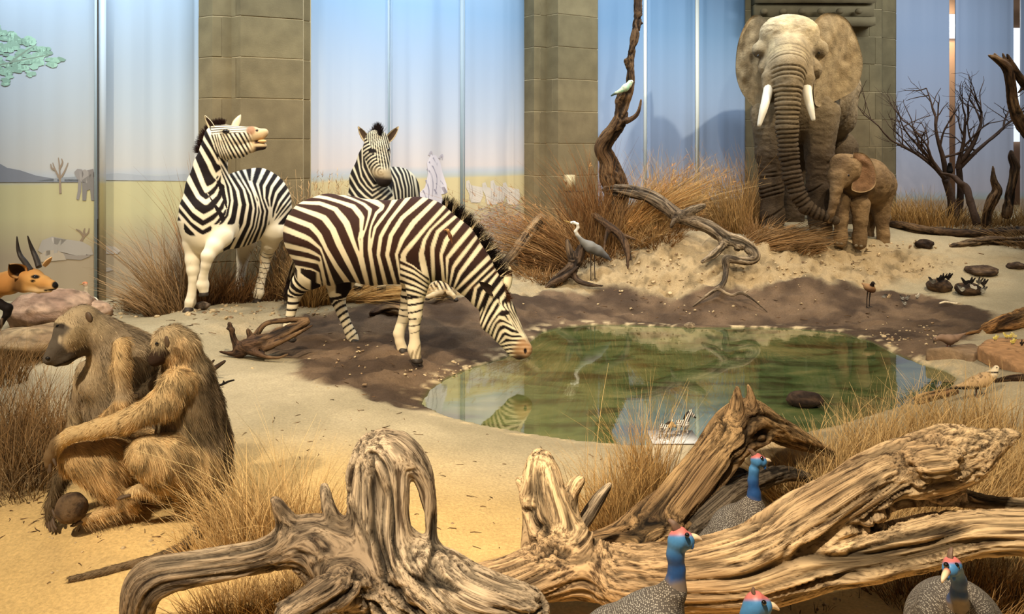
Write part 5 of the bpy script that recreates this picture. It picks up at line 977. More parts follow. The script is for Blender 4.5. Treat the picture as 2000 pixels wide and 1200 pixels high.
def guinea(label, body, neck, head, bill, casque, eyes, vox=.005, wattle=None, feet=None, tint=1.0, lat=None):
    B = Body(); B.chain('body', body, .05, lat, .85 if lat is not None else 1); B.chain('body', [neck[0], (*neck[1][:3], neck[1][3]*.9)], .05); V, Q = B.mesh(vox); p = proj(V)
    col = np.tile(np.array([1., 1., 1.])*tint, (len(V), 1)); nk = np.array(neck[0][:2], float); dn = np.hypot(p[:, 0]-nk[0], p[:, 1]-nk[1]); rr = neck[0][3]
    col = mixc(col, np.array([.95, .86, .76]), sstep(rr*3.2, rr*1.2, dn)*.6)
    c0 = P(*body[0][:3]); g = gz(c0[0], c0[1]); o = mesh_obj('guineafowl', V, Q, SPOT, col=col, origin=(c0[0], c0[1], g)); tag(o, label, 'bird', 'helmeted guineafowl around the fallen log')
    H = Body(); H.chain('neck', neck, .02); H.chain('head', head, .012); V, Q = H.mesh(.0032); p = proj(V); t = np.clip((p[:, 1]-head[0][1])/(neck[0][1]-head[0][1]), 0, 1)
    c = mixc(srgb(70,124,170), srgb(36,74,126), sstep(.1, .5, t)); c = mixc(c, srgb(118,104,92), sstep(.72, .95, t+(fbm(V*40, 2)-.5)*.2)); hr = head[0][3]
    up = sstep(-.1*hr, -.55*hr, p[:, 1]-head[0][1]+.0*(p[:, 0])); c = mixc(c, srgb(196,108,100), up*sstep(hr*2, hr*1.1, np.hypot(p[:, 0]-head[0][0], p[:, 1]-head[0][1]))); c = c*(1+(fbm(V*60, 3)-.5)*.5)[:, None]
    hd = mesh_obj('head', V, Q, BSKIN, o, col=c)
    bp = [P(*x[:3]) for x in bill]; V, Fs = tube(bp, [x[3]*.78*x[2]/F for x in bill], 10, 12); tt = np.linalg.norm(V-bp[0], axis=1)/np.linalg.norm(bp[-1]-bp[0]); mesh_obj('bill', V, Fs, BSKIN, hd, col=mixc(srgb(186,76,62), srgb(224,196,160), sstep(.1, .45, tt)))
    V, Fs = tube([P(*x[:3]) for x in casque], [x[3]*x[2]/F for x in casque], 10, 14, .55); mesh_obj('casque', V, Fs, mat('casque_horn', srgb(112,88,72), .6, noise=(60, .3)), hd)
    for x, y, d in eyes: eye((x, y), d, .007, hd)
    for x, y, d, r in (wattle or []):
        V, Q = ellipsoid(P(x, y, d), np.array([(r*.5*d/F, 0, 0), (0, r*.35*d/F, 0), (0, 0, r*d/F)]), 10, 7); mesh_obj('wattle', V, Q, mat('blue_wattle', srgb(52,104,170), .5), hd)
    if feet: bird_legs(o, feet, (70, 60, 54), .008, .06, (.7, -.5))
    return o
guinea('guineafowl in front of the long log, blue neck raised, looking across', [(1285,1205,2.34,52), (1262,1232,2.36,62), (1205,1268,2.42,72), (1120,1300,2.48,48), (1060,1330,2.5,18)],
       [(1318,1150,2.33,24), (1322,1112,2.33,15), (1319,1085,2.33,15.5), (1322,1060,2.33,18)], [(1330,1053,2.33,22), (1340,1056,2.33,17)], [(1346,1050,2.33,10), (1358,1050,2.33,8.5), (1366,1053,2.33,5), (1371,1057,2.33,2)],
       [(1322,1035,2.33,9), (1316,1024,2.33,7), (1306,1016,2.34,3)], [(1342,1046,2.302), (1342,1046,2.358)], wattle=[(1352,1066,2.315,8), (1349,1066,2.345,8)], feet=[(1240,1320,1250,1437,2.38), (1260,1320,1275,1437,2.44)])
guinea('guineafowl behind the long log, its grey back between the log and the arched log', [(1462,1014,3.36,34), (1440,1040,3.4,47), (1402,1076,3.45,42), (1350,1110,3.5,18)],
       [(1472,1000,3.35,22), (1473,965,3.35,12), (1471,940,3.35,9.5), (1473,918,3.35,10.5)], [(1480,900,3.35,14), (1487,902,3.35,11)], [(1491,899,3.35,6), (1500,899,3.35,4.5), (1506,902,3.35,1.5)],
       [(1474,890,3.35,6), (1468,882,3.35,4), (1462,879,3.35,2)], [(1488,895,3.328), (1488,895,3.372)], .006, wattle=[(1494,912,3.34,6)], feet=[(1425,1090,1430,1115,3.4), (1445,1090,1450,1115,3.44)])
guinea('guineafowl facing out with pink crown and pale downturned bill', [(1868,1208,2.30,72), (1866,1228,2.38,84), (1864,1290,2.46,78), (1862,1310,2.6,40)],
       [(1870,1185,2.22,24), (1873,1160,2.19,14.5), (1873,1135,2.18,13), (1867,1116,2.17,14)], [(1860,1106,2.16,18), (1856,1112,2.14,15)], [(1850,1116,2.11,8.5), (1845,1125,2.09,7.5), (1841,1134,2.08,4), (1840,1139,2.08,1.5)],
       [(1855,1094,2.16,9), (1856,1080,2.165,7), (1859,1070,2.17,3.5)], [(1868,1105,2.135), (1848,1104,2.13)], wattle=[(1863,1128,2.13,8), (1852,1128,2.125,7)], feet=[(1845,1330,1845,1490,2.35), (1885,1330,1885,1490,2.35)])
guinea('guineafowl of which only the blue and red head shows below the log', [(1420,1320,2.22,70), (1360,1350,2.28,70), (1290,1380,2.34,40)],
       [(1456,1270,2.2,32), (1464,1236,2.2,20), (1468,1205,2.2,20), (1472,1190,2.2,21)], [(1478,1180,2.2,23), (1490,1184,2.2,18)], [(1498,1182,2.2,10), (1510,1184,2.2,8), (1522,1192,2.2,2)],
       [(1474,1166,2.2,9), (1471,1156,2.2,7), (1472,1149,2.2,4)], [(1492,1178,2.172), (1492,1178,2.228)], wattle=[(1502,1200,2.19,8)], feet=[(1400,1400,1400,1550,2.25), (1430,1400,1430,1550,2.25)])
def small_bird(name, label, chains, colf, vox, feet, legcol=(60, 50, 44), eyes=(), group=None, bill=None, billcol=(40, 34, 30), toe=.03, lr=.004, z0=None):
    B = Body()
    for t, c in chains: B.chain(t, c, .02)
    V, Q = B.mesh(vox); p = proj(V); c = np.clip(colf(V, p, B.query(V)), 0, 1); c0 = P(*chains[0][1][0][:3])
    zb = z0 if z0 is not None else gz(c0[0], c0[1]); o = mesh_obj(name, V, Q, PLUME, col=c, origin=(c0[0], c0[1], zb)); tag(o, label, 'bird', group)
    if bill: V, Fs = tube([P(*x[:3]) for x in bill], [x[3]*x[2]/F for x in bill], 7, 8); mesh_obj('bill', V, Fs, mat('bill_%d' % billcol[0], srgb(*billcol), .5), o)
    for x, y, d, r in eyes: eye((x, y), d, r, o)
    if feet: bird_legs(o, feet, legcol, lr, toe)
    return o
small_bird('grey_heron', 'grey heron with a white curved neck standing by the twisted root', [('body', [(1140,474,9.95,7), (1152,482,9.97,11), (1168,490,10.0,10), (1184,501,10.02,5), (1192,508,10.03,2)]), ('neck', [(1136,470,9.94,5), (1127,459,9.93,3.4), (1124,452,9.92,3), (1129,445,9.91,2.8), (1128,438,9.9,2.8), (1121,435,9.9,3), (1115,435,9.9,2.4)])],
    lambda V, p, q: mixc(mixc(mixc(srgb(108,106,102), srgb(74,74,78), sstep(488, 504, p[:, 1])), srgb(150,146,136), sstep(.02, -.02, p[:, 1]-483+(p[:, 0]-1150)*.1)*.3), srgb(232,226,212), sstep(.006, -.006, q['neck'][0]-q['body'][0])*sstep(466, 452, p[:, 1])), .008,
    [(1154,492,1154,548,9.95), (1161,494,1162,545,10.02)], (52, 44, 38), [(1119,434,9.878,.006)], None, [(1114,435,9.9,1.8), (1107,433,9.9,1.2), (1100,431,9.9,.4)], (150, 120, 60), .06, .006)
small_bird('roller_bird', 'small pale green bird perched on the stub of the dead trunk', [('body', [(1228,166,10.58,6), (1221,172,10.57,7), (1213,177,10.56,4.5), (1203,182,10.55,3), (1194,187,10.55,1.6)]), ('head', [(1231,161,10.58,5), (1233,160,10.58,4)])],
    lambda V, p, q: mixc(mixc(srgb(226,220,190), srgb(150,196,160), sstep(.5, .65, fbm(V*30, 2))*.7+.2), srgb(58,74,66), sstep(1214, 1200, p[:, 0])*sstep(178, 184, p[:, 1])), .007, [(1218,176,1215,185,10.6), (1222,176,1219,184,10.6)], (90, 70, 60), [(1233,159,10.555,.006)], None, [(1235,160,10.58,1.6), (1240,161,10.58,.5)], (50, 44, 40), .02, .004, EYE-(185-HY)*10.6/F)
small_bird('wading_bird', 'brown long-legged wading bird standing alone on the dark mud', [('body', [(1694,561,8.95,7), (1701,564,8.93,8), (1705,567,8.92,5)]), ('tail', [(1690,558,8.98,4), (1684,554,9.0,1.5)]), ('head', [(1704,556,8.9,3.8), (1705,553,8.88,3.4)])],
    lambda V, p, q: mixc(mixc(srgb(156,118,80), srgb(96,66,44), sstep(560, 568, p[:, 1])), srgb(44,34,28), sstep(.004, -.004, q['head'][0]-q['body'][0])), .006, [(1695,568,1693,601,8.95), (1700,570,1698,599,8.98)], (54, 44, 36), (), None, [(1707,553,8.87,1.2), (1711,556,8.85,.4)], (40, 34, 30), .05, .006)
small_bird('dove', 'brown dove pecking at the edge of the flat stone slab', [('body', [(1840,660,7.15,7), (1854,664,7.15,9.5), (1866,661,7.17,7), (1880,654,7.2,2.5), (1886,651,7.2,1.5)]), ('head', [(1836,660,7.14,5), (1828,662,7.12,4), (1826,664,7.12,3.6)])],
    lambda V, p, q: mixc(srgb(140,114,94), srgb(92,70,56), sstep(660, 672, p[:, 1]))*(1+(fbm(V*40, 3)-.5)*.3)[:, None], .006, [(1852,671,1850,682,7.15), (1857,671,1857,681,7.18)], (120, 60, 50), [(1827,662,7.103,.004)], None, [(1824,665,7.12,1.3), (1824,671,7.12,.5)], (40, 34, 30), .03, .004)
small_bird('sandgrouse', 'speckled sandgrouse with a pale collar standing behind the grass on open sand', [('body', [(1936,735,5.7,9), (1922,742,5.7,13), (1904,748,5.7,12), (1884,754,5.7,7), (1866,757,5.7,3.5), (1856,758,5.7,2)]), ('neck', [(1936,733,5.7,9), (1942,726,5.7,6), (1946,719,5.7,5.2)])],
    lambda V, p, q: mixc(mixc(mixc(srgb(190,158,116), srgb(60,44,34), sstep(.55, .7, fbm(V*70, 3))*.7), srgb(34,28,26), sstep(753, 758, p[:, 1])*sstep(1930, 1905, p[:, 0])), mixc(srgb(226,208,176), srgb(50,40,36), sstep(2.5, 1, np.abs(p[:, 1]-728))), sstep(.004, -.004, q['neck'][0]-q['body'][0])), .005, [(1908,757,1908,776,5.7), (1916,757,1917,775,5.74)], (110, 80, 60), [(1947,718,5.682,.004)], None, [(1950,719,5.7,1.6), (1955,721,5.7,.5)], (60, 50, 40), .04, .005)
small_bird('oxpecker', 'tiny brown oxpecker clinging to the neck of the drinking zebra', [('body', [(876,454,6.70,3), (879,461,6.69,3.6), (882,470,6.69,2), (884,479,6.68,1)]), ('head', [(875,450,6.69,2.8), (873,449,6.69,2.4)])],
    lambda V, p, q: mixc(srgb(110,70,44), srgb(206,160,104), sstep(456, 450, p[:, 1])), .004, None, eyes=[(873,448,6.678,.003)], bill=[(871,449,6.69,1.2), (867,450,6.69,.4)], billcol=(206, 110, 50), z0=EYE-(470-HY)*6.7/F)
small_bird('black_bird', 'black bird perched low in the bare thorn shrub', [('body', [(1855,327,12.0,5), (1855,334,12.0,5.5), (1855,341,12.02,3)]), ('head', [(1855,321,11.98,3.6), (1855.5,320,11.97,3)])], lambda V, p, q: np.tile(srgb(18,16,18), (len(V), 1)), .009, [(1854,340,1854,345,12.0)], (20, 18, 18), bill=[(1857,320,11.96,1), (1860,321,11.95,.4)], z0=EYE-(345-HY)*12/F)
small_bird('cattle_egret', 'white egret with a rusty cap standing behind the larger baboon', [('body', [(172,586,7.75,8), (182,590,7.75,9), (194,596,7.78,4)]), ('neck', [(171,584,7.75,5), (167,572,7.74,3.4), (168,562,7.73,3.2), (167,555,7.72,4), (164,554,7.71,3.4)])],
    lambda V, p, q: mixc(srgb(232,222,198), srgb(190,120,80), sstep(560, 552, p[:, 1])), .006, [(178,597,178,HY+(EYE-gz(-3.98, 7.75))*F/7.75,7.75), (184,597,184,HY+(EYE-gz(-3.95, 7.78))*F/7.78,7.78)], (60, 54, 40), [(164,553,7.695,.004)], None, [(161,555,7.7,1.4), (155,557,7.68,.4)], (150, 70, 40), .04, .005)
# ------------------------------------------------------------------ butterflies
def butterfly(p, d, size, c1, c2, label, group, ang, open_=.35, z=None):
    b = P(p[0], p[1], d); root = empty('butterfly', b); tag(root, label, 'butterfly', group); ang = (ang if ang < 1.57 else math.pi+(ang-math.pi))*.35 if ang < 1.57 else math.pi-(math.pi-ang)*.35; f = np.array([math.cos(ang), math.sin(ang), 0]); s = np.array([-f[1], f[0], 0]); up = np.array([0, 0, 1.])
    V, Fs = tube([b-f*size*.3+up*.006, b+up*.008, b+f*size*.3+up*.007], [.0022, .004, .0022], 6); mesh_obj('body', V, Fs, mat('insect_body', srgb(30,24,20), .7), root)
    for sg in (-1, 1):
        w = up*math.cos(open_)+s*sg*math.sin(open_); o2 = [(-.1, .0), (-.55, .35), (-.5, .75), (-.05, .7), (.1, .8), (.55, 1.25), (.8, 1.15), (.45, .35), (.12, .0)]
        V = np.array([b+up*.008+f*x*size*.7+w*y*size*.8 for x, y in o2]); V = np.concatenate([V, V+s*sg*.0015]); n = len(o2); Q = [list(range(n)), list(range(2*n-1, n-1, -1))]+[[j, n+j, n+(j+1) % n, (j+1) % n] for j in range(n)]
        edge = np.array([0, .8, .9, .2, .9, 1, 1, .5, 0]*2); mesh_obj('wing', V, Q, PLUME, root, col=mixc(srgb(*c1), srgb(*c2), edge), smooth=False)
    return root
WH, BK = (240, 236, 222), (26, 22, 22)
for i, (x, y, a, c1, c2, lb) in enumerate([(1726,586,.3,WH,BK,'small white butterfly nearest the wading bird on the mud'), (1736,586,1.5,(216,196,160),(190,160,120),'narrow tan butterfly second from the wading bird'), (1763,588,2.4,WH,BK,'tilted white butterfly in the middle of the muddy group'),
        (1772,588,1.0,WH,BK,'black bordered white butterfly upright in the middle of the group'), (1767,598,2.8,WH,BK,'white butterfly nearest the pool in the muddy group'), (1792,584,.4,WH,(200,190,170),'tall white butterfly at the far end of the muddy group')]):
    g = G(x, y); pp = (x, HY+(EYE-g[2]-.004)*F/g[1]); butterfly(pp, g[1], .058, c1, c2, lb, 'white butterflies on the mud', a, .25)
YL = (246, 232, 130)
for x, y, a, c1, lb in [(1944,668,.4,YL,'yellow butterfly standing apart under the split log'), (1966,664,2.5,YL,'yellow butterfly with spread wings, first of the cluster by the split log'), (1974,664,.2,YL,'upright bright yellow butterfly in the cluster by the split log'), (1982,664,1.6,(250,240,170),'pale yellow butterfly at the back of the cluster by the split log'),
        (1978,675,.1,(244,226,120),'yellow butterfly in front of the cluster by the split log'), (1996,678,1.2,(60,50,44),'dark butterfly on the flat stone beside the yellow ones')]:
    g = G(x, y+2); butterfly((x, HY+(EYE-g[2]-.10)*F/(g[1]-.35)), g[1]-.35, .046, c1, tuple(int(v*.9) for v in c1), lb, 'butterflies on the flat stone', a, .3)
# ------------------------------------------------------------------ rocks, dung, plinth, sensor, shrub, paint on the panels
ROCK = mat('rough_stone', None, .9, .2, bump=(26, .8, .02), noise=(14, .25))
def rock(name, label, cat, p, w, h, col, d=None, seed=1, group=None, depth=None, rough=.28, nu=40, nv=24, sink=.15):
    """p: px of the middle of the visible base; w, h: px"""
    if d is None: g = G(*p); d = g[1]
    else: g = P(p[0], p[1], d)
    rx = w*.5*d/F; rz = h*d/F/(2-sink*2)*1.0; ry = depth or rx*.7; c = g+np.array([0, ry*.6, rz*(1-2*sink)])
    V, Q = ellipsoid(c, np.diag([rx, ry, rz]), nu, nv); u = (V-c)/np.array([rx, ry, rz]); n = fbm(u*1.5+seed*7.1, 4)-.5; r2 = np.abs(fbm(u*2.6+seed*3.3, 3)-.5)
    V = c+(V-c)*(1+n*rough*2-r2*rough*.8)[:, None]; cc = mixc(col[0], col[1], sstep(.35, .65, fbm(u*2+seed, 4)))*(1-.5*sstep(.06, .0, r2))[:, None]
    o = mesh_obj(name, V, Q, ROCK, col=cc, origin=(g[0], g[1]+ry*.6, V[:, 2].min())); return tag(o, label, cat, group)
PINK = (srgb(176,146,120), srgb(140,112,92)); SANDY = (srgb(200,176,138), srgb(172,146,108)); DKR = (srgb(70,54,42), srgb(42,32,26)); GRY = (srgb(120,104,88), srgb(88,76,64))
rock('boulder', 'pinkish boulder at the foot of the painted wall beside the antelope', 'rock', (68,648), 150, 72, PINK, seed=2, depth=.4)
rock('boulder', 'low tan boulder under the raised foreleg of the antelope', 'rock', (45,700), 180, 52, (srgb(176,150,112), srgb(140,114,84)), seed=5, depth=.35)
rock('boulder', 'low pink rock half hidden behind the larger baboon', 'rock', (150,640), 90, 44, PINK, seed=9, depth=.3)
rock('boulder', 'pale sandstone boulder under the arched log', 'rock', (1525,940), 170, 84, SANDY, seed=3, depth=.25, rough=.16)
rock('stone', 'round brown stone gripped by the hand of the larger baboon', 'rock', (130,1028), 62, 58, (srgb(112,90,66), srgb(78,62,48)), d=3.5, seed=4, depth=.06, rough=.1, sink=.04)
rock('stone', 'dark flat stone sticking out of the green pool', 'rock', (1577,796), 72, 26, DKR, d=5.92, seed=6, depth=.1, rough=.14)
rock('stone', 'small grey stone on the far shore of the pool', 'rock', (1348,643), 22, 12, (srgb(160,140,112), srgb(120,104,84)), seed=7)
rock('stone', 'dark brown stone in front of the fallen trunks', 'rock', (1809,486), 36, 18, DKR, seed=8)
rock('stone', 'pale stone beside the grass heap at the elephant calf feet', 'rock', (1646,484), 16, 11, SANDY, seed=10)
rock('stone', 'white stone near the elbow of the larger baboon', 'rock', (60,955), 30, 20, SANDY, seed=12)
rock('stone', 'low dark stone at the bottom of the bank', 'rock', (1926,540), 64, 20, (srgb(104,84,64), srgb(66,52,42)), seed=13, depth=.15)
rock('stone', 'low dark stone at the bottom of the bank, half out of frame', 'rock', (1988,527), 34, 14, (srgb(104,84,64), srgb(66,52,42)), seed=14)
rock('stone', 'brown stone in the dry grass by the adult elephant foot', 'rock', (1440,455), 30, 16, SANDY, seed=15)
rock('stone', 'tan stone half buried under the lifted hoof of the braying zebra', 'rock', (338,600), 40, 16, SANDY, seed=16)
rock('stone', 'grey flat stone behind the standing hoof of the braying zebra', 'rock', (392,606), 30, 16, GRY, seed=17)
def slab(label, outline, top, col, seed):
    pts = catmull(np.array([G(*o) for o in outline+outline[:1]]), 61)[:-1]; c = pts.mean(0); V = []; n = 60
    rg = [(1.0, -.06), (1.0, top*.55), (.96, top), (.8, top*1.08), (.5, top*1.12), (.15, top*1.15)]
    for k, z in rg: V.append(np.column_stack([c[:2]+(pts[:, :2]-c[:2])*k, np.full(n, c[2]+z)]))
    V = np.vstack(V); V = V+(np.stack([fbm(V*6+seed, 3), fbm(V*6+seed+9, 3), fbm(V*4+seed+5, 3)], 1)-.5)*np.array([.05, .05, .05]); V = np.concatenate([V, [V[-n:].mean(0)]])
    i = np.arange(len(rg)-1)[:, None]; j = np.arange(n)[None]; j2 = (j+1) % n; Q = np.stack(np.broadcast_arrays(i*n+j, i*n+j2, (i+1)*n+j2, (i+1)*n+j), -1).reshape(-1, 4); k = (len(rg)-1)*n
    T = np.stack([k+np.arange(n), k+(np.arange(n)+1) % n, np.full(n, len(V)-1)], 1); o = mesh_obj('stone_slab', V, [Q, T], ROCK, col=mixc(col[0], col[1], fbm(V*5+seed, 4))); return tag(o, label, 'rock')
slab('flat grey stone slab on which the dove stands', [(1808,706),(1836,690),(1870,678),(1905,672),(1928,676),(1912,696),(1900,707),(1862,703)], .05, (srgb(160,134,104), srgb(124,102,80)), 1)
slab('flat orange stone slab beside the grey one, cracked apart from it', [(1910,706),(1932,678),(1970,672),(2040,672),(2080,705),(2020,732),(1965,724),(1928,714)], .06, (srgb(206,160,112), srgb(166,124,86)), 2)
def dung(label, p, w, h, bugs, seed):
    o = rock('dung_heap', label, 'dung', p, w, h, (srgb(96,74,52), srgb(52,40,30)), seed=seed, rough=.16, depth=.14)
    g = G(*p)
    for x, y, a, c1, c2, lb in bugs: butterfly((x, y+5), g[1]-.03, .085, c1, c2, lb, 'butterflies on the dung', a, .3)
dung('round dark dung heap with black butterflies, the one closer to the wading bird', (1842,571), 46, 24, [(1822,551,2.6,(150,146,136),BK,'black and white butterfly at the near end of the first dung heap'), (1835,547,.4,(30,26,26),BK,'black butterfly, first on top of the first dung heap'), (1842,544,1.2,(32,28,28),BK,'black butterfly, second on top of the first dung heap'), (1852,543,.2,(34,28,26),BK,'tall black butterfly highest on the first dung heap')], 21)
dung('dark dung heap crowded with black and white butterflies', (1899,578), 50, 24, [(1879,566,2.8,WH,BK,'white spotted butterfly at the near end of the crowded dung heap'), (1886,553,2.2,(34,30,30),BK,'black butterfly leaning outwards on the crowded dung heap'), (1896,552,.5,(36,32,32),BK,'black butterfly upright on the crowded dung heap'), (1902,564,1.6,WH,(220,214,200),'white butterfly in the middle of the crowded dung heap'), (1912,552,1.0,(150,144,132),BK,'black and white butterfly at the top of the crowded dung heap'), (1921,555,.4,(70,64,58),BK,'dark butterfly behind the crowded dung heap'), (1919,569,.1,WH,BK,'white barred butterfly low on the far end of the crowded dung heap')], 22)
_g = G(1850, 596); V, Fs = tube([_g+np.array([x, y, z]) for x, y, z in ((-.09, 0, .015), (-.03, .01, .03), (.02, -.01, .03), (.08, -.03, .02), (.10, -.02, .03))], [.008, .014, .011, .012, .006], 8, 24); tag(mesh_obj('bleached_stick', V, Fs, mat('bleached_wood', srgb(216,200,168), .8, noise=(40, .3))), 'short bleached stick on the mud below the dung heaps', 'stick')
# white-topped plinth with two toy zebras: a reflection in glass built as solid objects
zt = EYE-(866-HY)*4.0/F; a, b = P(1275, 866, 4.0), P(1368, 866, 4.0); root = empty('plinth', ((a[0]+b[0])/2, 4.09, gz((a[0]+b[0])/2, 4.09))); tag(root, 'reflected white-topped plinth carrying toy zebras, built solid at the pool edge', 'plinth')
V, Q = box(((a[0]+b[0])/2, 4.09, zt/2-.03), ((b[0]-a[0])/2-.003, .087, zt/2+.02)); mesh_obj('pedestal', V, Q, mat('plinth_side', srgb(204,192,164), .6), root, smooth=False)
V, Q = box(((a[0]+b[0])/2, 4.09, zt-.003), ((b[0]-a[0])/2, .09, .003)); mesh_obj('top_plate', V, Q, mat('white_acrylic', srgb(232,236,240), .3), root, smooth=False)
def toy(label, parts, tan):
    B = Body()
    for t, c in parts: B.chain(t, c, .008)
    V, Q = B.mesh(.0022); p = proj(V); q = B.query(V); ph = p[:, 0]*.8+p[:, 1]*.35; st = sstep(.4, .6, np.abs((ph/3.4) % 1-.5)*2); lg = sstep(.001, -.001, q['leg'][0]-q['body'][0]); st = st*(1-lg)+lg*sstep(.4, .6, np.abs((p[:, 1]/3.) % 1-.5)*2)
    c = mixc(srgb(238,232,220), srgb(24,20,20), st); hd = sstep(.001, -.001, q['head'][0]-q['body'][0])
    if tan: c = mixc(c, srgb(206,168,110), hd*.85)
    c = mixc(c, srgb(20,16,16), sstep(3, 1, np.hypot(p[:, 0]-parts[1][1][-1][0], p[:, 1]-parts[1][1][-1][1]))); b0 = min(V[:, 2]); o = mesh_obj('toy_zebra', V, Q, mat('painted_toy', None, .4, .4), col=c, origin=(V[:, 0].mean(), V[:, 1].mean(), b0)); tag(o, label, 'toy')
    for x, y, d, e in parts[0][2] if len(parts[0]) > 2 else []: pass
    return o
t1 = toy('smaller toy zebra with a tan head on the reflected white plinth, half behind grass', [('body', [(1293,833,4.06,5.5), (1301,836,4.06,6), (1308,838,4.06,4.5)]), ('head', [(1308,834,4.06,4), (1312,828,4.06,3.5), (1317,832,4.06,2.6), (1320,835,4.06,2)]), ('leg', [(1291,836,4.05,3), (1288,848,4.05,1.4), (1288,856,4.05,1.5)]), ('leg', [(1294,838,4.08,3), (1293,848,4.08,1.4), (1293,853,4.08,1.5)]), ('leg', [(1304,838,4.04,3), (1298,850,4.03,1.4), (1298,860,4.03,1.5)]), ('leg', [(1307,838,4.06,3), (1306,850,4.03,1.4), (1307,860,4.03,1.5)])], True)
t2 = toy('taller toy zebra with its head raised on the reflected white plinth', [('body', [(1326,826,4.12,6), (1333,828,4.12,6), (1340,828,4.12,5.5)]), ('head', [(1341,822,4.12,5), (1345,812,4.12,3.6), (1349,807,4.12,3.4), (1354,812,4.12,2.6), (1358,816,4.12,2)]), ('leg', [(1326,830,4.11,4), (1325,838,4.1,1.8), (1319,849,4.1,1.6)]), ('leg', [(1328,830,4.12,4), (1327,840,4.1,1.6), (1327,849,4.09,1.6)]), ('leg', [(1340,830,4.12,3.4), (1338,838,4.14,1.5), (1338,843,4.15,1.6)]), ('leg', [(1342,830,4.11,3.4), (1342,840,4.12,1.5), (1343,846,4.11,1.6)])], False)
for t_, pts in ((t1, [(1309,826), (1313,822)]), (t2, [(1347,803), (1350,802)])):
    for x, y in pts: V, Fs = tube([P(x, y+2.5, 4.06 if t_ is t1 else 4.12), P(x+.5, y-2.5, 4.06 if t_ is t1 else 4.12)], [.004, .0015], 6); mesh_obj('ear', V, Fs, mat('toy_ear', srgb(236,228,210), .5), t_)
for t_, pts in ((t1, [(1300,829,4.06), (1306,826,4.06), (1310,824,4.06)]), (t2, [(1335,819,4.12), (1340,810,4.12), (1346,804,4.12)])):
    V, Fs = tube([P(*x) for x in pts], [.003, .006, .004], 6, 8); mesh_obj('mane', V, Fs, mat('toy_black', srgb(22,18,18), .5), t_)
# small sensor box on the middle pier
c = P(1112, 357, 11.22); root = empty('wall_sensor', c); tag(root, 'small beige box with a dark lens fixed to the middle stone pier above the reeds', 'box')
V, Q = box(c, (.06, .07, .108), .3); mesh_obj('housing', V, Q, mat('cream_housing', srgb(196,182,140), .5), root, smooth=False)
V, Q = ellipsoid(c+np.array([-.05, -.068, .0]), np.diag([.014, .012, .02]), 10, 6); mesh_obj('lens', V, Q, mat('dark_lens', srgb(20,18,16), .2), root)
c2 = P(1122, 374, 11.22); V, Q = box(c2, (.12, .08, .006), .3); mesh_obj('bracket', V, Q, mat('dark_bracket', srgb(60,56,46), .6), root, smooth=False)
# bare thorn shrub
def shrub():
    rng = random.Random(11); parts = [[], []]; root = empty('thorn_shrub', P(1862,428,12.2)); tag(root, 'leafless dark thorn shrub with many fine twigs behind the fallen trunk', 'shrub')
    def grow(p, d, L, r, lev):
        pts = [p]; dd = np.array(d, float); n = 5
        for i in range(n):
            dd = dd+np.array([rng.gauss(0, .16), rng.gauss(0, .12), rng.gauss(0, .12)+.02]); dd /= np.linalg.norm(dd); pts.append(pts[-1]+dd*L/n)
        V, Fs = tube(pts, [r*(1-.6*i/n) for i in range(n+1)], 6 if lev < 2 else 4, n*2+1 if lev < 2 else None, cap=False); parts[0 if lev < 2 else 1].append((V, Fs))
        if lev >= 3 and rng.random() < .55 or lev >= 4: return
        for i in ([2, 3, 4, 5] if lev < 2 else [2, 3, 4, 5]):
            q = pts[i]; t = dd+np.array([rng.gauss(0, .75), rng.gauss(0, .5), rng.gauss(.1, .5)]); t /= np.linalg.norm(t); grow(q, t, L*rng.uniform(.45, .75), max(.0038, r*.46), lev+1)
    for b, t, r in (((1862,426,12.2), (1846,350,12.15), .075), ((1872,424,12.25), (1872,320,12.2), .06)):
        a, e = P(*b), P(*t); V, Fs = tube([a, (a+e)/2+np.array([.03, 0, 0]), e], [r, r*.8, r*.7], 8, 12); parts[0].append((V, Fs))
    for s, t, L, r in (((1846,350,12.15), (1800,268,12.0), .75, .04), ((1850,352,12.15), (1838,240,12.1), .85, .045), ((1846,350,12.15), (1770,300,12.1), .8, .03), ((1872,320,12.2), (1905,240,12.2), .85, .042), ((1872,330,12.2), (1930,225,12.3), .95, .038), ((1870,330,12.2), (1862,230,12.3), .8, .036), ((1846,352,12.15), (1752,232,12.0), 1.0, .03)):
        a, e = P(*s), P(*t); d = (e-a)/np.linalg.norm(e-a); grow(a, d, L, r, 1)
    bark = mat('dark_bark', srgb(66,50,40), .9, noise=(30, .3))
    for nm, ps in zip(('branches', 'twigs'), parts): V, Fs, _ = join(ps); o = mesh_obj(nm, V, Fs, bark, root); 
    o['kind'] = 'stuff'
    V, Fs = tube([P(1838,338,11.9), P(1852,342,11.9), P(1870,352,11.85), P(1888,370,11.8), P(1896,395,11.75), P(1903,420,11.7), P(1908,440,11.7)], [.02,.03,.04,.05,.05,.05,.05], 9, 30)
    V = V+(fbm(V*9, 2)-.5)[:, None]*.05; tag(mesh_obj('leaning_branch', V, Fs, bark), 'pale crooked branch leaning through the thorn shrub', 'branch')
shrub()
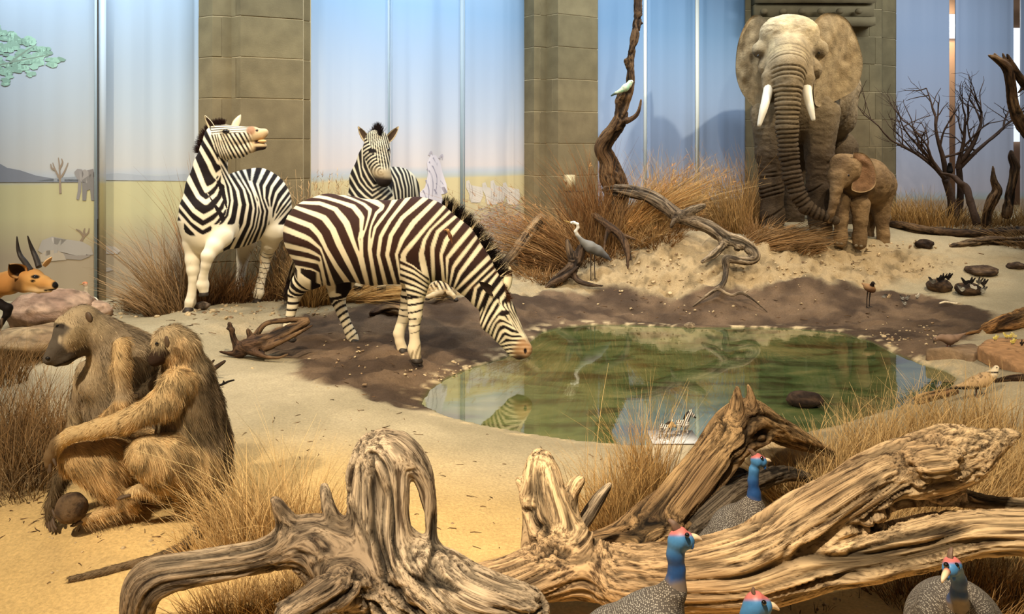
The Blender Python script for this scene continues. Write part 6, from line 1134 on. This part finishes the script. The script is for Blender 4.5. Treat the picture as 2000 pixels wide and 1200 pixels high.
# ---- print on the panels: far animals, trees, rocks and hills painted flat on the cloth
def on_wall(i, px, py, off):
    A, u, L, n, t, w = FOLD[i]; k = (px-CX)/F; h = 0.0
    for _ in range(4):
        A2 = A+n*(h+off); d = (A2[1]*n[1]+A2[0]*n[0])/(k*n[0]+n[1]); q = P(px, py, d); h = float(np.interp((q[:2]-A)@u/L, t, w))
    return q
def clip_strips(pts, step=7.0):
    """cut a px polygon into narrow upright strips so that the print follows the folds"""
    def half(poly, x, keep_right):
        out = []
        for a, b in zip(poly, poly[1:]+poly[:1]):
            ia, ib = (a[0] >= x) == keep_right, (b[0] >= x) == keep_right
            if ia: out.append(a)
            if ia != ib: f = (x-a[0])/(b[0]-a[0]); out.append((x, a[1]+f*(b[1]-a[1])))
        return out
    xs = [p[0] for p in pts]; r = []; x = math.floor(min(xs)/step)*step
    while x < max(xs):
        q = half([tuple(p) for p in pts], x, True); q = half(q, x+step, False) if len(q) > 2 else []
        if len(q) > 2: r.append(q)
        x += step
    return r
PAINT = mat('flat_print', None, .55, .2)
def decal(i, name, polys, off=.024):
    """polys: (list of px points, rgb)"""
    V, Fs, C, o = [], [], [], 0
    off = off*.2
    for pp, c in polys:
        for pts in clip_strips(pp):
            V += [on_wall(i, x, y, off) for x, y in pts]; Fs.append(list(range(o, o+len(pts)))); C += [srgb(*c)]*len(pts); o += len(pts)
    wall = WALLS[i]; return mesh_obj(name, np.array(V), [np.array(f) for f in Fs], PAINT, wall, col=np.array(C), smooth=False)
def stroke(pts, w):
    pts = np.array(pts, float); t = np.gradient(pts, axis=0); t /= np.maximum(np.linalg.norm(t, axis=1), 1e-6)[:, None]; n = np.stack([-t[:, 1], t[:, 0]], 1)*(np.linspace(1, .35, len(pts))*w/2)[:, None]
    return [tuple(x) for x in np.vstack([pts+n, (pts-n)[::-1]])]
def strokes(lst, w, c): return [(stroke(catmull(np.array(l), 9), w), c) for l in lst]
rp = random.Random(5)
fol = []
while len(fol) < 620:
    x, y = rp.uniform(-220, 130), rp.uniform(45, 165)
    top = 55+max(0, x)*.42-min(0, x)*-.06+6*math.sin(x*.2); bot = 160-max(0, x-10)*.42+9*math.sin(x*.13)
    if x > 118 or y < top or y > bot: continue
    r = rp.uniform(3, 7); k = rp.uniform(.85, 1.1); fol.append(([(x+r*(1.6+rp.uniform(-.4, .4))*math.cos(a), y+r*(.8+rp.uniform(-.25, .25))*math.sin(a)) for a in np.linspace(0, 6.28, 8)[:-1]], (int(150*k), int(186*k), int(166*k))))
decal(0, 'painted_foliage', fol); decal(0, 'painted_branch', strokes([[(-30,135), (20,122), (70,112), (100,106)], [(20,122), (50,100), (70,88)]], 4, (130,150,134)), .026)
decal(0, 'painted_hills', [([(-250,354), (-250,330), (-150,314), (-60,322), (0,320), (14,328), (40,333), (70,343), (110,350), (184,351), (184,356), (-250,356)], (128,132,140)), ([(70,354), (120,347), (184,343), (184,355)], (146,152,158))], .022)
decal(0, 'painted_tree', strokes([[(118,378), (117,350), (116,325), (114,308)], [(117,350), (108,332), (103,318)], [(118,348), (126,335), (133,318)], [(116,330), (122,318), (120,310)], [(108,332), (101,328), (99,320)]], 4.5, (150,134,116)))
decal(0, 'painted_elephant', [([(145,336), (151,330), (160,331), (163,340), (160,352), (150,350)], (146,142,140)), ([(155,335), (166,331), (174,336), (176,352), (166,360), (156,352)], (156,152,148)), ([(160,352), (184,336), (184,392), (178,392), (176,370), (170,372), (168,392), (161,392)], (130,127,124)), ([(153,350), (159,354), (158,375), (154,391), (149,389), (152,372)], (142,138,134)), ([(170,333), (182,330), (184,345), (176,352)], (134,130,128))])
decal(0, 'painted_rocks', [([(74,490), (82,470), (102,462), (130,468), (160,472), (178,482), (182,498), (150,500), (118,492), (90,500)], (168,162,152)), ([(78,498), (90,490), (110,488), (124,496), (130,508), (80,512)], (180,168,148)), ([(120,494), (150,500), (166,496), (178,500), (158,508), (128,506)], (150,142,132)), ([(100,464), (130,468), (118,480), (104,476)], (188,182,172))])
decal(0, 'painted_stump', strokes([[(158,472), (164,462), (172,455), (174,446)], [(164,462), (156,452), (148,448)], [(166,460), (164,452), (166,446)]], 5, (140,124,104)))
decal(1, 'painted_rocks', [([(196,488), (206,480), (224,482), (236,490), (230,496), (200,496)], (176,168,156)), ([(200,526), (214,522), (222,528), (206,532)], (176,168,156))])
decal(1, 'painted_hills', [([(194,352), (194,342), (230,338), (270,342), (310,344), (360,340), (384,344), (384,354)], (166,172,178))], .022)
zs = [([(810,396), (818,378), (830,366), (836,340), (834,318), (842,302), (852,304), (860,318), (864,336), (872,360), (874,376), (862,380), (866,396), (862,402), (812,402)], (206,200,206))]
zs += strokes([[(834,330), (842,340), (846,360), (844,385)], [(838,316), (848,330), (854,352), (850,380)], [(846,308), (854,322), (860,344)], [(832,352), (838,372), (836,395)], [(826,372), (832,385), (830,400)], [(818,382), (824,392), (822,402)], [(856,350), (864,358), (868,366)], [(852,358), (860,368), (862,376)], [(848,370), (856,384), (856,400)]], 3.0, (150,146,160))
zs += [([(862,366), (872,364), (874,376), (866,380)], (160,152,160))]+strokes([[(838,304), (842,296), (845,304)], [(858,310), (864,302), (864,312)]], 4, (170,164,172))
decal(3, 'painted_zebra', zs)
for k, x in enumerate((912, 944, 960, 984)):
    w = 30 if k != 2 else 26; y = 356 if k % 2 else 352; body = [([(x-2, y+14), (x-2, y+2), (x+4, y), (x+8, y+10), (x+w, y+14), (x+w+2, y+30), (x+w-4, y+44), (x+8, y+44), (x+4, y+26)], (200,192,180))]
    body += strokes([[(x+4+j*5, y+6+min(j, 2)*4), (x+6+j*5, y+24), (x+4+j*5, y+40)] for j in range(5)], 2.0, (176,168,160)); decal(4, 'painted_zebra', [(list(np.clip(np.array(pp), [906, 0], [1018, 999]).tolist()), c) for pp, c in body], .022+.002*k)
br = []
for j in range(150):
    x = rp.uniform(925, 1012); y = rp.uniform(398, 480)+(1012-x)*.1; L = rp.uniform(10, 34); a = rp.uniform(-.9, .3); br += strokes([[(x, y), (x+L*.5*math.cos(a), y+L*.5*math.sin(a)), (min(1018, x+L*math.cos(a)), y+L*math.sin(a)-3)]], 1.6, (168+rp.randint(-14, 10), 158+rp.randint(-14, 10), 146))
decal(4, 'painted_scrub', br)
def pebbles():
    rng = np.random.RandomState(12); ps = []
    for (cx, cy, sx, sy, n, s) in ((340,606,110,12,120,.02), (560,604,120,14,60,.016), (700,690,130,40,60,.012), (880,728,60,14,60,.012), (1300,520,170,36,110,.017), (1560,520,160,30,110,.015), (1750,520,120,30,70,.013), (1700,478,120,8,50,.02), (1400,600,260,20,60,.014), (1770,655,60,22,90,.014), (80,930,70,30,70,.014), (250,1060,200,60,60,.006), (620,860,260,80,50,.006), (900,1040,160,80,40,.005), (60,690,80,20,50,.015), (1600,1180,120,15,20,.006)):
        for _ in range(n):
            g = G(cx+rng.normal(0, sx*.6), cy+rng.normal(0, sy*.6)); r = s*rng.uniform(.4, 1.2)*(1 if rng.rand() > .1 else 1.6)
            V, Q = ellipsoid(g+np.array([0, 0, r*.15]), np.diag([r*rng.uniform(.8, 1.4), r, r*.6])@np.linalg.qr(np.eye(3)+rng.randn(3, 3)*.3)[0], 6, 4); V = V+rng.randn(*V.shape)*r*.1
            k = rng.uniform(.75, 1.15); ps.append((V, Q, (srgb(200,176,136) if rng.rand() > .3 else srgb(150,124,94))*k))
    V, Fs, C = join(ps); tag(mesh_obj('pebbles', V, Fs, ROCK, col=C, smooth=False), 'small pale stones and crumbs of clay scattered over the sand', 'pebbles', None, 'stuff')
pebbles()

def litter():
    rng = np.random.RandomState(21); ps = []
    for (cx, cy, sx, sy, n, L) in ((640,860,300,90,46,.05), (950,1000,220,110,40,.045), (250,1080,220,80,40,.035), (420,640,110,40,26,.07), (720,700,160,60,40,.07), (1300,600,260,25,40,.09), (1620,590,140,50,40,.08), (300,604,90,14,24,.12), (1250,545,160,25,30,.10), (1700,500,160,25,30,.10), (80,1000,70,40,20,.05)):
        for _ in range(n):
            g = G(cx+rng.normal(0, sx*.55), cy+rng.normal(0, sy*.55)); a = rng.uniform(0, 6.28); l = L*rng.uniform(.3, 1.3); d = np.array([math.cos(a), math.sin(a), rng.uniform(-.05, .12)])*l
            V, Fs = tube([g-d*.5+[0, 0, .004], g+[0, 0, .006]+rng.randn(3)*l*.08*[1, 1, .2], g+d*.5+[0, 0, .004]], [.0026*L/.05, .0022*L/.05, .001], 4); ps.append((V, Fs, srgb(96,74,52)*rng.uniform(.4, 1.6)))
    V, Fs, C = join(ps); tag(mesh_obj('twig_litter', V, Fs, GRASS if 'GRASS' in globals() else HAIR, col=C), 'tiny broken twigs and straw bits scattered over the sand and mud', 'litter', None, 'stuff')
litter()
# ------------------------------------------------------------------ dry grass
WLINE = np.array([P(x, HY, d)[:2] for x, d in ((-260,7.75), (189,8.42), (383,9.12), (592,9.42), (606,9.55), (1018,11.32), (1167,11.62), (1444,13.25), (1752,13.25), (2260,14.7))])   # front of the wall, so that no blade pokes into it
GRASS = mat('dry_grass', None, .75, .15)
def grass(label, tufts, seed, heads=0.0):
    """tufts: (px, py, radius m, height m, blades, lean x, lean y, spread, rgb, rgb tip)"""
    rng = np.random.RandomState(seed); parts = []
    for (px, py, rad, h, n, lx, ly, sp, c0, c1) in tufts:
        g = G(px, py) if py > 30 else np.array([(px-CX)*py/F, py, 0]); n = int(n*1.35); a = rng.uniform(0, 6.28, n); r = rad*np.sqrt(rng.rand(n)); b = np.stack([g[0]+r*np.cos(a), g[1]+r*np.sin(a), np.zeros(n)], 1); b[:, 2] = ground(b[:, :2], True)-.01
        d = np.stack([lx+np.cos(a)*sp*r/rad+rng.randn(n)*sp*.5, ly+np.sin(a)*sp*r/rad+rng.randn(n)*sp*.4, np.ones(n)], 1); d /= np.linalg.norm(d, axis=1)[:, None]
        L = h*rng.uniform(.35, 1.1, n); L = np.where(rng.rand(n) < .35, L*.55, L); bend = np.stack([lx*.4+rng.randn(n)*.22, rng.randn(n)*.2, -np.abs(rng.randn(n))*.22], 1)
        k = rng.uniform(.6, 1.2, (n, 1)); w = np.clip(.0036*g[1]/3.2, .0034, .0105)*rng.uniform(.6, 1.3, n)
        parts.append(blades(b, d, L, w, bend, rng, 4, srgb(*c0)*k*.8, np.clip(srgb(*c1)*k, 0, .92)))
        m = rng.rand(n) < heads
        if m.any():
            tip = b[m]+d[m]*L[m][:, None]+bend[m]*L[m][:, None]; q = np.repeat(tip, 6, 0)-np.repeat(d[m], 6, 0)*rng.uniform(0, .10, (m.sum()*6, 1)); dd = np.repeat(d[m], 6, 0)+rng.randn(m.sum()*6, 3)*.5; dd /= np.linalg.norm(dd, axis=1)[:, None]
            kk = np.repeat(k[m], 6, 0); parts.append(blades(q, dd, np.full(len(q), .05), np.full(len(q), w.mean()*.75), np.zeros((len(q), 3)), rng, 1, srgb(*c1)*kk, srgb(*c1)*kk))
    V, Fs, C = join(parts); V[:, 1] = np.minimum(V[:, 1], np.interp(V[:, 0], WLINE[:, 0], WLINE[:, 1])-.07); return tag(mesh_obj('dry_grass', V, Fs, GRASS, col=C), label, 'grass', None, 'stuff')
BR, BRT = (124,94,60), (170,136,92); GO, GOT = (158,118,66), (206,168,108); ST, STT = (190,150,90), (226,192,134); DK, DKT = (84,58,34), (140,100,58); RU, RUT = (130,94,54), (178,138,90)
grass('tall brown grass rising behind the baboons at the edge of the sand', [(20,920,.26,.62,420,-.05,0,.22,BR,BRT), (-50,900,.25,.75,350,.05,0,.2,BR,BRT), (88,930,.2,.5,420,0,0,.25,BR,BRT), (120,905,.14,.45,260,.05,0,.25,(140,104,60),(184,142,90)), (40,860,.25,.55,300,-.1,0,.3,BR,BRT), (-20,960,.25,.5,260,0,0,.3,(110,88,62),(160,134,98)), (60,960,.16,.3,200,0,-.1,.4,(120,100,74),(176,150,110))], 1)
grass('low brown grass around the boulders under the antelope', [(25,715,.16,.16,160,0,0,.5,BR,BRT), (-30,730,.2,.3,160,.1,0,.4,BR,BRT), (90,700,.16,.10,120,0,0,.7,BR,BRT), (5,745,.16,.35,200,0,0,.3,BR,BRT), (130,680,.2,.08,100,0,0,.8,BR,BRT)], 2)
grass('bushy brown grass behind the braying zebra against the first panel', [(345,8.3,.18,1.0,420,-.18,.1,.28,BR,(176,144,102)), (378,8.5,.12,1.5,160,-.06,.15,.12,BR,(170,128,86)), (325,8.1,.2,.6,380,-.4,0,.4,BR,(172,140,100)), (400,8.4,.2,.5,420,0,.1,.35,DK,DKT), (450,8.6,.25,.45,500,.05,.1,.4,DK,DKT), (490,8.7,.2,.3,300,.1,0,.5,DK,(150,112,70)), (300,604,.25,.35,260,-.6,0,.4,BR,BRT), (250,605,.3,.08,160,-.8,0,.8,DK,DKT), (540,8.8,.2,.45,300,.1,0,.35,DK,(160,122,78))], 3)
grass('pale feathery reeds against the first pier and second panel', [(590,9.1,.2,1.3,300,.05,.1,.14,(160,124,80),(196,160,112)), (640,9.35,.2,1.25,300,.05,.1,.16,(166,134,90),(200,170,126)), (690,9.5,.2,1.15,200,.05,.1,.16,(166,134,90),(196,166,122)), (560,580,.15,.9,200,0,0,.2,BR,BRT)], 4, .5)
grass('golden grass bundle seen under the belly of the drinking zebra', [(612,592,.16,.55,520,.05,0,.2,GO,GOT), (640,588,.16,.45,400,.12,0,.25,GO,GOT), (590,594,.1,.4,200,-.1,0,.3,(140,98,52),GOT), (665,585,.15,.4,260,1.2,0,.35,GO,GOT), (690,582,.15,.45,300,2.6,0,.4,GO,GOT), (700,585,.15,.4,220,2.2,0,.4,(150,106,56),GOT)], 5)
grass('dark upright reeds in front of the middle pier around the dead trunk', [(1150,10.75,.22,1.35,420,-.12,.05,.10,DK,(150,104,60)), (1170,10.8,.16,1.45,380,-.02,.05,.09,DK,(156,108,62)), (1180,10.7,.2,1.0,300,.0,0,.16,RU,RUT), (1130,10.6,.2,.8,260,-.2,0,.3,RU,RUT)], 6)
grass('brown plumes fanning out sideways over the leaning limb', [(1125,10.6,.16,1.25,300,-.85,0,.14,RU,(176,128,80)), (1110,10.5,.2,1.0,300,-1.0,0,.25,RU,RUT), (1098,10.4,.2,.85,260,-1.2,0,.3,DK,DKT), (1145,10.6,.15,1.0,200,-.6,0,.2,RU,RUT)], 7, .4)
grass('golden plumes leaning over the start of the long pale branch', [(1205,10.8,.16,1.35,420,.62,0,.14,GO,(206,152,88)), (1222,10.9,.2,1.25,400,.75,0,.18,GO,GOT), (1240,10.9,.2,1.0,300,.5,0,.25,RU,GOT)], 8, .3)
grass('tangled low brown grass covering the mound below the dead trunk', [(x, y, .26, h, 330, lx, -.2, .8, c, ct) for x, y, h, lx, c, ct in ((1060,520,.3,-.2,RU,RUT), (1090,505,.4,0,DK,DKT), (1110,490,.45,.1,DK,DKT), (1145,478,.45,0,RU,RUT), (1180,470,.42,.2,RU,RUT), (1220,468,.40,.3,RU,RUT), (1255,465,.4,.2,GO,GOT), (1290,462,.35,0,RU,RUT), (1150,505,.3,0,DK,DKT), (1200,490,.25,.2,RU,RUT), (1040,540,.22,-.3,RU,RUT), (1070,542,.2,0,RU,RUT))], 9)
grass('thin straw reeds standing before the third panel', [(1275,11.2,.25,1.15,220,.02,.1,.10,ST,(206,174,128)), (1315,11.4,.3,1.2,320,.03,.1,.10,(176,132,80),(206,170,120)), (1350,11.6,.3,1.1,260,.03,.1,.12,(176,132,80),(206,170,120)), (1390,11.8,.25,1.0,160,0,.1,.14,(176,132,80),(206,170,120)), (1330,11.0,.3,.5,240,0,0,.3,RU,RUT), (1380,11.1,.3,.3,200,0,0,.4,RU,RUT)], 10)
grass('golden reeds beside the adult elephant forefoot', [(1440,11.3,.2,1.25,300,-.04,.1,.12,GO,(204,162,104)), (1468,11.6,.15,1.3,260,.02,.1,.12,GO,(196,152,96)), (1425,11.2,.2,.9,240,-.15,0,.2,GO,GOT), (1480,462,.2,.35,160,.1,0,.5,RU,RUT)], 11)
grass('flattened brown grass heap in front of the adult elephant feet', [(1500,474,.2,.45,260,1.8,-.2,.5,RU,RUT), (1540,474,.2,.45,260,1.4,-.3,.5,BR,BRT), (1590,474,.2,.4,240,-1.4,-.2,.5,BR,BRT), (1560,478,.25,.3,220,.8,-.2,.6,RU,RUT), (1480,470,.2,.3,160,1.2,0,.5,RU,RUT)], 12)
grass('golden grass under the thorn shrub behind the fallen trunk', [(1755,440,.25,.55,300,0,.1,.25,GO,GOT), (1790,438,.3,.6,380,0,.1,.25,GO,GOT), (1830,438,.3,.5,340,.05,.1,.3,GO,GOT), (1880,438,.3,.4,260,.1,0,.3,RU,GOT), (1915,440,.25,.3,160,0,0,.4,RU,GOT)], 13)
grass('grass around the stumps and logs near the dead tree', [(1960,440,.3,.35,240,.1,0,.4,RU,GOT), (1990,442,.3,.4,240,0,0,.4,RU,GOT), (1985,475,.25,.3,260,-.8,-.2,.6,BR,BRT), (2030,440,.3,.5,200,0,0,.3,RU,GOT), (1900,452,.2,.2,120,.5,0,.6,BR,BRT)], 14)
grass('tall golden tuft between the standing stump and the arched log', [(1262,1010,.085,.62,620,.02,0,.08,GO,GOT), (1238,1025,.09,.42,360,-.08,0,.16,GO,GOT), (1205,1035,.10,.42,420,-.12,0,.2,GO,GOT), (1180,1045,.09,.34,240,-.22,0,.25,GO,GOT), (1270,1000,.05,.72,60,.2,0,.15,ST,STT), (1230,1035,.14,.22,300,0,-.1,.4,(150,104,54),GOT), (1170,1010,.14,.7,24,.0,0,.12,ST,STT)], 15)
grass('straw grass filling the gap between the long log and the pool', [(1545,975,.14,.3,300,.0,0,.4,ST,STT), (1600,950,.16,.34,380,-.1,0,.35,ST,STT), (1660,930,.18,.34,420,.1,0,.35,ST,STT), (1720,905,.18,.34,420,0,0,.35,ST,STT), (1780,890,.2,.34,400,.05,0,.35,ST,STT), (1570,1000,.12,.22,240,-.4,0,.4,ST,STT), (1530,950,.12,.26,160,-.5,0,.3,ST,STT), (1640,895,.14,.45,60,.1,0,.25,ST,STT), (1750,870,.16,.5,70,.2,0,.25,ST,STT)], 16)
grass('sparse straw stalks in front of the sandgrouse', [(1840,850,.2,.42,110,.05,0,.2,ST,STT), (1880,845,.2,.45,130,.1,0,.2,ST,STT), (1930,850,.2,.45,120,.0,0,.22,(160,120,72),STT), (1975,860,.2,.42,90,0,0,.25,ST,STT), (1820,840,.14,.36,60,-.3,0,.15,ST,STT), (1700,870,.2,.42,50,.1,0,.3,ST,STT)], 17)
grass('thick straw grass behind the two limbs of the long log', [(1640,1060,.14,.24,300,0,0,.4,ST,STT), (1700,1040,.16,.26,400,.1,0,.4,ST,STT), (1770,1020,.18,.3,420,.1,0,.35,ST,STT), (1850,1010,.18,.34,460,.1,0,.35,ST,STT), (1920,1000,.18,.36,460,.15,0,.3,ST,STT), (1985,990,.18,.42,420,.1,0,.3,ST,STT), (2050,980,.2,.5,300,0,0,.3,ST,STT), (1900,940,.16,.36,300,.2,0,.3,ST,STT), (1970,930,.2,.42,320,.2,0,.3,ST,STT), (1820,960,.14,.25,200,0,0,.4,ST,STT)], 18)
grass('shaded brown grass in the hollow under the long log', [(1800,1175,.14,.22,260,0,0,.5,(110,84,52),(164,128,80)), (1900,1160,.16,.28,320,.1,0,.45,(110,84,52),(164,128,80)), (1980,1170,.16,.3,320,.2,0,.45,(120,92,56),(176,140,90)), (1960,1215,.16,.26,220,.5,0,.4,(130,98,58),(190,150,96)), (1750,1150,.12,.16,140,-.2,0,.5,(110,84,52),(164,128,80))], 19)
grass('pale straw grass fanning up beside the smaller baboon and the root log', [(480,1085,.13,.5,340,-.12,0,.3,ST,STT), (540,1070,.14,.5,360,-.05,0,.28,ST,STT), (600,1060,.12,.42,300,.05,0,.28,ST,STT), (450,1040,.10,.46,180,-.45,0,.3,ST,STT), (660,1060,.10,.34,200,.1,0,.28,ST,STT), (420,1095,.12,.3,200,-.2,0,.4,ST,STT), (520,1040,.14,.6,110,-.3,0,.35,ST,(236,206,150)), (400,1010,.07,.36,60,-.6,0,.3,ST,(236,206,150))], 20)
grass('dense straw grass under the long limb of the root log', [(470,1195,.12,.24,300,0,0,.5,(160,122,72),STT), (540,1185,.12,.26,340,0,0,.5,(160,122,72),STT), (610,1170,.12,.26,300,0,0,.45,(150,112,66),STT), (420,1210,.12,.2,200,-.2,0,.5,(160,122,72),STT), (580,1230,.14,.2,260,0,0,.5,(150,112,66),STT), (660,1150,.10,.24,180,0,0,.4,(150,112,66),STT)], 21)
grass('few dark twigs and stems sprouting below the long log', [(1545,1190,.05,.1,6,0,0,.1,(50,38,28),(70,54,38)), (1660,1165,.04,.08,5,.1,0,.2,(50,38,28),(70,54,38)), (1690,1160,.04,.1,5,0,0,.15,(50,38,28),(70,54,38)), (1620,1200,.06,.08,8,.3,0,.3,(60,44,32),(90,70,50))], 22)
